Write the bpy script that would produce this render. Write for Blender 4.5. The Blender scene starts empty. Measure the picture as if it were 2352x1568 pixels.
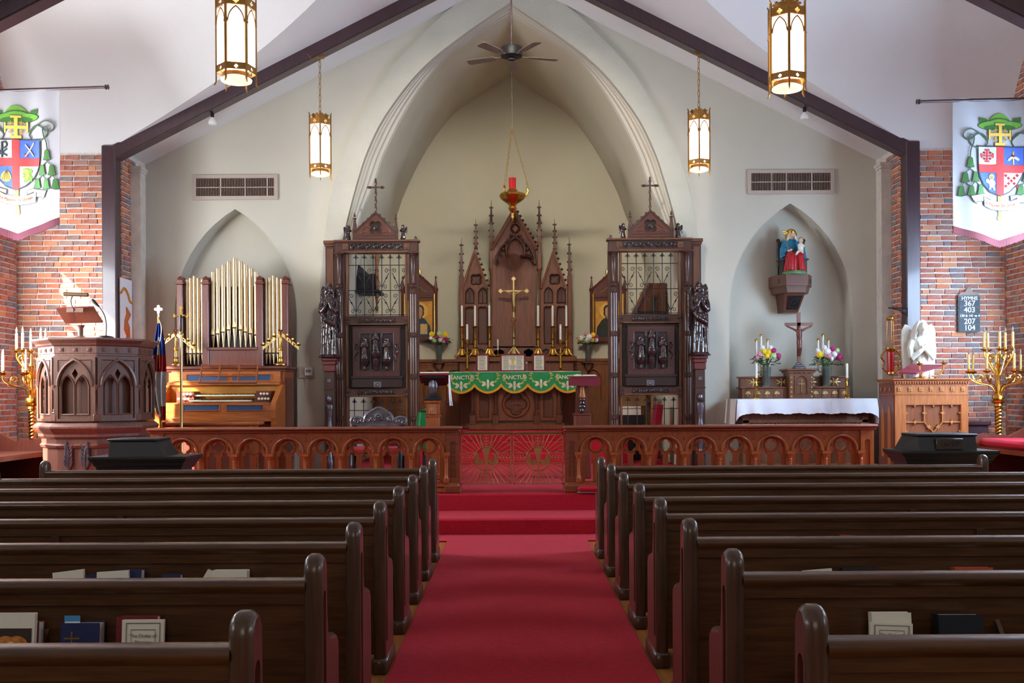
import bpy, bmesh, math, random
from math import sin, cos, pi, sqrt, radians, atan2
from mathutils import Vector, Matrix
from mathutils.geometry import tessellate_polygon
random.seed(7)
SC = bpy.context.scene
COL = SC.collection
# ------------------------------------------------------------------ camera
F, CX, CY, EYE, ROLL = 2288.0, 1176.0, 905.0, 1.49, 0.0055
cd = bpy.data.cameras.new('camera'); cam = bpy.data.objects.new('camera', cd); COL.objects.link(cam)
cd.sensor_width = 36.0; cd.lens = 36.0 * F / 2352.0; cd.shift_y = (CY - 784.0) / 2352.0
cd.clip_start = .05; cd.clip_end = 200
cam.matrix_world = Matrix.Translation((0, 0, EYE)) @ Matrix.Rotation(pi / 2, 4, 'X') @ Matrix.Rotation(-ROLL, 4, 'Z')
SC.camera = cam
# ------------------------------------------------------------------ world, sun, window daylight, exposure
W = bpy.data.worlds.new('sky'); SC.world = W; W.use_nodes = True
W.node_tree.nodes['Background'].inputs[0].default_value = (.55, .72, 1.0, 1)
W.node_tree.nodes['Background'].inputs[1].default_value = 1.0
SUN_DIR = Vector((1, 1.05, -.9))
sl = bpy.data.lights.new('sun', 'SUN'); sl.energy = 34; sl.color = (1, .93, .82); sl.angle = radians(.9)
so = bpy.data.objects.new('sun', sl); COL.objects.link(so); so.rotation_euler = SUN_DIR.to_track_quat('-Z', 'Y').to_euler()
def area(name, loc, look, sx, sy, power, color):
    l = bpy.data.lights.new(name, 'AREA'); l.shape = 'RECTANGLE'; l.size = sx; l.size_y = sy; l.energy = power; l.color = color
    o = bpy.data.objects.new(name, l); COL.objects.link(o); o.location = loc
    o.rotation_euler = Vector(look).to_track_quat('-Z', 'Z').to_euler(); return o
# daylight entering through the windows of the room (both crossing arms, the nave sides, the west end)
area('daylight_window', (-6.96, 11.1, 3.0), (1, 0, .05), 2.3, 2.2, 440, (.88, .94, 1.0))
area('daylight_window', (6.96, 11.0, 3.0), (-1, 0, -.4), 2.1, 2.2, 480, (.53, .73, 1.0))
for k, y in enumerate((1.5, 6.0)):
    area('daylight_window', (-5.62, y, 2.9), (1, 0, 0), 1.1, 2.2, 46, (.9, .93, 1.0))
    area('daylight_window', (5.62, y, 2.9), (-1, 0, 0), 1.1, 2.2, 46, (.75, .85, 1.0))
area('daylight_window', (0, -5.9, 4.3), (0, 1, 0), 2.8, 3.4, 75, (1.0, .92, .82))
# spotlights clamped to the nearer truss, aimed at the altar (above the picture)
SPOTS = [Vector((-.25, 9.66, 7.2)), Vector((.25, 9.66, 7.2))]
for k, p_ in enumerate(SPOTS):
    l = bpy.data.lights.new('altar_spot', 'SPOT'); l.energy = 540; l.color = (1, .95, .84); l.spot_size = radians(62); l.spot_blend = .7; l.shadow_soft_size = .07
    o = bpy.data.objects.new('altar_spot', l); COL.objects.link(o); o.location = p_; o.rotation_euler = (Vector((.0, 17.5, 2.4))-p_).to_track_quat('-Z', 'Y').to_euler()
vs = SC.view_settings; vs.view_transform = 'Standard'; vs.look = 'None'; vs.exposure = 0.18; vs.gamma = 1.0
vs.use_curve_mapping = False
SC.cycles.use_denoising = True; SC.cycles.max_bounces = 5; SC.cycles.diffuse_bounces = 3; SC.cycles.glossy_bounces = 2; SC.cycles.use_adaptive_sampling = True; SC.cycles.adaptive_threshold = .075; SC.cycles.adaptive_min_samples = 30
SC.cycles.sample_clamp_indirect = 6.0; SC.cycles.caustics_reflective = False; SC.cycles.caustics_refractive = False
# ------------------------------------------------------------------ helpers
def P(px, py, d):
    u, v = px - CX, CY - py
    c, s = cos(ROLL), sin(ROLL)
    return Vector(((u * c + v * s) * d / F, d, EYE + (-u * s + v * c) * d / F))
def lerp(a, b, t): return a + (b - a) * t
class MB:
    """collects geometry; build() links it as one mesh object"""
    def __init__(s): s.v = []; s.f = []; s.mi = []; s.m = 0
    def add(s, vs, fs):
        b = len(s.v); s.v += [tuple(p) for p in vs]
        for f in fs: s.f.append([b + i for i in f]); s.mi.append(s.m)
        return s
    def box(s, x0, x1, y0, y1, z0, z1):
        return s.add([(x0,y0,z0),(x1,y0,z0),(x1,y1,z0),(x0,y1,z0),(x0,y0,z1),(x1,y0,z1),(x1,y1,z1),(x0,y1,z1)],
            [(0,3,2,1),(4,5,6,7),(0,1,5,4),(1,2,6,5),(2,3,7,6),(3,0,4,7)])
    def cbox(s, cx, cy, cz, sx, sy, sz): return s.box(cx-sx/2, cx+sx/2, cy-sy/2, cy+sy/2, cz-sz/2, cz+sz/2)
    def bbox(s, x0, x1, y0, y1, z0, z1, b):
        """box with chamfered front/top edges (octagonal section in xz swept along y, capped small)"""
        b = min(b, (x1-x0)*.49, (z1-z0)*.49, (y1-y0)*.49)
        def ring(y, e): return [(x0+e,y,z0+b+0*e),(x0+b,y,z0+e),(x1-b,y,z0+e),(x1-e,y,z0+b),(x1-e,y,z1-b),(x1-b,y,z1-e),(x0+b,y,z1-e),(x0+e,y,z1-b)]
        return s.loft([ring(y0, b), ring(y0+b, 0), ring(y1-b, 0), ring(y1, b)], True, True)
    def loft(s, rings, cap0=False, cap1=False, closed=True):
        n = len(rings[0]); vs = [p for r in rings for p in r]; fs = []
        for i in range(len(rings)-1):
            for j in range(n if closed else n-1):
                k = (j+1) % n; fs.append((i*n+j, i*n+k, (i+1)*n+k, (i+1)*n+j))
        if cap0: fs.append(tuple(range(n-1,-1,-1)))
        if cap1: fs.append(tuple(range((len(rings)-1)*n, len(rings)*n)))
        return s.add(vs, fs)
    def prism(s, outer, holes=(), y0=0., y1=.01, back=True, tf=None):
        """polygon (x,z) with holes extruded along y"""
        loops = [list(outer)] + [list(h) for h in holes]
        tri = tessellate_polygon([[Vector((p[0], p[1], 0)) for p in l] for l in loops])
        flat = [p for l in loops for p in l]; n = len(flat)
        vs = [(p[0], y0, p[1]) for p in flat] + [(p[0], y1, p[1]) for p in flat]
        fs = [tuple(t) for t in tri]
        if back: fs += [(t[2]+n, t[1]+n, t[0]+n) for t in tri]
        o = 0
        for l in loops:
            m = len(l)
            for i in range(m):
                j = (i+1) % m; fs.append((o+i, o+j, o+j+n, o+i+n))
            o += m
        if tf: vs = [tf(Vector(p)) for p in vs]
        return s.add(vs, fs)
    def lathe(s, prof, c=(0,0,0), n=16, axis='z', ang0=0, sq=None):
        rings = []
        for r, h in prof:
            ring = []
            for i in range(n):
                a = ang0 + 2*pi*i/n
                p = (r*cos(a), r*sin(a), h)
                if axis == 'y': p = (p[0], p[2], p[1])
                elif axis == 'x': p = (p[2], p[0], p[1])
                ring.append((p[0]+c[0], p[1]+c[1], p[2]+c[2]))
            rings.append(ring)
        return s.loft(rings, True, True)
    def tube(s, pts, r, n=8, cap=True, closed=False):
        pts = [Vector(p) for p in pts]; m = len(pts); rings = []; up = None
        for i, p in enumerate(pts):
            if closed: t = pts[(i+1) % m] - pts[i-1]
            else: t = pts[min(i+1, m-1)] - pts[max(i-1, 0)]
            if t.length < 1e-9: t = Vector((0,0,1))
            t.normalize()
            if up is None: up = Vector((0,1,0)) if abs(t.y) < .9 else Vector((1,0,0))
            a = up - t*up.dot(t)
            if a.length < 1e-6: a = t.orthogonal()
            a.normalize(); b = t.cross(a); up = a
            rr = r[i] if isinstance(r, (list, tuple)) else r
            rings.append([p + (a*cos(2*pi*k/n) + b*sin(2*pi*k/n))*rr for k in range(n)])
        if closed: rings.append(rings[0])
        return s.loft(rings, cap and not closed, cap and not closed)
    def ell(s, c, r, n=12, m=8, tilt=None):
        c = Vector(c); r = (r, r, r) if not isinstance(r, (tuple, list)) else r; rings = []
        for j in range(1, m):
            t = pi*j/m; ring = []
            for i in range(n):
                a = 2*pi*i/n; p = Vector((r[0]*sin(t)*cos(a), r[1]*sin(t)*sin(a), -r[2]*cos(t)))
                if tilt: p = tilt @ p
                ring.append(c + p)
            rings.append(ring)
        b = len(s.v); s.loft(rings)
        bo = Vector((0,0,-r[2])); to = Vector((0,0,r[2]))
        if tilt: bo = tilt @ bo; to = tilt @ to
        s.v += [tuple(c+bo), tuple(c+to)]; ib = len(s.v)-2
        for i in range(n):
            k = (i+1) % n
            s.f.append([ib, b+k, b+i]); s.mi.append(s.m)
            s.f.append([ib+1, b+(m-2)*n+i, b+(m-2)*n+k]); s.mi.append(s.m)
        return s
    def sweep(s, path, prof, closed=False):
        """sweep (a,b) profile along a path in the xz-plane; a = offset to the left normal, b = y"""
        m = len(path); rings = []
        for i in range(m):
            p = Vector((path[i][0], path[i][1]))
            q0 = Vector(path[i-1] if (i or closed) else path[0]); q1 = Vector(path[(i+1) % m] if (i < m-1 or closed) else path[-1])
            t0 = (p-q0); t1 = (q1-p)
            if t0.length < 1e-9: t0 = t1
            if t1.length < 1e-9: t1 = t0
            t0.normalize(); t1.normalize(); n0 = Vector((-t0.y, t0.x)); n1 = Vector((-t1.y, t1.x)); nn = n0+n1
            if nn.length < 1e-6: nn = n0
            nn.normalize(); k = 1/max(.45, nn.dot(n0))
            rings.append([(p.x+nn.x*a*k, b, p.y+nn.y*a*k) for a, b in prof])
        if closed: rings.append(rings[0])
        return s.loft(rings, not closed, not closed)
    def tf(s, m, start=0):
        for i in range(start, len(s.v)): s.v[i] = tuple(m @ Vector(s.v[i]))
        return s
    def mesh(s, name, mats, smooth=40, fix=True):
        me = bpy.data.meshes.new(name); me.from_pydata(s.v, [], s.f)
        if fix:
            bm = bmesh.new(); bm.from_mesh(me); bmesh.ops.recalc_face_normals(bm, faces=bm.faces); bm.to_mesh(me); bm.free()
        for m in (mats if isinstance(mats, (list, tuple)) else [mats]): me.materials.append(m)
        if s.mi and max(s.mi): me.polygons.foreach_set('material_index', s.mi)
        if smooth:
            me.polygons.foreach_set('use_smooth', [True]*len(me.polygons)); me.set_sharp_from_angle(angle=radians(smooth))
        me.update(); return me
    def build(s, name, mats, parent=None, loc=None, smooth=40, label=None, fix=True):
        return link(name, s.mesh(name, mats, smooth, fix), parent, loc, label)
def link(name, me, parent=None, loc=None, label=None):
    o = bpy.data.objects.new(name, me); COL.objects.link(o)
    if parent is not None: o.parent = parent
    if loc is not None: o.location = loc
    if label: o['label'] = label
    return o
def thing(name, label, cat, loc=(0,0,0), rz=0, group=None):
    o = bpy.data.objects.new(name, None); COL.objects.link(o); o.location = loc; o.rotation_euler[2] = rz
    o.empty_display_size = .1
    o['label'] = label; o['category'] = cat
    if group: o['group'] = group
    return o
def tag(o, label, cat, group=None):
    o['label'] = label; o['category'] = cat
    if group: o['group'] = group
    return o
def struct(o, label=None, kind='structure'):
    o['kind'] = kind
    if label: o['label'] = label
    return o
def dup(root, loc, rz=None, label=None, group=None):
    def cp(o, par):
        c = o.copy(); COL.objects.link(c)
        if par is not None: c.parent = par
        for ch in list(o.children): cp(ch, c)
        return c
    r = cp(root, None); r.location = loc
    if rz is not None: r.rotation_euler[2] = rz
    if label: r['label'] = label
    if group: r['group'] = group
    return r
def organic(mb, voxel, smooth=3, name='tmp'):
    """voxel-fuse overlapping solids into one continuous surface"""
    me = mb.mesh(name, [], 0); o = bpy.data.objects.new(name, me); COL.objects.link(o)
    r = o.modifiers.new('r', 'REMESH'); r.mode = 'VOXEL'; r.voxel_size = voxel
    if smooth: m = o.modifiers.new('s', 'SMOOTH'); m.iterations = smooth; m.factor = .5
    dg = bpy.context.evaluated_depsgraph_get(); dg.update()
    out = bpy.data.meshes.new_from_object(o.evaluated_get(dg))
    bpy.data.objects.remove(o); bpy.data.meshes.remove(me)
    out.polygons.foreach_set('use_smooth', [True]*len(out.polygons)); return out
def obuild(mb, name, mat, parent=None, voxel=.01, smooth=3, loc=None, label=None):
    me = organic(mb, voxel, smooth, name); me.materials.clear(); me.materials.append(mat); me.name = name
    return link(name, me, parent, loc, label)
_fontc = {}
def text_mesh(txt, size, mat, depth=.002, align='CENTER', bold=0.0, name='lettering'):
    c = bpy.data.curves.new('t', 'FONT'); c.body = txt; c.size = size; c.align_x = align; c.align_y = 'CENTER'; c.extrude = depth; c.offset = bold
    o = bpy.data.objects.new('t', c); COL.objects.link(o)
    dg = bpy.context.evaluated_depsgraph_get(); dg.update()
    me = bpy.data.meshes.new_from_object(o.evaluated_get(dg)); bpy.data.objects.remove(o); bpy.data.curves.remove(c)
    me.transform(Matrix.Rotation(pi/2, 4, 'X')); me.materials.clear(); me.materials.append(mat); me.name = name; return me
# outlines -----------------------------------------------------------
def circ(cx, cz, r, n=16, a0=0): return [(cx+r*cos(a0+2*pi*i/n), cz+r*sin(a0+2*pi*i/n)) for i in range(n)]
def rect(x0, x1, z0, z1): return [(x0,z0),(x1,z0),(x1,z1),(x0,z1)]
def arc_pts(cx, z0, w, zs, rise, n=8, top_only=False):
    """pointed (or round when rise == w/2) arch outline, counter-clockwise from bottom right"""
    a = w/2; R = (a*a+rise*rise)/(2*a); c = cx+a-R; th = atan2(rise, R-a)
    right = [(c+R*cos(th*i/n), zs+R*sin(th*i/n)) for i in range(n+1)]
    left = [(2*cx-x, z) for x, z in right[::-1][1:]]
    pts = right+left
    return pts if top_only else [(cx+a, z0)]+pts+[(cx-a, z0)]
def foil(cx, cz, n, dc, rc, rot=0, N=40):
    out = []
    for i in range(N):
        a = 2*pi*i/N+rot+1e-4; k = round((a-rot)/(2*pi/n)); ph = a-rot-k*2*pi/n
        q = rc*rc-(dc*sin(ph))**2; r = dc*cos(ph)+sqrt(max(0, q)); out.append((cx+r*cos(a), cz+r*sin(a)))
    return out
def smooth_curve(pts, n=6):
    out = []
    for i in range(len(pts)-1):
        p0 = Vector(pts[max(0,i-1)]); p1 = Vector(pts[i]); p2 = Vector(pts[i+1]); p3 = Vector(pts[min(len(pts)-1,i+2)])
        for k in range(n):
            t = k/n; out.append(tuple(.5*((2*p1)+(-p0+p2)*t+(2*p0-5*p1+4*p2-p3)*t*t+(-p0+3*p1-3*p2+p3)*t**3)))
    out.append(tuple(pts[-1])); return out
def spiral(cx, cz, r0, turns, a0, sgn=1, n=18, r1=.2):
    return [(cx+(r0*lerp(1, r1, i/n))*cos(a0+sgn*turns*2*pi*i/n), cz+(r0*lerp(1, r1, i/n))*sin(a0+sgn*turns*2*pi*i/n)) for i in range(n+1)]
# ------------------------------------------------------------------ materials
def lin(c):
    return tuple((x/12.92 if x <= .04045 else ((x+.055)/1.055)**2.4) for x in (v/255 for v in c))
def M(name, col, rough=.5, metal=0, var=.12, scale=6., bump=0., bscale=80., stretch=None, coat=0, emit=None, spec=.5, sheen=0, trans=0, ramp=None):
    m = bpy.data.materials.new(name); m.use_nodes = True; nt = m.node_tree; N = nt.nodes; L = nt.links; b = N['Principled BSDF']
    c = lin(col) if max(col) > 1.01 else col
    b.inputs['Roughness'].default_value = rough; b.inputs['Metallic'].default_value = metal
    b.inputs['Specular IOR Level'].default_value = spec
    if coat: b.inputs['Coat Weight'].default_value = coat; b.inputs['Coat Roughness'].default_value = .12
    if sheen: b.inputs['Sheen Weight'].default_value = sheen; b.inputs['Sheen Roughness'].default_value = .4; b.inputs['Sheen Tint'].default_value = (*[min(1, .25+.9*x) for x in c], 1)
    if trans: b.inputs['Transmission Weight'].default_value = trans
    if emit: b.inputs['Emission Color'].default_value = (*emit[0], 1); b.inputs['Emission Strength'].default_value = emit[1]
    tc = N.new('ShaderNodeTexCoord'); mp = N.new('ShaderNodeMapping'); L.new(tc.outputs['Object'], mp.inputs[0])
    if stretch: mp.inputs['Scale'].default_value = stretch
    nz = N.new('ShaderNodeTexNoise'); nz.inputs['Scale'].default_value = scale; nz.inputs['Detail'].default_value = 3; nz.inputs['Roughness'].default_value = .6
    L.new(mp.outputs[0], nz.inputs[0])
    cr = N.new('ShaderNodeValToRGB'); L.new(nz.outputs['Fac'], cr.inputs[0]); L.new(cr.outputs[0], b.inputs['Base Color'])
    cr.color_ramp.elements[0].position = .3; cr.color_ramp.elements[1].position = .7
    cr.color_ramp.elements[0].color = (*[max(0, x*(1-var)) for x in c], 1); cr.color_ramp.elements[1].color = (*[min(1, x*(1+var)) for x in c], 1)
    if bump:
        n2 = N.new('ShaderNodeTexNoise'); n2.inputs['Scale'].default_value = bscale; n2.inputs['Detail'].default_value = 2; L.new(mp.outputs[0], n2.inputs[0])
        bp = N.new('ShaderNodeBump'); bp.inputs['Strength'].default_value = bump; bp.inputs['Distance'].default_value = .02
        L.new(n2.outputs['Fac'], bp.inputs['Height']); L.new(bp.outputs[0], b.inputs['Normal'])
    return m
def wood(name, col, rough=.35, var=.35, axis='z', coat=.15, scale=5.):
    st = {'z': (9, 9, .8), 'x': (.8, 9, 9), 'y': (9, .8, 9)}[axis]
    return M(name, col, rough, 0, var, scale, .06, 14, st, coat)
def brickmat(name, island):
    m = bpy.data.materials.new(name); m.use_nodes = True; nt = m.node_tree; N = nt.nodes; L = nt.links; b = N['Principled BSDF']
    b.inputs['Roughness'].default_value = .9
    if island: g = N.new('ShaderNodeNewGeometry'); out = g.outputs['Random Per Island']
    else: g = N.new('ShaderNodeObjectInfo'); out = g.outputs['Random']
    cr = N.new('ShaderNodeValToRGB'); cr.color_ramp.interpolation = 'CONSTANT'; L.new(out, cr.inputs[0])
    cols = [(168,92,72),(190,108,78),(152,102,90),(204,118,80),(142,110,102),(176,102,84),(212,138,92),(128,118,122),(168,126,112),(184,100,74),(160,100,88),(198,112,82)]
    e = cr.color_ramp.elements
    while len(e) < len(cols): e.new(.5)
    for i, c in enumerate(cols): e[i].position = i/len(cols); e[i].color = (*lin(c), 1)
    tc = N.new('ShaderNodeTexCoord'); nz = N.new('ShaderNodeTexNoise'); nz.inputs['Scale'].default_value = 22; nz.inputs['Detail'].default_value = 6
    L.new(tc.outputs['Object'], nz.inputs[0])
    mx = N.new('ShaderNodeMixRGB'); mx.blend_type = 'MIX'; L.new(cr.outputs[0], mx.inputs[1]); mx.inputs[2].default_value = (*lin((176,150,134)), 1)
    r2 = N.new('ShaderNodeValToRGB'); r2.color_ramp.elements[0].position = .42; r2.color_ramp.elements[1].position = .8
    r2.color_ramp.elements[1].color = (.7,.7,.7,1)
    L.new(nz.outputs['Fac'], r2.inputs[0]); L.new(r2.outputs[0], mx.inputs[0]); L.new(mx.outputs[0], b.inputs['Base Color'])
    bp = N.new('ShaderNodeBump'); bp.inputs['Strength'].default_value = .35; bp.inputs['Distance'].default_value = .01
    L.new(nz.outputs['Fac'], bp.inputs['Height']); L.new(bp.outputs[0], b.inputs['Normal']); return m
def planks(name, col):
    m = M(name, col, .35, 0, .25, 4, 0, 0, (12, .8, 12), .2); return m
PLASTER = M('plaster_cream', (206,200,184), .85, 0, .03, 1.2, .12, 60)
PLASTER_ROUGH = M('plaster_rough', (200,196,182), .9, 0, .04, 2, .5, 90)
PLASTER_IN = M('plaster_sanctuary', (206,198,172), .85, 0, .03, 1., .08, 50)
CEIL = M('ceiling_white', (222,222,220), .9, 0, .02, 1.5, .1, 50)
MORTAR = M('mortar', (226,214,206), .95, 0, .12, 14, .5, 60)
BRICK = brickmat('brick', False); BRICKS = brickmat('brick_run', True)
BEAM = M('beam_paint', (66,44,50), .4, 0, .15, 5, .05, 20, (6,6,.6), .3)
TRIMC = M('trim_cream', (206,198,186), .7)
CARPET = M('carpet_red', (184,0,36), .95, 0, .18, 40, .35, 400, sheen=.12)
FLOORW = planks('floor_boards', (176,112,56))
PEW = wood('pew_oak_dark', (78,48,26), .33, .35, 'x', .25)
PEWV = wood('pew_end_oak', (74,50,36), .33, .3, 'z', .25)
RAIL = wood('rail_walnut', (160,82,38), .36, .3, 'z', .25)
RAILX = wood('rail_cap', (126,62,36), .32, .3, 'x', .3)
RERE = wood('reredos_oak', (120,64,32), .45, .28, 'z', .12)
REREC = wood('reredos_carving', (96,52,30), .45, .25, 'z', .12)
DADO = wood('dado_oak', (134,78,38), .45, .25, 'z', .12)
SCREEN = wood('screen_oak', (66,38,30), .38, .28, 'z', .2)
SCREEND = wood('screen_carving', (44,28,26), .3, .25, 'z', .35)
SCREENL = wood('screen_edge', (98,60,40), .4, .25, 'z', .2)
PULP = wood('pulpit_oak', (112,70,58), .42, .25, 'z', .15)
PULPD = wood('pulpit_panel', (102,66,52), .45, .25, 'z', .12)
ORGAN = wood('organ_oak', (176,98,40), .38, .3, 'x', .25)
ORGANV = wood('organ_oak_upright', (152,78,36), .38, .3, 'z', .25)
ORGAND = wood('organ_mahogany', (104,48,34), .38, .25, 'z', .25)
BLACKW = wood('ebonised_wood', (26,18,18), .55, .25, 'x', .0)
LECT = wood('lectern_oak', (164,94,42), .42, .28, 'z', .15)
LECTG = wood('lectern_gilt_edge', (176,112,54), .4, .2, 'z', .2)
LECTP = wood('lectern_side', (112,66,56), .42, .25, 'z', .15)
ALTW = wood('altar_oak', (120,72,44), .45, .28, 'z', .12)
STATUE = M('statue_dark_varnish', (52,34,34), .16, 0, .35, 9, .2, 30, coat=.6)
PIPE = M('pipe_metal', (216,190,150), .34, .85, .04, 3)
GOLD = M('brass', (214,166,80), .25, 1, .1, 8)
GOLDP = M('gilt_pale', (216,186,124), .28, .9, .12, 8)
BRONZE = M('gate_bronze', (178,128,84), .4, .75, .15, 10)
LBRASS = M('lantern_brass', (168,120,60), .42, .8, .15, 10)
IRON = M('wrought_iron', (38,40,44), .5, .6, .1, 10)
BLACK = M('black_metal', (28,26,28), .5, .3, .1)
SILVER = M('dark_silver', (116,112,120), .3, .7, .25, 12, .2, 40)
MARBLE = M('white_marble', (226,222,210), .45, 0, .04, 4)
WAX = M('candle_wax', (240,234,222), .5, 0, .02)
WAXY = M('candle_gilt', (206,168,98), .3, .6, .05)
CLOTH = M('white_linen', (236,236,242), .85, 0, .02, 10, .08, 200)
CLOTHL = M('linen_lace', (226,214,206), .9, 0, .1, 60)
GREEN = M('green_silk', (14,150,84), .5, 0, .12, 5, 0, 0, None, 0, sheen=.3)
GFRINGE = M('gold_fringe', (226,166,34), .6, 0, .15, 60)
EMBG = M('gold_thread', (214,196,96), .55, .2, .1)
EMBW = M('silver_thread', (214,206,190), .55, .2, .1)
LETTER = M('lettering_cream', (236,226,196), .6, 0, .02)
WHITEP = M('white_paint', (236,234,230), .6, 0, .02)
PAPER = M('paper', (232,226,208), .8, 0, .03, 20)
INK = M('ink_grey', (120,116,108), .8, 0, .05)
INKRED = M('ink_red', (176,60,50), .8, 0, .05)
BURG = M('burgundy', (112,16,34), .55, 0, .1)
REDC = M('crimson_velvet', (176,10,42), .8, 0, .12, 8, sheen=.08)
REDG = M('red_glass', (170,8,14), .12, 0, .05, 4, coat=.6, emit=((.6,.01,.01), .12))
NAVY = M('navy_cover', (26,36,84), .5, 0, .06)
DARKNAVY = M('black_cover', (18,20,30), .5, 0, .06)
BLUEF = M('organ_grille_cloth', (58,84,122), .85, 0, .1, 60)
IVORY = M('ivory', (240,232,206), .35, 0, .02)
GREY = M('grey_metal', (150,140,132), .55, .2, .05)
VENTF = M('vent_frame', (190,172,160), .6, 0, .03)
VENTD = M('vent_dark', (52,40,36), .9, 0, .05)
VENTL = M('vent_blade', (150,128,112), .6, 0, .05)
LEAF = M('leaf_green', (52,104,44), .5, 0, .25, 20)
LEAFD = M('leaf_dark', (34,72,38), .5, 0, .25, 20)
GLASS = M('clear_glass', (232,240,236), .05, 0, .0, 4, trans=.9)
def petal(n, c): return M(n, c, .6, 0, .1, 30)
FY, FM, FW, FP, FG = petal('petal_yellow', (250,214,30)), petal('petal_magenta', (178,28,110)), petal('petal_white', (244,240,236)), petal('petal_pink', (222,150,170)), petal('petal_lime', (190,226,150))
LGLASS = M('lantern_glass', (255,250,240), .4, 0, 0, 4, emit=((1, .95, .86), 2.6))
LBOWL = M('lantern_bowl', (250,236,200), .4, 0, .05, 4, emit=((1, .85, .6), .9))
for m_ in (LBOWL, REDG): m_.cycles.emission_sampling = 'NONE'
# ================================================================== SETTING
DT, DW, DI, DB = 13.84, 15.0, 15.4, 18.3          # truss, chancel-arch wall, inner arch edge, sanctuary end wall
XS, XT, ZR, SL = 5.5, 6.9, 7.75, .504             # chancel half width, crossing half width, ridge height, roof slope
PLAT = .374
def roof(x): return ZR - SL*abs(x)
# floors
struct(MB().box(-7.2, 7.2, -6.2, 10.49, -.2, 0).build('floor', FLOORW, smooth=0))
ca = MB(); ca.bbox(-.665, .757, -2.0, 10.06, 0, .014, .006); ca.box(-5.4, 5.4, 10.05, 10.49, 0, .014)
tag(ca.build('aisle_carpet', CARPET), 'deep red carpet running down the aisle between the pews', 'carpet')
struct(MB().bbox(-XT, XT, 10.49, 11.25, -.2, .183, .02).build('chancel_step', CARPET), 'lower red carpeted step before the altar rail')
struct(MB().bbox(-XT, XT, 11.2, 18.6, -.2, PLAT, .02).build('chancel_floor', CARPET), 'red carpeted chancel platform')
for k in range(3):
    struct(MB().bbox(-1.9, 1.9, 16.0+.3*k, 18.3, PLAT+.168*k-.01, PLAT+.168*(k+1), .015).build('altar_step', CARPET), ['lowest', 'middle', 'top'][k]+' red carpeted step up to the high altar')
# chancel-arch wall --------------------------------------------------
INNER = [(2.55,0),(2.55,2.8),(2.5,3.5),(2.38,4.07),(2.107,4.754),(1.93,5.24),(1.55,5.97),(1.10,6.58),(.66,6.91),(0,7.325)]
GROOV = [(2.60,0),(2.60,2.8),(2.58,3.4),(2.50,3.95),(2.314,4.67),(2.15,5.16),(1.88,5.69),(1.377,6.335),(.787,6.83),(0,7.37)]
OUTER = [(2.86,0),(2.86,2.5),(2.84,3.4),(2.76,4.15),(2.596,4.86),(2.38,5.38),(2.12,5.86),(1.70,6.49),(.75,7.42),(0,7.95)]
def half(pts, n=5): return [pts[0]]+smooth_curve(pts[1:], n)
hi, hg, ho = half(INNER), half(GROOV), half(OUTER)
def full(h, s=0): return [(x, z) for x, z in h]+[(-x, z) for x, z in h[::-1][1:]]
def mix(t): return [(lerp(a[0], b[0], t), lerp(a[1], b[1], t)) for a, b in zip(hg, hi)]
def niche(cx, zs, w, rise, z0): return arc_pts(cx, z0, w, zs, rise, 10)
NL = P(540, 480, DW); NRR = P(1815, 467, DW)
nichL = niche(NL.x, NL.z-1.6, 1.84, 1.6, .8); nichR = niche(NRR.x, NRR.z-1.6, 1.86, 1.6, .8)
wm = MB()
gable = [(-XS-.6, 0), (XS+.6, 0), (XS+.6, roof(XS+.6)), (0, ZR), (-XS-.6, roof(XS+.6))]
arch_hole = [(x, max(z, .02)) for x, z in full(hg)]
wm.prism(gable, [arch_hole, [(x, max(z,.02)) for x, z in nichL], nichR], DW, DW+.3, back=False)
wb = struct(wm.build('wall_back', PLASTER, smooth=0), 'cream plaster wall with a tall pointed chancel arch and two pointed niches')
for nm, pts in (('niche', nichL), ('niche', nichR)):
    cxn = sum(p[0] for p in pts)/len(pts); zb = .8
    back = [(cxn+(x-cxn)*.985, z) for x, z in pts]
    m = MB(); m.loft([[(x, DW, z) for x, z in pts], [(x, DW+.34, z) for x, z in back]])
    m.prism(back, [], DW+.34, DW+.36); m.build(nm, PLASTER, wb, smooth=30)
bm_ = MB()
fo = [(x, min(z, roof(x)+.02)) for x, z in full(ho)]; fg = full(hg)
n_ = len(fo)
bm_.add([(x, DW-.05, z) for x, z in fo]+[(x, DW-.05, z) for x, z in fg]+[(x, DW+.02, z) for x, z in fo],
        [(i, i+1, n_+i+1, n_+i) for i in range(n_-1)]+[(2*n_+i, 2*n_+i+1, i+1, i) for i in range(n_-1)])
bm_.build('arch_band', PLASTER_ROUGH, wb, label='rough stippled plaster band around the chancel arch')
prof = [(0,DW-.05),(0,DW+.07),(.15,DW+.08),(.15,DW+.13),(.35,DW+.13),(.4,DW+.2),(.62,DW+.22),(.66,DW+.3),(.9,DW+.33),(1,DI)]
rg = [[(x, y, z) for x, z in full(mix(t))] for t, y in prof]
mm = MB()
for a, b in zip(rg[:-1], rg[1:]): mm.loft([a, b], closed=False)
mm.build('arch_moulding', PLASTER, wb, smooth=25, label='stepped plaster mouldings lining the chancel arch')
vlt = MB(); fi = full(hi); vlt.loft([[(x, DI, z) for x, z in fi], [(x, DB, z) for x, z in fi]], closed=False)
struct(vlt.build('wall_sanctuary_vault', PLASTER_IN, smooth=30), 'pointed barrel vault and side walls of the sanctuary')
struct(MB().prism([(x*1.03, z*1.002) for x, z in fi], [], DB, DB+.2).build('wall_sanctuary', PLASTER_IN, smooth=0), 'cream sanctuary end wall behind the high altar')
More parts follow.
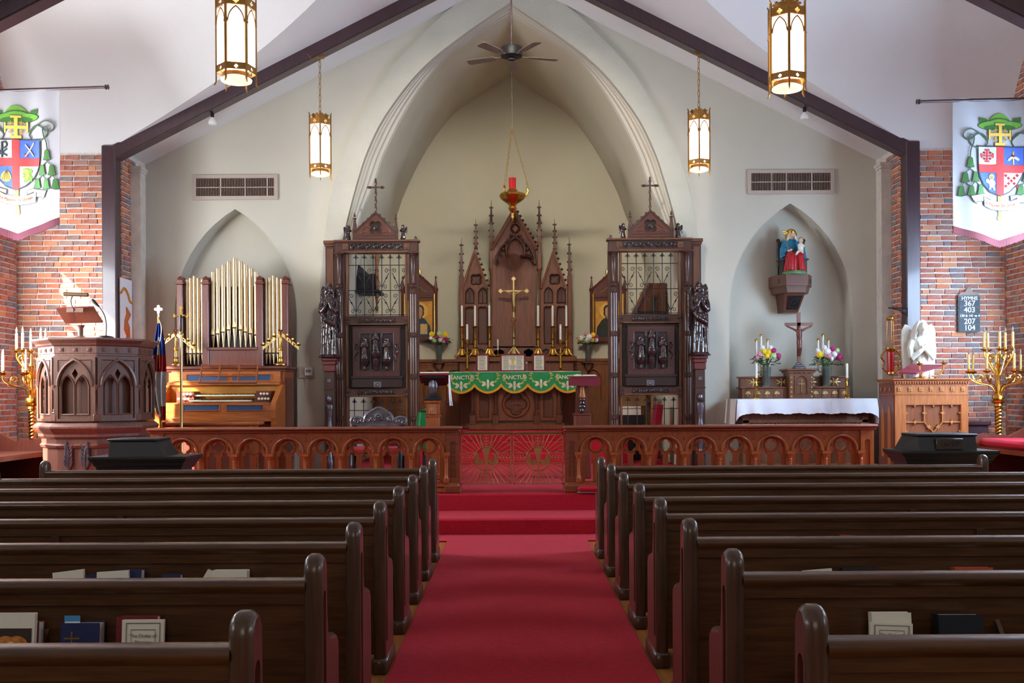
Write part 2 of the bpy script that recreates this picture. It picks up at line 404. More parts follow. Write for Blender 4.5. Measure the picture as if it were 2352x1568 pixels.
# chancel side returns, piers, crossing ends --------------------------
BL, BH, CH = .205, .056, .0745
_bm = []
for v in range(7):
    r = random.Random(v); b = MB(); e = .004
    def j(): return r.uniform(-.0035, .0035)
    w, h = BL-.014, BH
    ring = [(-w/2+j(), h*-.5+j()), (w/2+j(), h*-.5+j()), (w/2+j(), h*.5+j()), (-w/2+j(), h*.5+j())]
    b.loft([[(x*.97, -.014, z*.92) for x, z in ring], [(x, -.008, z) for x, z in ring], [(x, .03, z) for x, z in ring]], True, False)
    _bm.append(b.mesh('brick', BRICK, 0))
def bricks(parent, O, rz, L, z0, z1, indiv, hole=None, seed=0, maxn=300):
    r = random.Random(seed); run = MB(); cnt = 0
    R = Matrix.Rotation(rz, 4, 'Z'); nc = int((z1-z0)/CH)+1
    for c in range(nc-1, -1, -1):
        zc = z1-(nc-1-c+.5)*CH
        if zc < z0: break
        s = -(c % 2)*BL/2 - r.uniform(0, .03)
        while s < L-.02:
            half_ = r.random() < .16
            w = BL/2 if half_ else BL*r.uniform(.93, 1.07)
            a, b = max(s, 0), min(s+w, L); s += w
            if b-a < .03: continue
            m = (a+b)/2
            if hole and hole[0]-.0 < m < hole[1] and hole[2] < zc < hole[3]: continue
            loc = Vector(O)+(R @ Vector((m, -r.uniform(0, .006), 0))); loc.z = zc
            sx = (b-a)/BL
            if indiv(m, zc) and cnt < maxn:
                o = bpy.data.objects.new('brick', r.choice(_bm)); COL.objects.link(o); o.parent = parent
                o.location = loc; o.rotation_euler[2] = rz; o.scale = (sx, 1, r.uniform(.92, 1.05)); cnt += 1
            else:
                st = len(run.v); hw, hh = (b-a-.013)/2, BH/2
                run.loft([[(x*hw*.98, -.014, z*hh*.94) for x, z in ((-1,-1),(1,-1),(1,1),(-1,1))], [(x*hw, -.008, z*hh) for x, z in ((-1,-1),(1,-1),(1,1),(-1,1))], [(x*hw, .03, z*hh) for x, z in ((-1,-1),(1,-1),(1,1),(-1,1))]], True, False)
                run.tf(Matrix.Translation(loc) @ R, st)
    if run.v:
        o = run.build('brick_run', BRICKS, parent, smooth=0, fix=False); o['kind'] = 'stuff'
YP = DT+.06; ZB = 4.86
for sgn, side in ((-1, 'left'), (1, 'right')):
    x0, x1 = (-XT, -XS-.12) if sgn < 0 else (XS+.12, XT)
    w = struct(MB().box(x0-.3*(sgn<0), x1+.3*(sgn>0), YP, YP+.35, 0, ZB+.03).build('wall_%s_pier' % side, MORTAR, smooth=0), 'red brick wall facing the nave beside the %s roof post' % side)
    bricks(w, (x0, YP, 0), 0, x1-x0, .4, ZB, lambda m, z: z > 1.4, seed=3+sgn)
    # return wall beside the truss, towards the altar
    w = struct(MB().box(min(sgn*XS, sgn*(XS+.4)), max(sgn*XS, sgn*(XS+.4)), YP+.1, DW+.1, 0, ZB+.25).build('wall_%s_return' % side, MORTAR, smooth=0), 'short brick return wall behind the %s roof post' % side)
    if sgn < 0: bricks(w, (-XS, YP+.1, 0), pi/2, .56, .5, ZB+.05, lambda m, z: z > 1.6, seed=11)
    else: bricks(w, (XS, YP+.66, 0), -pi/2, .56, .5, ZB+.05, lambda m, z: z > 1.6, seed=12)
    # crossing end wall with window opening
    wy0, wy1, wz0, wz1 = 9.95, 13.25, 1.9, 4.1
    m = MB(); xa, xb = sgn*XT, sgn*(XT+.35)
    def yz(poly, holes): 
        mm = MB(); mm.prism(poly, holes, 0, .35); mm.v = [(xa+sgn*p[1], p[0], p[2]) for p in mm.v]; return mm
    m = yz([(9.5,0),(14.1,0),(14.1,7.3),(9.5,7.3)], [[(wy0,wz0),(wy1,wz0),(wy1,wz1),(wy0,wz1)]])
    w = struct(m.build('wall_%s' % side, MORTAR, smooth=0), 'brick end wall of the %s crossing arm' % side)
    if sgn < 0: bricks(w, (-XT, 9.8, 0), pi/2, 4.1, .3, 6.6, lambda m_, z: m_ > 3.45 and z > 1.0, (.15, 3.45, 1.9, 4.1), 21)
    else: bricks(w, (XT, 13.9, 0), -pi/2, 4.1, .3, 6.6, lambda m_, z: m_ < .65 and z > 1.0, (.65, 3.95, 1.9, 4.1), 22)
    win = struct(MB().box(*sorted((sgn*(XT+.02), sgn*(XT+.1))), wy0-.02, wy1+.02, wz0-.08, wz0).build('window_%d' % (1 if sgn < 0 else 2), TRIMC, smooth=0), 'tall mullioned window of the %s crossing arm' % side)
    fr = MB()
    for yy in (wy0+.03, (wy0+wy1)/2, wy1-.03): fr.box(*sorted((sgn*(XT+.06), sgn*(XT+.12))), yy-.03, yy+.03, wz0, wz1)
    for zz in (wz0+1.3, wz1-.03): fr.box(*sorted((sgn*(XT+.06), sgn*(XT+.12))), wy0, wy1, zz-.025, zz+.025)
    fr.build('window_frame', BEAM, win, smooth=0)
    # nave side wall (towards the viewer) with two window panes
    w = struct(MB().box(*sorted((sgn*5.67, sgn*5.95)), -6.2, 9.45, 0, roof(5.6)+.1).build('wall_nave_%s' % side, PLASTER, smooth=0), '%s nave side wall' % side)
    struct(MB().box(*sorted((sgn*5.67, sgn*7.3)), 9.45, 9.75, 0, 7.4).build('wall_%s_crossing_pier' % side, PLASTER, smooth=0), 'wall between nave and %s crossing arm' % side)
    # cream boxed pilaster in the chancel corner
    p = MB(); a, b = sorted((sgn*XS, sgn*(XS-.155)))
    p.box(a, b, 14.37, 14.55, PLAT, 4.72); p.box(a-.015, b+.015, 14.345, 14.57, 4.72, 4.755); p.box(a-.03, b+.03, 14.33, 14.585, 4.755, 4.80)
    struct(p.build('trim_%d' % (1 if sgn < 0 else 2), TRIMC, smooth=0), 'cream boxed pilaster with cap in the %s chancel corner' % side)
struct(MB().box(-6, 6, -6.5, -6.2, 0, 8).build('wall_rear', PLASTER, smooth=0), 'rear wall of the nave')
# ceiling: nave slopes with a curved cross vault between the trusses ---
ZVP = [(13.95,4.80),(13.84,5.02),(13.65,5.45),(13.28,6.03),(12.67,6.5),(12.2,6.70),(11.8,6.80)]
zc_ = smooth_curve(ZVP, 5); zv = zc_ + [(23.6-y, z) for y, z in zc_[::-1][1:]]
for sgn, side in ((-1, 'left'), (1, 'right')):
    nv = MB(); va = MB()
    r0 = [(0, DW+.1, ZR), (sgn*6.1, DW+.1, roof(6.1))]
    rows = [r0, [(0, 13.95, ZR), (sgn*6.1, 13.95, roof(6.1))]]
    for y, z in zv:
        xv = min(6.0, max(0, (ZR-z)/SL)); rows.append([(0, y, ZR), (sgn*xv, y, roof(xv))])
    rows += [[(0, 9.65, ZR), (sgn*6.0, 9.65, roof(6.0))], [(0, -6.3, ZR), (sgn*6.0, -6.3, roof(6.0))]]
    nv.loft(rows, closed=False); struct(nv.build('ceiling_nave_%s' % side, CEIL, smooth=30), '%s slope of the white plaster nave ceiling' % side)
    va.loft([[(sgn*min(6.0, max(0, (ZR-z)/SL)), y, z), (sgn*(XT+.1), y, z)] for y, z in zv], closed=False)
    struct(va.build('ceiling_%s' % side, CEIL, smooth=60), 'curved white plaster vault over the %s crossing arm' % side)
# roof trusses ---------------------------------------------------------
def truss(y, name, lab, post=True):
    t = struct(MB().prism([(-5.62, roof(5.62)+.02), (0, ZR+.02), (0, ZR-.175), (-5.5, roof(5.5)-.175), (-5.62, roof(5.62)-.26)], [], y, y+.2).build(name, BEAM, smooth=0), lab)
    MB().prism([(5.62, roof(5.62)+.02), (0, ZR+.02), (0, ZR-.175), (5.5, roof(5.5)-.175), (5.62, roof(5.62)-.26)], [], y, y+.2).build('rafter', BEAM, t, smooth=0)
    for s in (-1, 1):
        a, b = sorted((s*5.49, s*5.685))
        if post: MB().bbox(a, b, y-.012, y+.22, 0, roof(5.62)+.06, .012).build('post', BEAM, t, smooth=0)
        st = MB(); st.sweep([(s*5.5, roof(5.5)-.178), (0, ZR-.178)], [(-.012, y+.01), (.012, y+.01), (.012, y+.19), (-.012, y+.19)]); st.build('underside_strip', BEAM, t, smooth=0)
    return t
truss(DT, 'trim_3', 'dark brown roof truss with posts framing the chancel')
tn = truss(9.55, 'trim_4', 'dark brown roof truss nearer the viewer', False)
for p_ in SPOTS:
    m = MB(); m.lathe([(.05,.16),(.055,.03),(.06,.0),(.05,.02),(.045,.1)], n=16); m.tf(Matrix.Translation(p_) @ (p_-Vector((0,17.5,2.4))).to_track_quat('Z', 'Y').to_matrix().to_4x4()); m.tube([tuple(p_+Vector((0,-.1,.1))), (p_.x, 9.6, roof(p_.x)-.15)], .012, 6); m.build('spot_can', BLACK, tn)
# sanctuary dado -------------------------------------------------------
dz0, dz1 = PLAT, P(1000, 828, DB).z
dado = struct(MB().box(-2.5, 2.5, DB-.06, DB, dz0, dz1).build('trim_5', DADO, smooth=0), 'dark oak panelled dado along the sanctuary end wall')
cap = MB(); cap.box(-2.52, 2.52, DB-.12, DB, dz1-.03, dz1+.02); cap.box(-2.5, 2.5, DB-.09, DB, dz1-.08, dz1-.03); cap.build('dado_cap', DADO, dado)
bs = MB(); bs.box(-2.5, 2.5, DB-.09, DB, dz0, dz0+.95); bs.build('dado_base', DADO, dado)
for i in range(12):
    xc = -2.34+i*.4255
    if abs(xc) < .9: continue
    pm = MB(); o = rect(xc-.2, xc+.2, 1.33, dz1-.09); h = arc_pts(xc, 1.36, .3, 1.75, .2, 6)
    pm.prism(o, [h], DB-.085, DB-.06, back=False); pm.sweep(arc_pts(xc, 1.36, .3, 1.75, .2, 6), [(-.012, DB-.085), (.012, DB-.10), (.02, DB-.085)])
    pm.build('panel', DADO, dado)
# ================================================================== PEWS
def offset_poly(p, d):
    n = len(p); out = []
    for i in range(n):
        a, b, c = Vector(p[i-1]), Vector(p[i]), Vector(p[(i+1) % n])
        t0, t1 = (b-a).normalized(), (c-b).normalized(); nn = Vector((t0.y+t1.y, -t0.x-t1.x))
        if nn.length < 1e-6: nn = Vector((t0.y, -t0.x))
        nn.normalize(); k = 1/max(.5, nn.dot(Vector((t0.y, -t0.x))))
        out.append((b.x-nn.x*d*k, b.y-nn.y*d*k))
    return out
def pew_end(sx, slot=True):
    """profile in (y,z); aisle face at x=0, thickness towards sx"""
    T = .066
    # counter-clockwise
    pr = [(0,.07),(.36,.07),(.36,.50),(.352,.545),(.32,.575),(.25,.585),(.18,.60),(.145,.63),(.128,.69),(.124,.83)]
    pr += [(.062+.062*cos(a), .858+.062*sin(a)) for a in [pi*i/10 for i in range(11)]]
    pr += [(0,.80),(0,.5)]
    m = MB(); rings = []
    for x, d in ((0,.018),(.008,.007),(.02,.0),(T-.02,0),(T-.008,.007),(T,.018)):
        rings.append([(sx*x, y, z) for y, z in offset_poly(pr, d)])
    m.loft(rings, not slot, True)
    if slot:
        o = offset_poly(pr, .018); h = [(.032,.16),(.086,.16),(.086,.76)]+[(.059+.027*cos(pi*i/6), .76+.027*sin(pi*i/6)) for i in range(1, 6)]+[(.032,.76)]
        tri = tessellate_polygon([[Vector((p[0],p[1],0)) for p in o], [Vector((p[0],p[1],0)) for p in h]]); fl = o+h
        m.add([(0, y, z) for y, z in fl], [tuple(t) for t in tri])
        hh = offset_poly(h, .004); m.loft([[(0, y, z) for y, z in h], [(sx*.014, y, z) for y, z in hh]], False, True)
    m.bbox(min(-sx*.008, sx*(T+.008)), max(-sx*.008, sx*(T+.008)), -.012, .385, 0, .085, .01)
    return m
PEWLEN = 3.53
def make_pew(sx):
    t = thing('pew', 'pew', 'pew')
    pew_end(sx).build('pew_end', PEWV, t, smooth=50)
    e2 = pew_end(-sx, False); e2.tf(Matrix.Translation((sx*PEWLEN, 0, 0))); e2.build('pew_end', PEWV, t, smooth=50)
    x0, x1 = sorted((sx*.06, sx*(PEWLEN-.06)))
    MB().box(x0, x1, .03, .055, .1, .79).build('back_panel', PEW, t, smooth=0)
    r = MB(); pr = [(.002,.802),(.0,.815),(.008,.827),(.02,.832),(.075,.832),(.088,.827),(.094,.815),(.092,.802),(.08,.785),(.016,.785)]
    r.loft([[(x, y, z) for y, z in pr] for x in (x0, x1)], True, True); r.build('top_rail', PEW, t, smooth=50)
    MB().box(x0, x1, .018, .032, .745, .785).build('moulding', PEW, t, smooth=0)
    MB().bbox(x0, x1, .05, .44, .43, .462, .012).build('seat', PEW, t)
    xa, xb = sorted((sx*.42, sx*(PEWLEN-.3))); k = MB(); k.box(xa, xb, -.085, .03, .535, .548); k.box(xa, xb, -.085, -.073, .548, .59); k.build('book_rack', PEW, t, smooth=0)
    xm = sx*PEWLEN/2
    MB().box(xm-.02, xm+.02, .012, .032, .1, .745).build('stile', PEWV, t, smooth=0)
    for fx in (.28, .75):
        b = MB(); xb = sx*PEWLEN*fx; b.loft([[(xb-.008, -.07, .55), (xb-.008, .03, .55), (xb-.008, .03, .66)], [(xb+.008, -.07, .55), (xb+.008, .03, .55), (xb+.008, .03, .66)]], True, True); b.build('rack_bracket', PEW, t, smooth=0)
    return t
ordn = ['nearest', 'second', 'third', 'fourth', 'fifth', 'sixth', 'seventh', 'front-most']
pewY = {-1: [2.59]+[2.65+.885*i for i in range(1, 8)], 1: [2.63]+[2.70+.898*i for i in range(1, 8)]}
PX = {-1: -.68, 1: .774}
for sx, side in ((-1, 'left'), (1, 'right')):
    p0 = make_pew(sx)
    for i, y in enumerate(pewY[sx]):
        lab = ('%s dark oak pew on the %s of the aisle, counted from the viewer' % (ordn[i], side)) if i < 7 else 'front-most dark oak pew on the %s of the aisle, nearest the altar' % side
        if i == 0: p0.location = (PX[sx], y, 0); p0['label'] = lab; p0['group'] = 'pews'
        else: dup(p0, (PX[sx], y, 0), None, lab, 'pews')
# books in the pew racks ------------------------------------------------
def book(px0, px1, ytop, side, row, cover, label, kind='book', lean=.10, roll=0, th=.035, deco=None, name='book', off=.0):
    y = pewY[side][row]; d = y-.035-off
    a, b = P(px0, ytop, d), P(px1, ytop, d); w = b.x-a.x; z0 = .549; h = max(.08, (a.z+b.z)/2-z0)
    t = thing(name, label, 'book', ((a.x+b.x)/2, d, z0), 0, 'books in the pew racks')
    t.rotation_euler = (-lean, roll, 0)
    c = MB(); c.box(-w/2, w/2, -th/2-.003, -th/2, 0, h); c.box(-w/2, w/2, th/2, th/2+.003, 0, h); c.box(-w/2-.003, -w/2, -th/2-.003, th/2+.003, 0, h); c.build('cover', cover, t, smooth=0)
    MB().box(-w/2+.001, w/2-.003, -th/2, th/2, .003, h-.004).build('pages', PAPER, t, smooth=0)
    if deco: deco(t, w, h, -th/2-.004)
    return t
def d_cross(t, w, h, y):
    m = MB(); m.box(-.022*0-w*.22-.003, -w*.22+.003, y-.001, y, h*.3, h*.8); m.box(-w*.22-.028, -w*.22+.028, y-.001, y, h*.62, h*.66); m.build('gold_cross', GOLDP, t, smooth=0)
def d_title(lines, size, col=INK):
    def f(t, w, h, y):
        m = MB(); o = rect(-w*.42, w*.42, h*.06, h*.94); i_ = rect(-w*.40, w*.40, h*.08, h*.92); m.prism(o, [i_], y-.0008, y); o2 = rect(-w*.3, w*.3, h*.1, h*.8); m.prism(o2, [rect(-w*.29, w*.29, h*.12, h*.785)], y-.0008, y); m.build('border', INK, t, smooth=0)
        for i, l in enumerate(lines): link('lettering', text_mesh(l, size, col, .0005), t, (0, y-.001, h*.66-i*size*1.25))
    return f
def d_picture(t, w, h, y):
    m = MB(); m.prism(rect(-w*.4, w*.44, .01, h*.72), [], y-.0006, y); m.build('printed_picture', M('picture_dark', (52,34,24), .7, 0, .3, 20), t, smooth=0)
    m = MB(); m.prism(foil(0, h*.36, 2, .02, .042, 0, 24), [], y-.0012, y); m.build('glow', M('picture_gold', (190,120,50), .7, 0, .5, 60), t, smooth=0)
    m = MB(); m.prism(circ(0, h*.37, .02, 14), [], y-.0018, y); m.build('halo', M('picture_pale', (238,206,140), .7, 0, .2, 60), t, smooth=0)
book(2, 92, 1428, -1, 1, BURG, 'red hymnal behind a picture booklet at the left edge of the second pew', th=.04)
book(-28, 78, 1409, -1, 1, PAPER, 'white booklet with a glowing picture on its cover, left edge of second pew', deco=d_picture, th=.012, name='booklet', off=.032)
book(145, 232, 1430, -1, 1, NAVY, 'navy blue prayer book with gold cross on its cover', deco=d_cross, th=.045)
tcard = thing('picture_card', 'small blue and white card sticking up behind the navy prayer book', 'card', P(166, 1445, pewY[-1][1]-.022))
MB().box(-.027, .027, 0, .002, -.12, .048).build('card', WHITEP, tcard, smooth=0); MB().box(-.027, .027, -.001, 0, .028, .048).build('blue_strip', M('card_blue', (70,150,210), .6), tcard, smooth=0)
MB().box(-.004, .02, -.001, 0, -.01, .02).build('print', M('card_print', (220,180,60), .6, 0, .5, 80), tcard, smooth=0)
book(270, 362, 1416, -1, 1, BURG, 'dark red hymnal behind the cream booklet in the second left pew', th=.03)
book(281, 375, 1424, -1, 1, PAPER, 'cream booklet with a printed title, second pew left of the aisle', deco=d_title(['The Order of', 'Morning', 'and', 'Evening Prayer'], .017), th=.008, name='booklet', lean=.08, off=.034)
book(130, 200, 1311, -1, 2, PAPER, 'white leaflet leaning far left in the third left pew', th=.01, roll=-.12, name='booklet')
book(200, 222, 1320, -1, 2, NAVY, 'dark book low between two white leaflets in the third left pew')
book(254, 326, 1309, -1, 2, NAVY, 'navy book behind a white leaflet in the third left pew', th=.04)
book(227, 298, 1312, -1, 2, PAPER, 'curling white leaflet before the navy book, third left pew', th=.01, roll=-.06, name='booklet', off=.034)
book(374, 415, 1320, -1, 2, NAVY, 'dark blue book lying low beside the open booklet, third left pew', th=.03)
book(432, 492, 1312, -1, 2, PAPER, 'open white booklet tilted steeply in the third left pew', th=.016, roll=.5, name='booklet')
book(491, 568, 1309, -1, 2, PAPER, 'cream hymnal nearest the aisle in the third left pew', th=.04)
book(2003, 2092, 1407, 1, 1, PAPER, 'cream service book behind another, second pew right of the aisle', th=.03)
book(1998, 2094, 1431, 1, 1, PAPER, 'cream booklet with ruled border, second pew right of the aisle', deco=d_title(['The Order of'], .015), th=.01, name='booklet', lean=.08, roll=.04, off=.03)
book(2154, 2253, 1411, 1, 1, DARKNAVY, 'black covered book in the second pew right of the aisle', th=.045)
book(1852, 1918, 1308, 1, 2, PAPER, 'white leaflet nearest the aisle in the third right pew', th=.01, roll=-.08, name='booklet')
book(1936, 2016, 1305, 1, 2, DARKNAVY, 'thick black book with white leaflet edge in the third right pew', th=.04)
book(2060, 2122, 1319, 1, 2, PAPER, 'low white leaflet in the middle of the third right pew', th=.01, name='booklet')
book(2130, 2190, 1315, 1, 2, DARKNAVY, 'black book beside the orange hymnal, third right pew', th=.03)
book(2192, 2278, 1303, 1, 2, M('cover_orange', (176,72,42), .6), 'orange covered hymnal in the third right pew', th=.045)
book(1806, 1862, 1233, 1, 3, PAPER, 'grey white leaflet nearest the aisle in the fourth right pew', th=.01, name='booklet')
book(1926, 1980, 1229, 1, 3, M('cover_red', (170,50,40), .6), 'red hymnal tilted in the fourth right pew', th=.03, roll=.08)
book(2008, 2064, 1234, 1, 3, PAPER, 'white leaflet farthest right in the fourth right pew', th=.01, name='booklet')
# ================================================================== ALTAR RAIL
RY = 11.35
def make_rail(sgn, side):
    xa, xb = sgn*.60, sgn*4.10; x0, x1 = min(xa, xb), max(xa, xb)
    t = thing('altar_rail', 'carved walnut altar rail with pierced round arches, %s of the gates' % side, 'railing', (0, RY, PLAT), 0, 'altar rails')
    zt = 1.128-PLAT
    c = MB(); c.bbox(x0-.03, x1+.03, -.13, .17, zt-.035, zt, .012); c.bbox(x0-.01, x1+.01, -.1, .14, zt-.06, zt-.035, .008); c.build('cap_rail', RAILX, t)
    MB().box(x0, x1, -.035, .06, zt-.115, zt-.06).build('frieze', RAIL, t, smooth=0)
    b = MB(); b.bbox(x0-.01, x1+.01, -.10, .12, 0, .06, .015); b.bbox(x0, x1, -.07, .09, .06, .115, .015); b.build('base_rail', RAIL, t)
    n = 8; pw = .15; xi = xa+sgn*pw; xo = xb-sgn*pw; pit = (xo-xi)/n
    zs = .46
    bay = MB(); w = abs(pit)
    ro = rect(-w/2, w/2, .11, zt-.115)
    bay.prism(ro, [arc_pts(0, .115, w*.80, zs, w*.40, 10)], -.03, .012)
    bay.sweep(arc_pts(0, zs, w*.84, zs, w*.42, 12, True), [(-.022,-.03),(-.014,-.047),(.0,-.05),(.012,-.04),(.016,-.03)])
    hl = [foil(0, zs+.065, 4, .036, .032, 0, 28)]
    for sx in (-1, 1):
        lx = sx*w*.19
        tre = foil(lx, zs-.045, 3, .026, .026, pi/2, 24)
        low = [p for p in tre if p[1] > zs-.07]
        pts = sorted(low, key=lambda p: atan2(p[1]-(zs-.07), p[0]-lx))
        hl.append([(lx-.045, .118), (lx+.045, .118), (lx+.045, zs-.068)]+pts+[(lx-.045, zs-.068)])
        hl.append([(sx*w*.30, zs+.02), (sx*w*.345, zs+.03), (sx*w*.30, zs+.09), (sx*w*.265, zs+.06)][::sx])
    bay.prism(rect(-w/2+.005, w/2-.005, .112, zt-.12), hl, .012, .045)
    bay.sweep(circ(0, zs+.065, .078, 20), [(-.008,.014),(0,0),(.008,.014)], True)
    bme = bay.mesh('arcade_bay', RAIL, 35)
    col = MB(); col.box(-.032,.032,-.095,-.03,.115,.15); col.lathe([(.03,.15),(.032,.165),(.022,.18),(.019,.20),(.018,zs-.1),(.024,zs-.095),(.018,zs-.085),(.022,zs-.07),(.034,zs-.035)], (0,-.062,0), 12); col.box(-.042,.042,-.105,-.02,zs-.035,zs-.005)
    cme = col.mesh('column', RAIL, 40)
    ros = MB(); ros.lathe([(.02,.0),(.02,-.008),(.012,-.014),(.006,-.010),(.001,-.016)], (0,-.03,0), 12, 'y'); rme = ros.mesh('rosette', RAIL, 40)
    for i in range(n):
        link('arcade_bay', bme, t, (xi+pit*(i+.5), 0, 0))
    for i in range(n+1):
        link('column', cme, t, (xi+pit*i, 0, 0)); link('rosette', rme, t, (xi+pit*i, 0, zt-.15))
    for x in (xa+sgn*pw/2, xb-sgn*pw/2):
        p = MB(); p.prism(rect(x-pw/2, x+pw/2, .115, zt-.06), [arc_pts(x, .17, pw*.42, zt-.2, pw*.21, 6)], -.06, -.035); p.box(x-pw/2, x+pw/2, -.04, .08, .06, zt-.06); p.bbox(x-pw/2-.02, x+pw/2+.02, -.11, .13, 0, .09, .012)
        p.build('end_post', RAIL if x != xa+sgn*pw/2 else RAILX, t, smooth=30)
make_rail(-1, 'left'); make_rail(1, 'right')
# gates ------------------------------------------------------------------
def make_gate(px0, px1, lab):
    a, b = P(px0, 992, RY), P(px1, 1111, RY); w = b.x-a.x; h = a.z-b.z; bz = b.z
    t = thing('altar_gate', lab, 'gate', ((a.x+b.x)/2, RY, bz), 0, 'altar gates')
    hw = w/2; f = MB(); r = .009
    for x0, x1, z0, z1 in ((-hw,hw,0,.012),(-hw,hw,h-.035,h-.022),(-hw,-hw+.012,0,h),(hw-.012,hw,0,h)): f.box(x0,x1,-r,r,z0,z1)
    f.build('frame', BRONZE, t, smooth=0)
    MB().bbox(-hw, hw, -.02, .02, h-.022, h+.004, .006).build('top_rail', RAILX, t)
    cz = h*.49; R = w*.235
    rg = MB(); rg.tube([(x, 0, z) for x, z in circ(0, cz, R, 28)], .0075, 8, closed=True); rg.build('ring', BRONZE, t)
    for sx in (-1, 1):
        m = MB(); m.box(sx*w*.11-.005, sx*w*.11+.005, -.006, .006, .01, cz-R*.85); m.box(sx*w*.11-.005, sx*w*.11+.005, -.006, .006, cz+R*.85, h-.03); m.build('upright', BRONZE, t, smooth=0)
        m = MB(); m.box(min(sx*R*.88, sx*hw), max(sx*R*.88, sx*hw), -.006, .006, cz-h*.09, cz-h*.09+.008); m.box(min(sx*R*.88, sx*hw), max(sx*R*.88, sx*hw), -.006, .006, cz+h*.12-.008, cz+h*.12); m.build('crossbar', BRONZE, t, smooth=0)
        for sz in (-1, 1):
            for k, an in enumerate((20, 31, 42, 53, 64, 74)):
                A = radians(an); dx, dz = cos(A), sin(A)
                x0, z0 = dx*R*1.0, dz*R*1.0
                lim = min((hw-.01)/dx if dx > .01 else 9, ((h-.03-cz) if sz > 0 else (cz-.01))/dz)
                if lim < R*1.15: continue
                x1, z1 = dx*lim, dz*lim
                m = MB(); m.tube([(sx*x0, 0, cz+sz*z0), (sx*x1, 0, cz+sz*z1)], [.0034, .0075], 6); m.build('ray', BRONZE, t, smooth=0)
    def wheat(x0, z0, dx, dz, L, nm='wheat_stalk'):
        m = MB(); m.tube([(x0, 0, z0), (x0+dx*L, 0, z0+dz*L)], .005, 6); k = 4
        for i in range(k):
            q = (i+.6)/k*L
            for s in (-1, 1):
                ox, oz = -dz*s, dx*s
                m.tube([(x0+dx*q, 0, z0+dz*q), (x0+dx*(q+.010)+ox*.022, 0, z0+dz*(q+.010)+oz*.022), (x0+dx*(q+.03)+ox*.036, 0, z0+dz*(q+.03)+oz*.036)], [.005,.006,.002], 6)
        m.build(nm, BRONZE, t)
    wheat(0, cz+R, 0, 1, h-.03-cz-R); wheat(0, cz-R, 0, -1, cz-R-.01); wheat(R, cz+h*.015, 1, 0, hw-R-.01); wheat(-R, cz+h*.015, -1, 0, hw-R-.01)
    dv = MB(); k = R/.14
    body = [(0,-.175),(.012,-.12),(.02,-.07),(.016,-.03),(.022,0),(.03,.05),(.05,.1),(.046,.125),(0,.135),(-.046,.125),(-.05,.1),(-.03,.05),(-.022,0),(-.016,-.03),(-.02,-.07),(-.012,-.12)]
    dv.prism([(x*k, cz+z*k) for x, z in body], [], -.014, .014); dv.build('dove_body', BRONZE, t, smooth=20)
    for s in (-1, 1):
        wg = MB(); pts = [(.015,-.02),(.045,-.075),(.085,-.085),(.125,-.045),(.13,.0),(.118,.05),(.095,.07),(.09,.02),(.07,-.015),(.04,-.012)]
        wg.prism([(s*x*k, cz+z*k) for x, z in (pts if s > 0 else pts)], [], -.011, .011)
        for q in range(4): wg.tube([(s*(.05+.018*q)*k, -.012, cz+(-.07+.006*q*q)*k), (s*(.06+.015*q)*k, -.013, cz+(-.02+.012*q)*k)], .004, 5)
        wg.build('dove_wing', BRONZE, t, smooth=20)
make_gate(1059, 1175, 'left bronze gate with sunburst rays and a descending dove')
make_gate(1178, 1294, 'right bronze gate with sunburst rays and a descending dove')
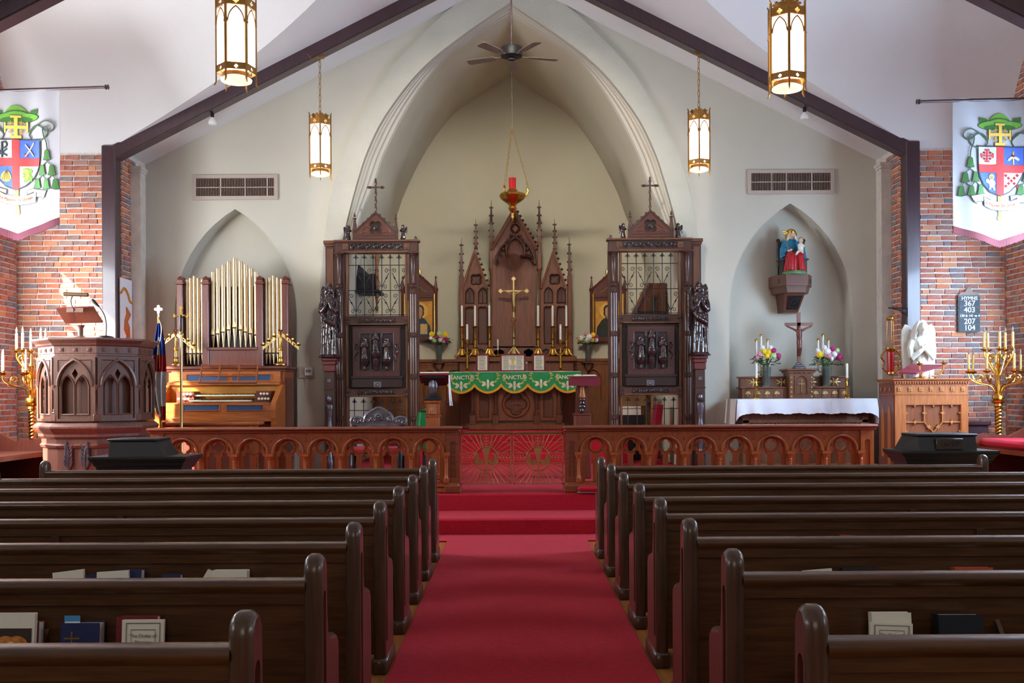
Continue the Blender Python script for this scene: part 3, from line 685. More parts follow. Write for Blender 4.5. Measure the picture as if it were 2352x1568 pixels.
# ================================================================== LANTERNS
def make_lantern(R, H, rot, chain, label, loc, hook=False):
    t = thing('hanging_lantern', label, 'lantern', loc, rot, 'hexagonal hanging lanterns')
    z = lambda f: H*f
    hexp = lambda r, zz, a0=pi/6: [(r*cos(a0+i*pi/3), r*sin(a0+i*pi/3), zz) for i in range(6)]
    ap = R*cos(pi/6)
    face_w = R
    def face(holes_fn, z0, z1, nm, mat, inset=0., th=.006, outer=None):
        m = MB(); m.prism(outer or rect(-face_w/2, face_w/2, z0, z1), holes_fn, -th, 0)
        base = m.v; me_s = None
        for i in range(6):
            mm = MB(); mm.v = list(base); mm.f = [list(f) for f in m.f]; mm.mi = list(m.mi)
            a = pi/3*i
            mm.tf(Matrix.Rotation(a, 4, 'Z') @ Matrix.Translation((0, -(ap-inset), 0)))
            mm.build(nm, mat, t, smooth=30)
    face([foil(0, z(.855), 4, R*.085, R*.07, 0, 24)], z(.815), z(.905), 'top_band', LBRASS)
    face([foil(0, z(.165), 4, R*.05, R*.05, 0, 20)], z(.135), z(.205), 'bottom_band', LBRASS)
    # tracery: pointed arch per face
    ar = MB()
    face([], z(.205), z(.815), 'glass_panel', LGLASS, inset=.012, th=.002)
    tr_o = rect(-face_w/2, face_w/2, z(.55), z(.815)); tr_h = arc_pts(0, z(.551), face_w*.84, z(.64), z(.815)-z(.655), 8)
    # slim arch band following the opening
    a1 = arc_pts(0, z(.62), face_w*.86, z(.64), z(.165), 8, True); a2 = arc_pts(0, z(.62), face_w*.74, z(.64), z(.148), 8, True)
    face([], 0, 0, 'arch_tracery', LBRASS, outer=a1+a2[::-1])
    for i in range(6):
        a = -pi/2+pi/6+pi/3*i; c, s = cos(a), sin(a)
        m = MB(); bw = R*.045
        prof = [(0,.0),(.04,.09),(.12,.13),(.2,.16),(.62,.16),(.635,.26),(.65,.16),(.8,.16),(.9,.16),(.96,.13),(1.0,.0)]
        ring = []
        for f, ww in prof:
            hw = R*max(.01, ww)*.42 if ww != .26 else R*.13
            out = R*(1+(.08 if f in (0, 1.0) else 0))
            ring.append([(out*c-s*hw-c*.006, out*s+c*hw-s*.006, z(f)), (out*c-s*hw+c*.006, out*s+c*hw+s*.006, z(f)), (out*c+s*hw+c*.006, out*s-c*hw+s*.006, z(f)), (out*c+s*hw-c*.006, out*s-c*hw-s*.006, z(f))])
        m.loft(ring, True, True); m.build('corner_bar', LBRASS, t, smooth=0)
    b = MB(); b.lathe([(R*.6, z(.1)), (R*.62, z(.06)), (R*.62, z(.06)), (R*.78, z(.055)), (R*.8, z(.075)), (R*.6, z(.10))], n=18); b.lathe([(R*.74, z(.07)), (R*.7, z(.05)), (R*.45, z(.035)), (.001, z(.028))], n=18); b.build('bowl', LBOWL, t)
    rgn = MB(); rgn.lathe([(R*.7, z(.135)), (R*.72, z(.1)), (R*.66, z(.1)), (R*.64, z(.135))], n=18); rgn.build('ring', LBRASS, t)
    cr = MB(); cr.lathe([(R*.66, z(.905)), (R*.66, z(.975)), (R*.6, z(.975)), (R*.5, z(.955)), (R*.12, z(.985)), (.01, z(1.05))], n=20)
    for i in range(10): a = 2*pi*i/10; cr.cbox(R*.65*cos(a), R*.65*sin(a), z(.98), R*.12, R*.12, z(.02))
    cr.build('crown', LBRASS, t)
    ch = MB(); zz = z(1.03); k = 0; ll = .085
    while zz < chain:
        pts = [(.016*cos(q), 0, zz+ll*.5+ll*.56*sin(q)) if k % 2 == 0 else (0, .016*cos(q), zz+ll*.5+ll*.56*sin(q)) for q in [2*pi*j/10 for j in range(10)]]
        ch.tube(pts, .0045, 5, closed=True); zz += ll*.92; k += 1
    ch.build('chain', LBRASS, t)
    if hook:
        m = MB(); m.tube([(x, 0, zq) for x, zq in smooth_curve([(.0, chain), (hook*.06, chain-.03), (hook*.12, chain-.04), (hook*.2, chain+.02)], 5)], .004, 5); m.cbox(0, 0, chain+.02, .12, .05, .03); m.build('wire', LBRASS, t)
def lamp_at(px, ytop, ybot, d, R, rot, label, hook=False):
    lo = P(px, ybot, d); hi_ = P(px, ytop, d); zc = roof(lo.x)-.20 if d > 10 else roof(lo.x)
    make_lantern(R, (hi_.z-lo.z)/1.0, rot, zc-lo.z-.01, label, lo, hook)
lamp_at(736, 262, 410, 13.93, .165, pi/6+.19, 'smaller hexagonal brass lantern hanging on a chain left of the chancel arch', -1)
lamp_at(1606, 252, 400, 13.93, .165, pi/6-.17, 'smaller hexagonal brass lantern hanging on a chain right of the chancel arch', 1)
lamp_at(543, -16, 199, 8.65, .168, .26, 'large glowing brass lantern at the upper left, cut by the picture edge')
lamp_at(1808, 6, 218, 8.65, .165, pi/6-.16, 'large glowing brass lantern at the upper right')
# flood bulbs under the truss
for px, py, lab in ((488, 270, 'white flood bulb under the left truss arm'), (1848, 258, 'white flood bulb under the right truss arm')):
    p = P(px, py+16, 13.93); t = thing('flood_bulb', lab, 'bulb', p, 0, 'flood bulbs')
    MB().lathe([(.001,.0),(.05,.0),(.056,.015),(.05,.05),(.028,.085),(.022,.1)], n=18).build('bulb', WHITEP, t)
    zt = roof(p.x)-.2-p.z
    MB().lathe([(.024,.098),(.026,.15),(.02,.16),(.012, max(zt, .17))], n=12).build('socket', BLACK, t)
# ================================================================== FAN, VENTS
p = P(1175, 122, 13.3); t = thing('ceiling_fan', 'dark ceiling fan on a long rod before the chancel arch', 'fan', p)
MB().lathe([(.02,-.10),(.045,-.095),(.05,-.075),(.035,-.065),(.1,-.06),(.145,-.045),(.15,-.02),(.15,.05),(.14,.075),(.05,.085),(.03,.1),(.012,.12)], n=28).build('motor', BLACK, t)
MB().lathe([(.012,.1),(.012,roof(p.x)-p.z-.05),(.06,roof(p.x)-p.z-.04),(.07,roof(p.x)-p.z-.005)], n=12).build('rod', BEAM, t)
for i in range(5):
    a = 2*pi*i/5+.25; m = MB(); m.prism([(.14,-.015),(.22,-.02),(.25,-.055),(.6,-.07),(.64,-.05),(.64,.05),(.6,.07),(.25,.055),(.22,.02),(.14,.015)], [], -.004, .004)
    m.v = [(q[0], q[2], q[1]-.045+q[2]*.14) for q in m.v]; m.tf(Matrix.Rotation(a, 4, 'Z')); m.build('blade', M('fan_blade', (92,76,64), .6) if i == 0 else bpy.data.materials['fan_blade'], t)
for (x0, y0, x1, y1), lab in (((442,402,638,458), 'wide metal air vent above the organ niche'), ((1717,390,1916,445), 'wide metal air vent above the statue niche')):
    a, b = P(x0, y0, DW-.02), P(x1, y1, DW-.02); a.y = b.y = DW
    w, h = b.x-a.x, a.z-b.z; t = thing('air_vent', lab, 'vent', ((a.x+b.x)/2, DW, b.z), 0, 'wall air vents')
    MB().prism(rect(-w/2, w/2, 0, h), [rect(-w/2+.055, w/2-.055, .055, h-.05)], -.03, -.001).build('frame', VENTF, t, smooth=0)
    MB().box(-w/2+.02, w/2-.02, -.006, -.001, .02, h-.02).build('backing', VENTD, t, smooth=0)
    m = MB(); n = 48
    for i in range(n):
        xx = lerp(-w/2+.06, w/2-.06, (i+.5)/n); m.box(xx-.004, xx+.004, -.022, -.012, .05, h-.05)
    m.build('louvres', VENTL, t, smooth=0)
    for f in (.33, .62, .88) if x0 < 1000 else (.28, .45, .74): MB().box(-w/2+w*f-.008, -w/2+w*f+.008, -.028, -.02, .05, h-.05).build('mullion', VENTF, t, smooth=0)
    MB().box(-w/2+.05, w/2-.05, -.028, -.02, h*.48, h*.48+.012).build('crossbar', VENTF, t, smooth=0)
# ================================================================== PULPIT
pc = Vector((-5.05, 12.12, PLAT)); t = thing('pulpit', 'octagonal carved oak pulpit with pointed arch panels', 'pulpit', pc, .39)
zz = lambda y: 1.49-(y-905)*.005026-PLAT
def octo(r, z): return [(r*cos(pi/8*0+pi/4*i-pi/2), r*sin(pi/4*i-pi/2), z) for i in range(8)]
R0 = .63
m = MB(); m.loft([octo(r, zz(y)) for r, y in ((.60,1130),(.60,1026),(.62,1024),(.635,1018),(.615,1014),(.615,1004),(.65,998),(.65,992),(.69,984),(.71,978),(.71,974),(.66,966),(.6,966))], True, True); m.build('base', PULP, t, smooth=20)
m = MB(); m.loft([octo(r, zz(y)) for r, y in ((.57,968),(.57,815))], True, True); m.build('drum', PULPD, t, smooth=0)
m = MB(); m.loft([octo(r, zz(y)) for r, y in ((.6,818),(.655,816),(.655,812),(.635,810),(.635,806),(.645,805),(.645,789),(.67,786),(.68,782),(.715,777),(.73,774),(.73,770),(.6,768),(.5,768),(.5,778))], True, True); m.build('cornice', PULP, t, smooth=20)
fw = 2*R0*sin(pi/8); ap = R0*cos(pi/8); z0, z1 = zz(962), zz(814); zs = zz(880); za = zz(822)
f = MB()
f.prism(rect(-fw/2, fw/2, z0, z1), [arc_pts(0, z0+.03, fw*.80, zs, za-zs, 10)], -.045, 0)
f.sweep(arc_pts(0, zs, fw*.82, zs, za-zs+.01, 12, True), [(-.02,-.045),(-.012,-.065),(.006,-.068),(.018,-.045)])
lw = fw*.31
la = arc_pts(-lw*.56, z0+.08, lw, zs-.02, .14, 8); lb = arc_pts(lw*.56, z0+.08, lw, zs-.02, .14, 8)
kite = [(0, zs+.07), (.035, zs+.14), (0, zs+.20), (-.035, zs+.14)]
f.prism([(x*.97, z) for x, z in arc_pts(0, z0+.03, fw*.80, zs, za-zs, 10)], [la, lb, kite], -.028, -.004)
for h in (la, lb): f.sweep(h, [(-.011,-.028),(-.004,-.04),(.008,-.03),(.008,-.026)], True)
for sx in (-1, 1): f.sweep([(sx*.06, z1-.035), (sx*.19, z1-.035), (sx*.19, z1-.17)][::sx], [(-.006,-.045),(0,-.055),(.006,-.045)])
fme = f.mesh('arch_panel', PULPD, 30)
col = MB(); col.bbox(-.036,.036,-.036,.036,0,.085,.006)
zc0 = z0+.0; Hc = zs-z0
col.lathe([(.036,.085),(.04,.1),(.03,.115),(.034,.13),(.022,.15),(.02,.17),(.02,Hc-.1),(.026,Hc-.09),(.02,Hc-.08),(.024,Hc-.06),(.045,Hc-.02),(.047,Hc+.01),(.03,Hc+.012)], n=14); col.bbox(-.02,.02,-.01,.03,Hc,z1-z0,.004)
cme = col.mesh('column', PULP, 40)
sq = MB(); sq.bbox(-.024,.024,-.012,0,-.024,.024,.006); sq.lathe([(.014,-.01),(.012,-.018),(.004,-.02)], (0,0,0), 8, 'y'); sme = sq.mesh('rosette_block', PULP, 30)
for i in range(8):
    a = -pi/2+pi/4*i
    o = link('column', cme, t, (R0*.995*cos(a), R0*.995*sin(a), z0)); o.rotation_euler[2] = a+pi/2
    a2 = a+pi/8
    o = link('arch_panel', fme, t, (ap*cos(a2)*.985, ap*sin(a2)*.985, 0)); o.rotation_euler[2] = a2+pi/2
    for k in (-1, 0, 1):
        u = k*.16; apc = .645*cos(pi/8)
        o = link('rosette_block', sme, t, (apc*cos(a2)-u*sin(a2), apc*sin(a2)+u*cos(a2), zz(797))); o.rotation_euler[2] = a2+pi/2
# acanthus leaves on the base
for px, s in ((163, 1), (197, -1)):
    q = P(px, 1075, 11.62)-pc; lf = MB()
    for k in range(5):
        zb = k*.05; lf.tube([(0,0,zb), (s*-.035,-.012,zb+.05), (s*-.05*(1-.12*k),-.02,zb+.1), (s*-.03,-.026,zb+.125)], [.014,.018,.014,.005], 6)
        lf.tube([(0,0,zb), (s*.03,-.012,zb+.045), (s*.045,-.018,zb+.085)], [.014,.015,.005], 6)
    lf.tube([(0,0,-.02),(0,-.012,.13),(s*-.012,-.016,.24),(s*-.04,-.02,.27)], [.02,.02,.012,.006], 6)
    o = lf.build('acanthus_leaf', SILVER, t); o.location = (q.x, -.545 if px == 163 else -.545, q.z); o.location.y = -(.60*cos(pi/8)-.0)+.012+abs(q.x+.1)*0; o.rotation_euler[2] = 0
    a2 = -pi/2-pi/8; u = (-.03 if px == 163 else .16); apc = .60*cos(pi/8)+.01
    o.location = (apc*cos(a2)-(u-.06)*sin(a2), apc*sin(a2)+(u-.06)*cos(a2), q.z); o.rotation_euler[2] = a2+pi/2
# book stand with lamp on the pulpit
base = P(185, 772, 12.0); t = thing('reading_stand', 'wooden reading board with a brass lamp on top of the pulpit', 'stand', (base.x, 12.0, pc.z+zz(768)))
L = lambda px, py, d=12.0: P(px, py, d)-t.location
c4 = [L(128,708,11.9), L(214,705,11.85), L(236,741,12.15), L(150,743,12.2)]
n = Vector((0, .5, .5)).normalized()*.02
MB().add([tuple(p) for p in c4]+[tuple(p+n) for p in c4], [(0,1,2,3),(7,6,5,4),(0,4,5,1),(1,5,6,2),(2,6,7,3),(3,7,4,0)]).build('board', ORGAND, t, smooth=0)
MB().lathe([(.09,0),(.09,.02),(.03,.04),(.03,.13),(.05,.17)], (0,0,0), 14).build('post', PULP, t)
MB().cbox(*(L(173,712,11.84)), .2, .03, .05).build('bracket', PULP, t, smooth=0)
lam = MB(); a, b = L(147,675,11.8), L(202,677,11.8); lam.tube([a, b], .024, 12); lam.build('lamp_shade', M('lamp_bronze', (96,74,54), .4, .6), t)
lam = MB(); lam.tube(smooth_curve([tuple(L(*q, 11.82)) for q in ((166,680),(163,690),(165,702),(170,712))], 5), .007, 8); lam.tube([tuple(L(*q, 11.82)) for q in ((168,710),(171,730),(170,742))], .003, 5); lam.build('lamp_neck', BLACK, t)
p = P(243, 769, 11.75); p.z = pc.z+zz(768); t = thing('microphone', 'black gooseneck microphone on the pulpit ledge', 'microphone', p)
MB().lathe([(.09,0),(.09,.012),(.06,.022),(.012,.03)], n=16).build('base', BLACK, t)
L2 = lambda px, py: tuple(P(px, py, 11.75)-p)
nk = MB(); nk.tube(smooth_curve([(0,0,.02), L2(244,745), L2(239,722), L2(226,702)], 6), .007, 8); nk.build('gooseneck', BLACK, t)
nk = MB(); nk.tube([L2(227,704), L2(220,697), L2(214,691), L2(211,688)], [.011,.018,.022,.016], 10); nk.build('mic_head', BLACK, t)
# ================================================================== CANDELABRA
def candelabrum(loc, H, label, rot, flame):
    t = thing('candelabrum', label, 'candelabrum', loc, rot, 'tall branched candelabra')
    k = H/2.0
    MB().lathe([(.16*k,0),(.16*k,.05*k),(.13*k,.07*k),(.13*k,.12*k),(.10*k,.15*k),(.10*k,.2*k),(.085*k,.22*k),(.07*k,.3*k),(.085*k,.33*k),(.05*k,.37*k),(.045*k,.40*k)], n=20).build('base', GOLD, t)
    sh = MB(); rings = []
    for i in range(61):
        f = i/60; zz_ = lerp(.4, .98, f)*k; rr = lerp(.036, .044, f)*k
        rings.append([((rr+.006*k*cos(3*(a-f*26)))*cos(a), (rr+.006*k*cos(3*(a-f*26)))*sin(a), zz_) for a in [2*pi*j/15 for j in range(15)]])
    sh.loft(rings, True, True); sh.build('twisted_shaft', GOLD, t)
    MB().lathe([(.04*k,.97*k),(.06*k,.99*k),(.055*k,1.02*k),(.09*k,1.04*k),(.095*k,1.06*k),(.06*k,1.08*k),(.085*k,1.10*k),(.08*k,1.13*k),(.04*k,1.14*k),(.03*k,1.2*k),(.02*k,1.5*k),(.03*k,1.52*k),(.04*k,1.56*k),(.02*k,1.6*k),(.012*k,1.72*k)], n=18).build('capital', GOLD, t)
    def arm(a, rad, zc, h0):
        m = MB(); c, s = cos(a), sin(a)
        pr = smooth_curve([(.03*k, h0), (.10*k, h0+.12*k), (rad*.72, lerp(h0, zc, .50)), (rad, lerp(h0, zc, .72)), (rad*1.02, zc)], 5)
        m.tube([(r*c, r*s, z) for r, z in pr], .011*k, 7)
        m.tube([((rad*.62+q[0])*c, (rad*.62+q[0])*s, lerp(h0, zc, .72)+q[1]) for q in spiral(0, 0, .06*k, 1.4, -pi/2, 1, 14)], .008*k, 6)
        br = m.build('branch', GOLD, t)
        MB().lathe([(.012*k,zc-.03*k),(.045*k,zc-.01*k),(.055*k,zc+.005*k),(.02*k,zc+.01*k),(.022*k,zc+.03*k)], (rad*1.02*c, rad*1.02*s, 0), 12).build('drip_cup', GOLD, br)
        cb = MB(); cb.lathe([(.017*k,zc+.01*k),(.017*k,zc+.23*k),(.006*k,zc+.235*k)], (rad*1.02*c, rad*1.02*s, 0), 10); cb.build('candle_tube', WAXY if flame else WAX, br)
        fb = MB(); fb.lathe([(.004*k,zc+.235*k),(.012*k,zc+.25*k),(.013*k,zc+.27*k),(.003*k,zc+.31*k)], (rad*1.02*c, rad*1.02*s, 0), 8); fb.build('flame_bulb', GLASS if flame else WAX, br)
    for i in range(7): arm(2*pi*i/7+.2, .37*k, 1.46*k, 1.14*k)
    for i in range(5): arm(2*pi*i/5+.5, .18*k, 1.76*k, 1.40*k)
    return t
pl = P(73, 930, 12.9); candelabrum((pl.x, 12.9, PLAT), 2.0*(pl.z-PLAT)/1.09*1.05, 'tall gilt branched candelabrum left of the pulpit, blazing in sunlight', .3, False)
pr_ = P(2293, 915, 12.75); candelabrum((pr_.x, 12.75, PLAT), 2.0*(pr_.z-PLAT)/1.09, 'tall brass branched candelabrum beneath the hymn board', .1, True)
# ================================================================== FLAG, PROCESSIONAL CROSS
pf = P(368, 980, 12.75); t = thing('flag', 'red, white and blue flag draped on a pole with a white cross finial', 'flag', (pf.x, 12.75, PLAT))
L = lambda px, py, d=12.75: P(px, py, d)-t.location
top = L(364, 728)
MB().tube([(.03,0,0), tuple(top)], .014, 10).build('pole', GOLD, t)
MB().lathe([(.12,0),(.12,.03),(.05,.06),(.03,.2)], (.03,0,0), 16).build('pole_base', GOLD, t)
fc = L(364, 710); m = MB()
m.prism(foil(fc.x, fc.z, 4, .035, .02, 0, 32), [], fc.y-.008, fc.y+.008); m.box(fc.x-.01, fc.x+.01, fc.y-.007, fc.y+.007, top.z-.02, fc.z); m.build('cross_finial', M('finial_white', (246,240,226), .4, .2), t)
cl = MB(); rows = []; nr, nc = 30, 22
ctr = [(366,742),(366,790),(364,840),(362,880),(366,920),(372,958)]; wid = [5,13,18,20,15,9]
for i in range(nr+1):
    f = i/nr*5; k = min(4, int(f)); q = f-k
    cx, cy = lerp(ctr[k][0], ctr[k+1][0], q), lerp(ctr[k][1], ctr[k+1][1], q); w = lerp(wid[k], wid[k+1], q)
    row = []
    for j in range(nc+1):
        u = j/nc*2-1; d = 12.72+.05*sin(u*9+f*.5)*(w/20)
        edge = (8*sin(u*2.2+.6) if i == nr else 0)
        row.append(tuple(L(cx+u*w, cy+edge, d)))
    rows.append(row)
for i in range(nr):
    for j in range(nc):
        f = i/nr
        mi = 0 if f < .27 else (1 if f < .44 and j > 3 else 2)
        if .12 < f < .3 and 7 < j < 12 and (i*7+j*5) % 5 != 0: mi = 2
        if f > .86 and j > 9: mi = 1
        b = len(cl.v); cl.v += [rows[i][j], rows[i][j+1], rows[i+1][j+1], rows[i+1][j]]; cl.f.append([b,b+1,b+2,b+3]); cl.mi.append(mi)
o = cl.build('flag_cloth', [M('flag_blue', (30,62,150), .8), M('flag_red', (186,24,44), .8), M('flag_white', (240,236,230), .8)], t, smooth=80, fix=False)
bm2 = bmesh.new(); bm2.from_mesh(o.data); bmesh.ops.remove_doubles(bm2, verts=bm2.verts, dist=1e-4); bm2.to_mesh(o.data); bm2.free()
cd_ = MB(); cd_.tube(smooth_curve([tuple(L(*q, 12.68)) for q in ((366,735),(371,752),(369,775),(366,790))], 5), .005, 6); cd_.build('gold_cord', GOLDP, t)
# processional crucifix on a staff
def corpus(mb, s, arms=.42):
    """small hanging figure, height s, origin at the crossing of the arms, facing -y"""
    mb.ell((0,-.02*s,.06*s), (.055*s,.06*s,.075*s)); mb.tube([(0,-.02*s,.02*s),(0,-.02*s,-.12*s),(.0,-.03*s,-.3*s)], [.07*s,.085*s,.065*s], 8)
    mb.tube([(0,-.03*s,-.28*s),(.012*s,-.06*s,-.5*s),(0,-.03*s,-.72*s)], [.075*s,.06*s,.04*s], 8)
    mb.ell((0,-.03*s,-.33*s), (.085*s,.06*s,.07*s))
    for k in (-1, 1): mb.tube([(k*.05*s,-.02*s,-.02*s),(k*arms*.5*s,-.02*s,.05*s),(k*arms*s,-.01*s,.13*s)], [.04*s,.032*s,.024*s], 7)
    return mb
ps = P(417, 985, 12.7); t = thing('processional_cross', 'brass processional crucifix on a tall staff before the organ', 'cross', (ps.x, 12.7, PLAT))
L = lambda px, py, d=12.7: P(px, py, d)-t.location
h = L(416, 768).z
MB().lathe([(.1,0),(.1,.03),(.03,.05),(.017,.08),(.017,h*.5),(.017,h),(.026,h+.01),(.02,h+.04),(.012,h+.06)], n=12).build('staff', GOLDP, t)
x = L(418, 725); m = MB(); zc = x.z
m.prism([(-.012,h),(.012,h),(.012,zc-.05),(.012,zc-.012),(.07,zc-.012),(.085,zc-.03),(.1,zc),(.085,zc+.03),(.07,zc+.012),(.012,zc+.012),(.012,zc+.08),(.03,zc+.095),(0,zc+.13),(-.03,zc+.095),(-.012,zc+.08),(-.012,zc+.012),(-.07,zc+.012),(-.085,zc+.03),(-.1,zc),(-.085,zc-.03),(-.07,zc-.012),(-.012,zc-.012)], [], -.01, .01); m.build('cross', GOLD, t, smooth=0)
m = corpus(MB(), .26, .3); m.tf(Matrix.Translation((0,-.01,zc-.02))); obuild(m, 'corpus', M('corpus_dark', (70,62,60), .35, .5), t, .006, 2)
# ================================================================== ORGAN
org = Vector((-4.04, 14.1, PLAT)); t = thing('pipe_organ', 'oak chamber organ with silvery pipes and two keyboards', 'organ', org)
L = lambda px, py, d: P(px, py, d)-org
XL, XR = -.816, .82
zl = L(529, 843, 14.1).z
m = MB(); m.box(XL, XR, 0, .6, 0, zl-.03); m.build('case', ORGANV, t, smooth=0)
m = MB(); m.bbox(XL-.05, XR+.05, -.05, .64, zl-.03, zl+.015, .01); m.bbox(XL-.025, XR+.025, -.025, .62, zl-.06, zl-.03, .008); m.build('ledge', ORGAND, t)
# inset side panels (right flank)
m = MB(); m.box(XR-.005, XR+.008, .06, .54, .2, zl-.15); m.build('side_panel', ORGAND, t, smooth=0)
# upper case posts
YU = .25; zu = zl+.015
uz = lambda py: L(529, py, 14.35).z
ux = lambda px: L(px, 700, 14.35).x
posts = [(405,419), (463.5,478.5), (587.5,603), (648,661)]
for a, b in posts:
    x0, x1 = ux(a), ux(b); ztop = uz(652)
    m = MB(); m.bbox(x0, x1, YU, YU+.24, zu, ztop, .008); m.bbox(x0-.012, x1+.012, YU-.012, YU+.25, ztop, ztop+.03, .006)
    cx = (x0+x1)/2; w = (x1-x0)
    for yy in (YU+.05, YU+.2): m.loft([[(cx-w*r, yy-.045*r*2, z), (cx+w*r, yy-.045*r*2, z), (cx+w*r, yy+.045*r*2, z), (cx-w*r, yy+.045*r*2, z)] for r, z in ((.45,ztop+.03),(.45,ztop+.06),(.3,ztop+.07),(.42,ztop+.09),(.02,ztop+.125))], True, True)
    m.build('case_post', ORGAND, t, smooth=20)
m = MB(); m.bbox(ux(478), ux(588), YU+.02, YU+.06, zu, uz(800), .006); m.bbox(ux(474), ux(592), YU-.01, YU+.1, uz(804), uz(797), .008); m.build('centre_panel', ORGAND, t)
m = MB()
for a, b, y in ((419,464,690),(478,588,655),(603,648,690)): m.box(ux(a), ux(b), YU+.19, YU+.21, zu, uz(y))
m.build('backboard', BLACKW, t, smooth=0)
def pipe(px, ytop, ymouth, ybot, wpx):
    x = ux(px); r = wpx/2*14.35/F; zt, zm, zb = uz(ytop), uz(ymouth), uz(ybot); y = YU+.11
    m = MB(); prof = [(r*.30,zb),(r*.98,zm-.012),(r,zm),(r,zt-.004),(r*.86,zt),(r*.86,zt-.03)]
    m.lathe(prof, (x,y,0), 16)
    o = m.build('organ_pipe', PIPE, t)
    k = MB(); mw = r*.75; k.prism([(x-mw,zm+.01),(x+mw,zm+.01),(x+mw*.8,zm+.05),(x,zm+.11),(x-mw*.8,zm+.05)], [], y-r*1.02, y-r*.5); k.build('pipe_mouth', PIPE, o, smooth=0)
    k = MB(); k.box(x-mw, x+mw, y-r*1.06, y-r*.7, zm-.008, zm+.012); k.build('mouth_slot', BLACK, o, smooth=0)
for px, yt in ((424,639),(432,636),(441,631),(450,636),(459.5,639)): pipe(px, yt, 811, 836, 8.4)
for px, yt in ((607,639),(615.5,636),(624.5,631),(634,636),(643.5,639)): pipe(px, yt, 811, 836, 8.4)
for px, yt, ym in ((484,622,769),(495.7,614,766),(508,606,762),(520.6,598,757),(534.5,590,752),(548,598,757),(560,606,762),(571.5,614,766),(584,622,769)): pipe(px, yt, ym, 798, 10.6 if px != 534.5 else 12)
# console
cz = lambda py, d=13.7: L(529, py, d).z
YC = -.55
for x0, x1 in ((XL-.01, XL+.06), (XR-.06, XR+.01)):
    pr = [(YC, cz(983,13.55)),(0, cz(983,13.55)),(0, zl-.25),(-.12, zl-.25),(YC, cz(925,13.55)),(YC-.02, cz(940,13.55))]
    m = MB(); m.loft([[(x, y, z) for y, z in pr] for x in (x0, x1)], True, True); m.build('cheek', ORGAN, t, smooth=0)
MB().box(XL+.04, XR-.04, YC+.02, 0, cz(960), cz(926)).build('key_desk', ORGAN, t, smooth=0)
MB().bbox(XL+.03, XR-.03, YC-.0, YC+.05, cz(968), cz(958), .008).build('desk_moulding', ORGAN, t)
MB().box(XL+.06, XR-.06, -.12, -.02, cz(926), zl-.24).build('fall_back', M('organ_gold_oak', (190,126,44), .35, 0, .2, 5, .05, 14, (.8,9,9), .2), t, smooth=0)
m = MB(); m.bbox(XL+.03, XR-.03, -.16, 0, zl-.26, zl-.215, .008); m.bbox(XL+.03, XR-.03, -.10, 0, zl-.215, zl-.19, .006); m.build('key_lid', ORGAN, t)
MB().box(XL+.05, XR-.05, -.03, 0, zl-.19, zl-.06).build('upper_panel', ORGAN, t, smooth=0)
for a, b, y0, y1, d in ((428,520,860,876,14.05),(532,622,860,876,14.05),(420,503,930,943,13.55),(519,604,930,943,13.55)):
    p0, p1 = L(a, y0, d), L(b, y1, d); yy = -.034 if d > 14 else YC+.018
    MB().prism([(x, z) for x, z in rect(p0.x, p1.x, p1.z, p0.z)], [], yy, yy+.01).build('grille_cloth', BLUEF, t, smooth=0)
    m = MB(); m.sweep(rect(p0.x, p1.x, p1.z, p0.z), [(-.008, yy),(0, yy-.012),(.008, yy)], True); m.build('grille_frame', ORGAN, t, smooth=0)
def manual(px0, px1, z, y0, y1):
    a, b = L(px0, 920, 13.8).x, L(px1, 920, 13.8).x; n = 34; m = MB(); bl = MB()
    for i in range(n):
        w = (b-a)/n; m.box(a+i*w+.0008, a+(i+1)*w-.0008, y0, y1, z-.02, z)
        if i % 7 not in (2, 6): bl.box(a+(i+1)*w-w*.28, a+(i+1)*w+w*.28, lerp(y0, y1, .35), y1, z, z+.012)
    o = m.build('keyboard', IVORY, t, smooth=0); bl.build('sharps', BLACK, o, smooth=0)
zk = cz(926)
MB().box(XL+.1, XR-.1, YC+.05, -.1, zk, zk+.012).build('key_slip', ORGAN, t, smooth=0)
manual(441, 582, zk+.045, YC+.10, YC+.24); manual(446, 586, zk+.12, YC+.22, YC+.36)
for px, py in [(423.5,905),(431,905),(438.5,905),(411,916),(419,916),(426,916),(433,916),(600,904),(607,904),(614.5,904),(595.5,915.5),(603,915.5),(610,915.5),(617,915.5)]:
    q = L(px, py, 13.72); m = MB(); m.lathe([(.006,.0),(.006,-.03),(.017,-.032),(.018,-.04),(.012,-.046),(.002,-.047)], (q.x, -.36, q.z), 12, 'y'); m.build('stop_knob', IVORY, t)
for a, b in ((406,446),(588,622)):
    x0, x1 = L(a, 910, 13.75).x, L(b, 910, 13.75).x; MB().box(x0, x1, -.36, -.1, zk, cz(898, 13.75)).build('stop_jamb', ORGAND, t, smooth=0)
# music rack lattice
pts = {}
for nm, a, b, dd in (('top', (463,594), 836, 13.95), ('bot', (458,590), 878, 13.78)):
    pts[nm] = (L(a[0], b, dd), L(a[1], b, dd))
def rk(u, v): 
    A = pts['bot'][0].lerp(pts['bot'][1], u); B = pts['top'][0].lerp(pts['top'][1], u); return A.lerp(B, v)
for v in (0.02, .35, .66, .97):
    MB().tube([rk(0, v), rk(1, v)], .012, 4).build('rack_slat', ORGANV, t, smooth=0)
for u in (0.01, .33, .67, .99):
    MB().tube([rk(u, 0), rk(u, 1)], .012, 4).build('rack_slat', ORGANV, t, smooth=0)
MB().tube([rk(-.01, -.02)+Vector((0,-.03,0)), rk(1.01, -.02)+Vector((0,-.03,0))], .016, 6).build('rack_ledge', ORGAND, t, smooth=0)
m = MB(); m.box(XL+.1, XR-.1, -.3, 0, 0, cz(968)-.02); m.build('kick_panel', ORGAND, t, smooth=0)
m = MB()
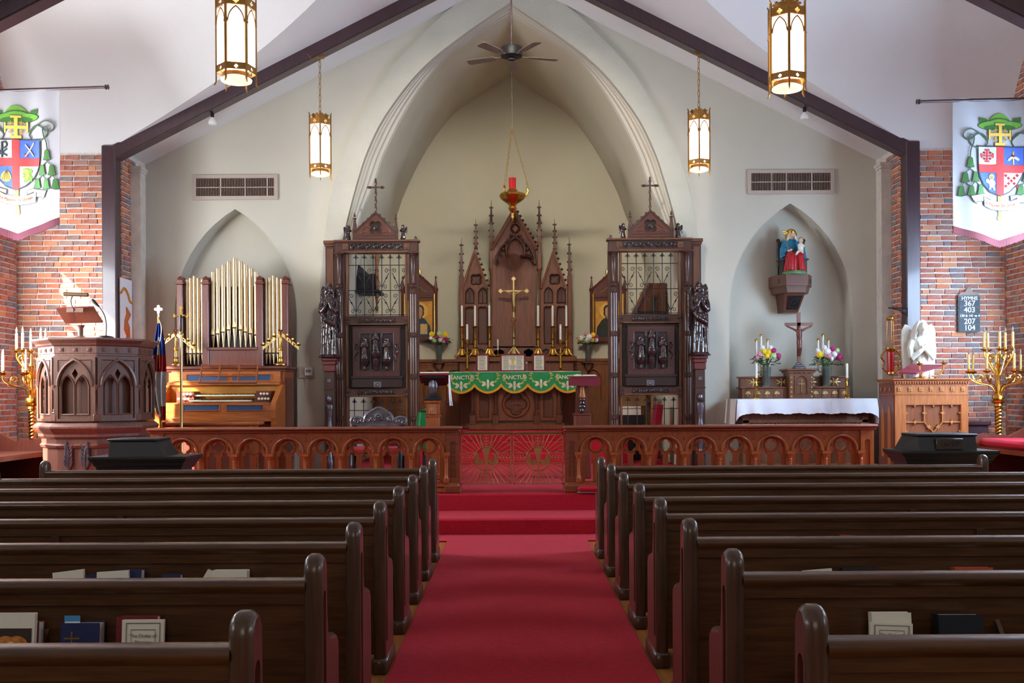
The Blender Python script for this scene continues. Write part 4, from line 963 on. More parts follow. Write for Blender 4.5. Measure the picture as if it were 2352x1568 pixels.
for i in range(22): xx = lerp(-.6, .6, i/21); m.box(xx-.014, xx+.014, -.85, -.3, .04, .07)
m.build('pedals', ORGAN, t, smooth=0)
# organ bench
b0 = P(380, 970, 12.95); b1 = P(594, 970, 12.95); t = thing('organ_bench', 'long low oak organ bench behind the altar rail', 'bench', ((b0.x+b1.x)/2, 13.1, PLAT)); w = (b1.x-b0.x)/2; h = b0.z-PLAT
MB().bbox(-w, w, -.16, .16, h-.04, h, .01).build('seat', ORGAN, t)
for s in (-1, 1): MB().box(s*(w-.1)-.025, s*(w-.1)+.025, -.14, .14, 0, h-.04).build('leg', ORGANV, t, smooth=0)
MB().box(-w+.08, w-.08, -.1, -.07, h-.25, h-.04).build('apron', ORGAN, t, smooth=0)
# V-shaped candle branches on the organ
def vbranch(px, ybase, label, d=14.13, dir_l=(-40, 33), dir_r=(40, 33), yap=762):
    p = P(px, ybase, d); t = thing('candle_branch', label, 'candelabrum', p, 0, 'V-shaped brass candle branches'); L = lambda a, b: P(a, b, d)-p
    h = L(px, yap).z
    MB().lathe([(.085,0),(.085,.012),(.05,.03),(.03,.05),(.03,.09),(.045,.10),(.025,.115),(.022,.2),(.035,.215),(.03,.25),(.018,.27),(.014,h),(.03,h+.02),(.045,h+.03),(.01,h+.03)], n=16).build('stem', GOLD, t)
    for s in (-1, 1):
        a = L(px+s*3, yap+6); b = L(px+s*40, yap+36)
        m = MB(); n_ = (b-a).cross(Vector((0,1,0))).normalized()*.02
        m.prism([(a.x+n_.x, a.z+n_.z), (b.x+n_.x, b.z+n_.z), (b.x-n_.x, b.z-n_.z), (a.x-n_.x, a.z-n_.z)], [[(lerp(a.x,b.x,u)+n_.x*v, lerp(a.z,b.z,u)+n_.z*v) for u, v in ((.2,.5),(.45,.5),(.45,-.5),(.2,-.5))], [(lerp(a.x,b.x,u)+n_.x*v, lerp(a.z,b.z,u)+n_.z*v) for u, v in ((.55,.5),(.8,.5),(.8,-.5),(.55,-.5))]], -.006, .006); m.build('arm', GOLDP, t, smooth=0)
        for u in (.33, .66, 1.0):
            q = a.lerp(b, u); MB().lathe([(.008,-.03),(.01,.02),(.035,.035),(.04,.045),(.015,.05),(.015,.07)], (q.x, q.y, q.z), 10).build('drip_cup', GOLD, t)
vbranch(404, 838, 'brass V-shaped candle branch at the left end of the organ top')
vbranch(645, 838, 'brass V-shaped candle branch at the right end of the organ top')
# white textile on the return wall, thermostat
za, zb = P(285, 640, 14.1).z, P(285, 772, 14.1).z-.5
t = thing('wall_hanging', 'white hanging with gold scrolls, half hidden behind the left roof post', 'textile', (-XS+.02, 14.13, zb))
MB().box(.0, .012, -.2, .22, 0, za-zb).build('cloth', CLOTH, t, smooth=0)
m = MB(); hz = za-zb; 
for pth, r in (([( -.2, hz-.22), (-.08, hz-.14), (.04, hz-.2), (.12, hz-.3), (.22, hz-.32)], .02),): m.tube([(.014, y, z) for y, z in smooth_curve(pth, 5)], r, 6)
m.build('gold_band', M('orphrey_gold', (196,140,50), .6), t)
m = MB(); m.tube([(.014, .0+.05*sin(q*1.9), hz-.4-q*.1) for q in range(8)], [.012,.05,.035,.06,.035,.05,.03,.01], 6); m.build('scroll_motif', M('orphrey_orange', (190,104,44), .6), t)
a, b = P(686, 842, DW), P(722, 868, DW); t = thing('thermostat', 'small white wall thermostat on a beige plate beside the organ', 'thermostat', ((a.x+b.x)/2, DW, (a.z+b.z)/2)); w, h = b.x-a.x, a.z-b.z
MB().bbox(-w/2, w/2, -.015, -.001, -h/2, h/2, .004).build('wall_plate', VENTF, t); MB().bbox(-w*.1, w*.4, -.04, -.014, -h*.3, h*.42, .006).build('unit', WHITEP, t); MB().box(-w*.02, w*.3, -.042, -.039, 0, h*.22).build('display', GREY, t, smooth=0)
# dark reading desks before the front pews ----------------------------------
def desk(pxs, label, d, flip=1, ytop=1008, ymid=1046, ybot=1076):
    a, b = P(pxs[0], ymid, d), P(pxs[1], ymid, d); cx = (a.x+b.x)/2
    t = thing('prayer_desk', label, 'desk', (cx, d, 0), 0, 'dark prayer desks'); w = (b.x-a.x)/2; zm, zt, zb = a.z, P(pxs[0], ytop, d).z, P(pxs[0], ybot, d).z
    m = MB()
    m.loft([[(-w*r, -.24*r2, z), (w*r, -.24*r2, z), (w*r, .26*r2, z), (-w*r, .26*r2, z)] for r, r2, z in ((.86,.8,zb),(.88,.84,zb+.03),(.91,.88,zb+.04),(.93,.92,zb+.07),(.97,.96,zb+.08),(1,1,zm-.02),(1,1,zm),(.9,.9,zm))], True, True); m.build('cornice', BLACKW, t, smooth=15)
    x0, x1 = P(pxs[2], ytop, d).x-cx, P(pxs[3], ytop, d).x-cx
    m = MB(); e = .09*flip
    m.loft([[(x0, -.2, zm), (x1+e*(flip>0), -.2, zm), (x1+e*(flip>0), .2, zm), (x0+e*(flip<0), .2, zm)], [(x0, -.17, zt-.02), (x1, -.17, zt-.02), (x1, .2, zt+.0), (x0, .2, zt+.0)]], True, True); m.build('box', BLACKW, t, smooth=0)
    MB().bbox(x0-.015, x1+.015, -.19, .21, zt-.015, zt+.008, .006).build('lid', BLACKW, t)
    MB().box(-w*.82, w*.82, -.17, .19, 0, zb).build('body', BLACKW, t, smooth=0)
    return t
desk((226,446,268,372), 'black prayer desk with stepped cornice in front of the pulpit', 9.55)
# clergy seats at the sides -------------------------------------------------
def sedile(sgn, label, cushion):
    xw = sgn*6.8; t = thing('clergy_bench', label, 'bench', (sgn*6.1, 11.55, PLAT))
    s = sgn; bx = lambda a, b, *r: MB().box(min(s*a, s*b), max(s*a, s*b), *r)
    bx(-.32, .5, -.45, .9, .38, .44).build('seat', ORGAND, t, smooth=0)
    m = MB(); pr = [(-.45,.0),(.9,.0),(.9,.78),(.6,.86),(.2,.74),(-.2,.86),(-.45,.72)]
    m.loft([[(s*x, y, z) for y, z in pr] for x in (.5, .56)], True, True); m.build('backrest', ORGAND, t, smooth=0)
    for y in (-.45, .9):
        pr = [(-.34,0),(.55,0),(.55,.85),(.45,.9),(.35,.68),(.1,.56),(-.2,.60),(-.32,.56),(-.35,.46)]
        m = MB(); m.loft([[(s*x, yy, z) for x, z in pr] for yy in (y-.03, y+.03)], True, True); m.build('bench_end', ORGAND, t, smooth=0)
    if cushion: m = MB(); m.bbox(min(s*-.3, s*.48), max(s*-.3, s*.48), -.4, .85, .44, .54, .035); m.build('cushion', REDC, t)
    return t
sedile(-1, 'reddish wooden clergy bench at the left edge, catching the sun', False)
# ================================================================== BANNERS WITH ARMS
BW = M('banner_cloth', (176,174,180), .85, 0, .02, 4, .1, 120)
HB = {'g': M('arms_green', (104,164,56), .7), 'dg': M('arms_green_dark', (58,104,46), .7), 'o': M('arms_outline', (46,52,60), .7), 'y': M('arms_gold', (222,184,78), .65), 'r': M('arms_red', (196,52,52), .7), 'b': M('arms_blue', (64,92,176), .7), 'w': M('arms_white', (186,186,188), .7), 'c': M('arms_scroll', (206,184,154), .7), 'k': M('arms_cord', (72,92,72), .7)}
def banner(axis_px, py0, d, k, cloth, pole, label, charges, poleto, hem):
    """emblem units: zoom units, k px per unit; cloth = (x0,x1,ztop,zside,zmid) in units relative to (axis,py0)"""
    s = k*d/F; org = P(axis_px, py0, d); t = thing('church_banner', label, 'banner', org, 0, 'banners with coats of arms')
    U = lambda x, y: (x*s, -y*s)
    def wave(x, z): return .014*sin(x*9+1)*(.3+min(1, max(0, -z/1.5)))+.01*sin(x*17+z*2)
    x0, x1, yt, ys, ym = cloth
    nx, ny = 28, 24; m = MB(); g = []
    def bot(x): return lerp(ys, ym, 1-min(1, abs(x)/max(abs(x0), abs(x1))))
    for i in range(ny+1):
        for j in range(nx+1):
            x = lerp(x0, x1, j/nx); y = lerp(yt, bot(x), i/ny); X, Z = U(x, y); g.append((X, wave(X, Z), Z))
    W_ = nx+1
    m.add(g+[(p[0], p[1]+.006, p[2]) for p in g], [(i*W_+j, i*W_+j+1, (i+1)*W_+j+1, (i+1)*W_+j) for i in range(ny) for j in range(nx)]+[(len(g)+(i+1)*W_+j, len(g)+(i+1)*W_+j+1, len(g)+i*W_+j+1, len(g)+i*W_+j) for i in range(ny) for j in range(nx)])
    m.build('banner_cloth', BW, t, smooth=80, fix=False)
    fr = MB(); n = 110
    for i in range(n):
        x = lerp(x0, x1, (i+.5)/n); w = (x1-x0)/n*.42; yb = bot(x); X, Z = U(x, yb); X2, Z2 = U(x, yb+hem*random.uniform(.9, 1.05)); hw = w*s
        fr.box(X-hw, X+hw, wave(X, Z)-.008, wave(X, Z)+.006, Z2, Z+.012)
    fr.build('fringe', BURG if 'right' in label else M('fringe_purple', (92,32,50), .8), t, smooth=0)
    px_, pz = U(pole[0], pole[1]); qx, qz = U(pole[2], pole[3])
    rd = MB(); rd.tube([(px_, .0, pz), (qx, .0, qz)], .018, 10); e = Vector((px_-qx, 0, pz-qz)).normalized()
    rd.tube([Vector((qx,0,qz))-e*q for q in (0,.02,.035,.05,.06)], [.018,.034,.02,.034,.012], 10); rd.build('pole', BEAM, t)
    lay = [0]
    def put(name, pts, col, lv, label=None):
        mm = MB(); P2 = [U(*p) for p in pts]; yy = -.006-lv*.003
        tri = tessellate_polygon([[Vector((a, b, 0)) for a, b in P2]]); nn = len(P2)
        cyc = sum(wave(a, b) for a, b in P2)/nn
        bmx = bmesh.new(); vv = [bmx.verts.new((a, 0, b)) for a, b in P2]
        for q in tri: bmx.faces.new([vv[i] for i in q])
        for _ in range(4):
            lg = [e_ for e_ in bmx.edges if e_.calc_length() > .06]
            if not lg: break
            bmesh.ops.subdivide_edges(bmx, edges=lg, cuts=1); bmesh.ops.triangulate(bmx, faces=bmx.faces)
        bmesh.ops.solidify(bmx, geom=bmx.faces[:], thickness=.001)
        for v in bmx.verts: v.co.y += wave(v.co.x, v.co.z)+yy
        me = bpy.data.meshes.new(name); bmx.to_mesh(me); bmx.free(); me.materials.append(HB[col])
        return link(name, me, t)
    def dens(pts, n=5):
        out = []
        for i in range(len(pts)):
            a, b = pts[i], pts[(i+1) % len(pts)]
            out += [(lerp(a[0], b[0], q/n), lerp(a[1], b[1], q/n)) for q in range(n)]
        return out
    def line(name, pts, col, w, lv):
        mm = MB(); mm.tube([(U(*p)[0], wave(*U(*p))-.008-lv*.003, U(*p)[1]) for p in smooth_curve(pts, 5)], w*s, 5); return mm.build(name, HB[col], t)
    def el(cx, cy, rx, ry, n=24, a0=0, a1=2*pi): return [(cx+rx*cos(a0+(a1-a0)*i/n), cy+ry*sin(a0+(a1-a0)*i/n)) for i in range(n)]
    # hat
    put('hat_brim', el(0, 322, 210, 52, 30), 'o', 0); put('hat_brim', el(0, 322, 203, 46, 30), 'g', 1)
    put('hat_underside', el(0, 345, 150, 30, 24), 'dg', 2)
    put('hat_crown', [(-108,285),(-85,250),(-50,222),(-8,210),(40,220),(80,250),(104,285),(60,296),(0,300),(-60,296)], 'g', 2)
    line('hat_band', [(-104,284),(-50,268),(0,264),(50,268),(102,284)], 'k', 5, 3)
    for sx in (-1, 1): put('hat_knot', [(sx*198,248),(sx*130,258),(sx*120,278),(sx*195,298)][::-sx], 'dg', 2)
    # gold cross
    cr = [(-50,305),(46,305),(46,326),(16,326),(16,398),(92,398),(92,365),(108,365),(108,460),(92,460),(92,428),(16,428),(16,490),(48,490),(48,516),(-52,516),(-52,490),(-16,490),(-16,428),(-94,428),(-94,460),(-110,460),(-110,365),(-94,365),(-94,398),(-16,398),(-16,326),(-50,326)]
    put('gold_cross', [(x*1.06, 410+(y-410)*1.05) for x, y in cr], 'o', 3); put('gold_cross', cr, 'y', 4)
    for sx in (-1, 1):
        for sy in (-1, 1):
            cx, cy = sx*47, 413+sy*44; a, b = 22, 5
            put('small_cross', [(cx-a,cy-b),(cx-b,cy-b),(cx-b,cy-a),(cx+b,cy-a),(cx+b,cy-b),(cx+a,cy-b),(cx+a,cy+b),(cx+b,cy+b),(cx+b,cy+a),(cx-b,cy+a),(cx-b,cy+b),(cx-a,cy+b)], 'y', 4)
    # cords and tassels
    for sx in (-1, 1):
        line('cord', [(sx*x, y) for x, y in ((135,520),(118,470),(190,400),(270,358),(330,372),(352,410),(330,450),(285,455),(225,408),(170,402),(118,455))], 'k', 6, 2)
        line('cord', [(sx*x, y) for x, y in ((215,545),(280,505),(300,450),(285,415),(252,425),(258,490),(285,560),(292,635))], 'k', 6, 3)
        for pts in (((292,715),(292,735),(340,775)), ((292,735),(245,772)), ((340,860),(372,905)), ((336,860),(285,905)), ((245,855),(285,905)), ((245,855),(195,900))): line('cord', [(sx*x, y) for x, y in pts], 'k', 5, 2)
        for cx, cy in ((290,675),(336,815),(243,812),(368,942),(283,942),(192,932)):
            b = [(-14,-46),(14,-46),(22,-30),(26,10),(36,42),(0,50),(-36,42),(-26,10),(-22,-30)]
            put('tassel', [(sx*cx+x*1.1, cy+y*1.06) for x, y in b], 'o', 3); put('tassel', [(sx*cx+x*.94, cy+y*.95) for x, y in b], 'dg', 4)
    # shield
    sh = [(-212,522),(220,532),(222,640),(216,730),(198,810),(160,885),(85,955),(0,992),(-95,955),(-165,880),(-200,800),(-210,720),(-213,620)]
    put('shield', dens([(x*1.03, 740+(y-740)*1.025) for x, y in sh], 3), 'o', 3)
    cols = charges['quarters']
    put('quarter', dens([(-208,527),(-38,530),(-38,692),(-208,700)]), cols[0], 4); put('quarter', dens([(32,532),(216,535),(216,700),(32,706)]), cols[1], 4)
    put('quarter', dens([(-205,770),(-38,770),(-38,970),(-100,946),(-165,872),(-196,800)]), cols[2], 4); put('quarter', dens([(32,775),(206,775),(192,815),(155,882),(80,950),(32,972)]), cols[3], 4)
    put('red_bar', dens([(-212,692),(220,704),(212,778),(-207,766)]), 'r', 5); put('red_bar', dens([(-38,526),(32,530),(32,974),(0,990),(-38,974)]), 'r', 5)
    charges['draw'](put, line, el)
    # staff and scroll
    put('staff', [(-20,990),(18,990),(18,1060),(-20,1060)], 'y', 3); put('staff', [(-16,1128),(20,1128),(22,1190),(-14,1190)], 'y', 3)
    put('staff_tip', [(-25,1188),(28,1188),(24,1215),(2,1240),(-20,1215)], 'y', 4)
    put('scroll_tail', [(-294,992),(-150,968),(-88,985),(-92,1030),(-165,1000),(-160,1045),(-235,1050),(-228,1076),(-262,1050)], 'o', 3)
    put('scroll_tail', [(-286,994),(-152,973),(-94,988),(-97,1022),(-165,994),(-166,1040),(-240,1044),(-234,1066),(-258,1044)], 'c', 4)
    put('scroll_tail', [(288,1000),(150,978),(92,990),(96,1040),(160,1010),(160,1060),(240,1062),(236,1090),(262,1066)], 'o', 3)
    put('scroll_tail', [(280,1003),(152,983),(98,993),(101,1032),(160,1004),(166,1054),(244,1056),(240,1080),(258,1060)], 'c', 4)
    mid = [(-165,1000),(-100,1035),(0,1052),(100,1045),(182,1015),(176,1108),(90,1126),(0,1132),(-90,1118),(-158,1086)]
    put('scroll', dens([(x*1.025, 1066+(y-1066)*1.07) for x, y in mid], 3), 'o', 5); put('scroll', dens(mid, 3), 'c', 6)
    words = 'Ad Majorem Dei Gloriam'; n = len(words)
    tm = text_mesh(words, 44*s, INKRED, .0008)
    wid = max(v.co.x for v in tm.vertices)-min(v.co.x for v in tm.vertices)
    kx = 300*s/wid
    for v in tm.vertices:
        v.co.x *= kx; u = v.co.x/s
        v.co.z += -(1088-(u/165)**2*36+u*.02)*s; v.co.y += wave(v.co.x, v.co.z)-.030
    link('motto', tm, t)
    return t
def ch_right(put, line, el):
    def pot(cx, cy, a, col, lv, nm='jerusalem_cross'):
        b, e = a*.13, a*.36
        put(nm, [(cx-e,cy-a),(cx+e,cy-a),(cx+e,cy-a+2*b),(cx+b,cy-a+2*b),(cx+b,cy-b),(cx+a-2*b,cy-b),(cx+a-2*b,cy-e),(cx+a,cy-e),(cx+a,cy+e),(cx+a-2*b,cy+e),(cx+a-2*b,cy+b),(cx+b,cy+b),(cx+b,cy+a-2*b),(cx+e,cy+a-2*b),(cx+e,cy+a),(cx-e,cy+a),(cx-e,cy+a-2*b),(cx-b,cy+a-2*b),(cx-b,cy+b),(cx-a+2*b,cy+b),(cx-a+2*b,cy+e),(cx-a,cy+e),(cx-a,cy-e),(cx-a+2*b,cy-e),(cx-a+2*b,cy-b),(cx-b,cy-b),(cx-b,cy-a+2*b),(cx-e,cy-a+2*b)], col, lv)
    def sm(cx, cy, a, nm='crosslet'):
        b = a*.4; put(nm, [(cx-a,cy-b),(cx-b,cy-b),(cx-b,cy-a),(cx+b,cy-a),(cx+b,cy-b),(cx+a,cy-b),(cx+a,cy+b),(cx+b,cy+b),(cx+b,cy+a),(cx-b,cy+a),(cx-b,cy+b),(cx-a,cy+b)], 'r', 6)
    pot(-127, 612, 62, 'r', 6)
    for sx in (-1, 1):
        for sy in (-1, 1): sm(-127+sx*28, 612+sy*28, 13)
    put('candle', [(120,590),(132,590),(132,695),(120,695)], 'y', 6); put('flame', [(126,558),(138,580),(126,596),(114,580)], 'y', 6)
    for sx in (-1, 1): put('chevron_arm', [(126+sx*8,612),(126+sx*16,622),(126+sx*60,662),(126+sx*50,644)] if sx > 0 else [(118,612),(110,622),(66,662),(76,644)], 'w', 7)
    for sx, w in ((1,0),(-1,0)): put('chevron_arm', [(126+sx*4,606),(126+sx*54,640),(126+sx*44,664),(126+sx*2,632)], 'w', 6)
    put('knot', el(126, 616, 18, 10, 14), 'r', 8)
    put('lamb', [(-140,835),(-118,830),(-100,850),(-98,838),(-62,842),(-48,870),(-58,900),(-46,935),(-62,940),(-80,905),(-96,930),(-112,928),(-104,890),(-120,870),(-140,862)], 'w', 6)
    put('halo', el(-85, 812, 26, 28, 18), 'y', 6); put('face', el(-85, 818, 16, 18, 14), 'c', 7)
    for q in (-56,-28,0,28,56):
        sm(106+q, 850+q*.9, 15, 'saltire_cross')
        if q: sm(106+q, 850-q*.9, 15, 'saltire_cross')
def ch_left(put, line, el):
    line('chi_rho', [(-128,545),(-128,690)], 'o', 9, 6); line('chi_rho', [(-128,552),(-98,548),(-82,572),(-98,598),(-128,604)], 'o', 8, 6)
    line('chi_rho', [(-175,612),(-130,645),(-82,676)], 'o', 8, 6); line('chi_rho', [(-175,676),(-130,645),(-82,612)], 'o', 8, 6)
    line('sword', [(165,560),(130,620),(85,685)], 'c', 7, 6); line('key', [(85,575),(120,620),(162,682)], 'c', 6, 6)
    put('hilt', [(70,664),(86,655),(108,680),(92,690)], 'r', 7)
    put('scallop', [(-92,808),(-70,822),(-50,850),(-44,885),(-60,905),(-92,915),(-124,905),(-140,885),(-134,850),(-114,822)], 'y', 6)
    for q in (-30,-15,0,15,30): line('rib', [(-92+q*.25,815),(-92+q*1.2,900)], 'o', 1.5, 7)
    put('lion', [(60,800),(95,790),(125,800),(140,790),(148,825),(130,850),(150,880),(140,915),(112,905),(95,925),(68,918),(78,885),(58,880),(72,855),(54,840),(72,828)], 'g', 6)
    put('lion', [(72,808),(98,800),(118,815),(120,850),(110,890),(90,905),(84,880),(92,850),(78,830)], 'y', 7)
banner(2295.5, 210, 12.0, 1/4.126, (-440, 452, 62, 1275, 1420), (470, 66, -745, 92), 'white banner with a green-hatted coat of arms at the right edge of the picture', {'quarters': 'wbbw', 'draw': ch_right}, None, 60)
banner(37.5, 190, 12.2, 1/4.02, (-400, 398, 62, 1255, 1400), (-500, 80, 812, 45), 'white banner with a green-hatted coat of arms at the left edge of the picture', {'quarters': 'wbbw', 'draw': ch_left}, None, 60)
# ================================================================== FIGURES (carved statues)
def robed(mb, h, fold=.10, wide=1.0, nf=7, ph=0):
    rings = []
    for f, r in ((0,.16),(.04,.17),(.10,.165),(.25,.135),(.40,.115),(.52,.112),(.62,.118),(.70,.125),(.77,.122),(.815,.09),(.84,.048),(.87,.04)):
        k = fold*(1-f) if f < .8 else 0
        rings.append([(r*h*wide*(1+k*sin(nf*a+ph+f*3))*cos(a), r*h*.72*(1+k*sin(nf*a+ph+f*3))*sin(a), f*h) for a in [2*pi*i/28 for i in range(28)]])
    mb.loft(rings, True, True); return mb
def head(mb, h, z=.925, y=-.015, x=0, hair=True, r=.058):
    c = (x*h, y*h, z*h); mb.ell(c, (r*.86*h, r*.95*h, r*1.22*h), 16, 12)
    mb.ell((x*h, (y-r*.92)*h, (z-.008)*h), (r*.14*h, r*.22*h, r*.28*h), 8, 6)
    mb.ell((x*h, (y-r*.62)*h, (z-r*.85)*h), (r*.4*h, r*.35*h, r*.28*h), 8, 6)
    if hair:
        mb.ell((x*h, (y+r*.28)*h, (z+r*.22)*h), (r*1.05*h, r*1.0*h, r*1.18*h), 14, 10)
        for s in (-1, 1): mb.tube([((x+s*r*.8)*h, (y)*h, (z+r*.4)*h), ((x+s*r*1.0)*h, (y+r*.1)*h, (z-r*.6)*h), ((x+s*r*1.1)*h, (y+.01)*h, (z-r*1.8)*h)], [r*.4*h, r*.48*h, r*.3*h], 8)
    return mb
def arms_pray(mb, h, zc=.70):
    for s in (-1, 1):
        mb.tube([(s*.115*h, 0, .775*h), (s*.145*h, -.03*h, .68*h), (s*.13*h, -.085*h, .60*h)], [.045*h, .05*h, .055*h], 10)
        mb.tube([(s*.13*h, -.08*h, .60*h), (s*.06*h, -.12*h, .655*h), (s*.012*h, -.125*h, zc*h)], [.05*h, .036*h, .022*h], 10)
        mb.tube([(s*.012*h, -.125*h, zc*h-.01*h), (s*.010*h, -.125*h, zc*h+.06*h)], [.02*h, .010*h], 8)
    return mb
def wings(mb, h, spread=.2, top=1.0, low=.30, y=.075):
    for s in (-1, 1):
        out = [(.02,.74),(.06,.88),(.11,top*.98),(.165,top),(.205,top*.94),(.215,.80),(.205,.62),(.19,.45),(.17,low),(.14,low+.06),(.10,.50),(.05,.62)]
        k = spread/.2
        mb.prism([(s*x*h*k, z*h) for x, z in (out if s > 0 else out[::-1])], [], y*h, y*h+.035*h)
        for q in range(5): mb.tube([(s*(.07+.028*q)*h*k, y*h-.002*h, (top-.06-.03*abs(q-2))*h), (s*(.085+.024*q)*h*k, y*h-.006*h, (.66-.03*q)*h), (s*(.10+.018*q)*h*k, y*h, (.5-.035*q)*h)], [.012*h,.016*h,.006*h], 6)
    return mb
def drapery(mb, h, n=6, seed=1):
    r = random.Random(seed)
    for i in range(n):
        u = lerp(-.12, .12, (i+.5)/n); mb.tube([(u*.75*h, -.085*h, .56*h), (u*h+r.uniform(-.02,.02)*h, -.10*h, .33*h), (u*1.2*h+r.uniform(-.02,.02)*h, -.115*h, .03*h)], [.012*h,.02*h,.024*h], 6)
    return mb
# ================================================================== ROOD SCREENS
def make_screen(cpx, dy, sx, side):
    d = 14.83; s = d/F; o0 = P(cpx, 900, d)
    t = thing('rood_screen', 'tall carved dark oak screen with iron grille and crested cross, %s of the altar' % side, 'screen', (o0.x, d, PLAT), 0, 'carved rood screens')
    X = lambda px: (px-867.5)*s*sx
    Z = lambda py: P(cpx, py+dy, d).z-PLAT
    def bx(m, a, b, y0, y1, t0, t1, bev=.006):
        x0, x1 = sorted((X(a), X(b))); z0, z1 = sorted((Z(t0), Z(t1)))
        return m.bbox(x0, x1, y0, y1, z0, z1, bev)
    g0 = Z(552)
    bx(MB(), 749, 772, 0, .1, 1078, 560).build('wall_pilaster', SCREEN, t); 
    m = MB(); bx(m, 745, 774, -.03, .1, 560, 552); bx(m, 747, 773, -.015, .1, 565, 560); bx(m, 752, 768, -.012, .02, 1070, 570); m.build('pilaster_cap', SCREENL, t)
    m = MB(); bx(m, 772, 962, -.05, .09, 580, 552); m.build('head_beam', SCREEN, t)
    m = MB(); bx(m, 770, 966, -.085, .1, 556.5, 552); bx(m, 790, 940, -.07, .09, 582, 577); m.build('cornice', SCREENL, t)
    def foliage(y0, y1, x0, x1, nm='carved_frieze', yy=-.055, sc=1):
        m = MB(); a, b = sorted((X(x0), X(x1))); za, zb = sorted((Z(y0), Z(y1))); h = zb-za; n = 7
        m.box(a, b, yy, yy+.02, za, zb); rr = random.Random(int(x0+y0))
        for i in range(n):
            cx = lerp(a, b, (i+.5)/n); sg = 1 if i % 2 else -1
            m.tube([(px, yy-.012, pz) for px, pz in spiral(cx, (za+zb)/2, h*.42, 1.3, sg*pi/2, sg, 14, .15)], .009*sc, 6)
            m.ell((cx, yy-.012, (za+zb)/2), (.014, .014, .012), 8, 6)
        pts = smooth_curve([(lerp(a, b, i/8), (za+zb)/2+h*.3*(1 if i % 2 else -1)) for i in range(9)], 4); m.tube([(px, yy-.008, pz) for px, pz in pts], .008*sc, 6)
        return m.build(nm, SCREEND, t)
    foliage(558.5, 574, 805, 929)
    m = MB()
    for a in (790, 930):
        bx(m, a, a+14, -.062, -.04, 574, 560, .004); cx = X(a+7); m.lathe([(.03,-.064),(.026,-.075),(.01,-.072),(.004,-.08)], (cx, 0, Z(567)), 10, 'y')
    m.build('rosette_block', SCREENL, t)
    # columns
    for a in (771, 940):
        cx = X(a+11); m = MB()
        bx(m, a, a+23, -.03, .08, 1078, 580); m.build('stile', SCREEN, t)
        m = MB(); zt, zb = Z(583), Z(660); m.lathe([(.055,zb),(.06,zb+.02),(.045,zb+.035),(.052,zb+.05),(.040,zb+.07),(.038,zt-.07),(.045,zt-.06),(.040,zt-.05),(.058,zt-.015),(.066,zt)], (cx, -.055, 0), 16); bx(m, a-1, a+24, -.12, 0, 584, 580, .004); m.build('column', SCREEN, t)
        for ys in (670, 770, 865, 960):
            m = MB(); bx(m, a+4, a+18, -.075, 0, ys+6, ys-6, .005); m.lathe([(.03,-.076),(.024,-.086),(.008,-.084),(.004,-.09)], (cx, 0, Z(ys)), 10, 'y'); m.build('rosette_block', SCREEN, t)
        for k in (-1, 0, 1):
            m = MB()
            for y0, y1 in ((764,676),(859,776),(954,871),(1072,966)): m.lathe([(.016,Z(y0)),(.016,Z(y1))], (cx+k*.033, -.04-.012*(k == 0), 0), 8)
            m.build('shaft', SCREENL if k else SCREEN, t)
    for a in (797, 932): m = MB(); bx(m, a, a+5, -.03, .05, 1078, 582, .004); m.build('edge_strip', SCREENL, t)
    # rails
    for y0, y1 in ((747,726), (911,891)):
        m = MB(); bx(m, 797, 938, -.05, .05, y0, y1); m.build('rail', SCREEN, t)
        m = MB(); bx(m, 797, 938, -.06, .05, y0, y0-4); bx(m, 797, 938, -.058, .05, y1+2, y1); m.build('rail_edge', SCREENL, t)
        foliage(y1+4, y0-5, 825, 909, 'carved_rail', -.055)
        for a in (796, 929):
            for yy in ((y0+y1)/2-5.3, (y0+y1)/2+5.3): m = MB(); bx(m, a, a+10, -.068, -.04, yy+5, yy-5, .005); m.lathe([(.018,-.068),(.014,-.078),(.003,-.076)], (X(a+5), 0, Z(yy)), 8, 'y'); m.build('rosette_block', SCREEN, t)
    # relief box
    m = MB(); bx(m, 802, 932, .0, .04, 891, 747); m.build('recess_board', BLACKW, t)
    m = MB(); bx(m, 812, 922, -.09, .02, 866, 751); m.build('box', SCREEN if False else SCREEND, t)
    m = MB(); bx(m, 808, 927, -.10, .02, 870, 863); bx(m, 810, 925, -.09, .02, 890, 869.5); m.build('box_plinth', SCREEND, t); m = MB(); bx(m, 811, 923, -.10, .02, 753, 750, .003); m.build('box_cornice', SCREEND, t)
    m = MB(); x0, x1 = sorted((X(814), X(920))); hs = [[(p, q) for p, q in rect(*sorted((X(a), X(b))), Z(850), Z(766))] for a, b in ((830,853), (856,877), (880,906))]
    m.prism(rect(x0, x1, Z(864), Z(754)), hs, -.115, -.09); m.build('panel_frame', wood('screen_panel_%s' % side, (66,34,30), .35, .25, 'z', .3), t, smooth=0)
    for a, b in ((830,853), (856,877), (880,906)):
        m = MB(); m.sweep(rect(*sorted((X(a), X(b))), Z(850), Z(766)), [(-.006,-.115),(0,-.122),(.006,-.115)], True); m.build('frame_edge', SILVER, t, smooth=0)
    for k, (a, ytop, yb, fh) in enumerate(((841,777,828,0), (866.5,763,808,0), (891,777,828,0))):
        h = Z(ytop)-Z(yb); m = MB(); robed(m, h, .12, 1.0, 6, k); head(m, h, .93, -.02, 0, True, .075); arms_pray(m, h, .66 if k != 1 else .7); drapery(m, h, 5, k)
        if k == 1: m.ell((.09*h, -.1*h, .72*h), (.06*h,.06*h,.1*h)); m.ell((.09*h, -.12*h, .86*h), .05*h)
        m.tf(Matrix.Translation((X(a), -.14, Z(yb)))); o = obuild(m, 'relief_figure', STATUE, t, .0075, 2)
        m = MB(); H = Z(yb)-Z(851)
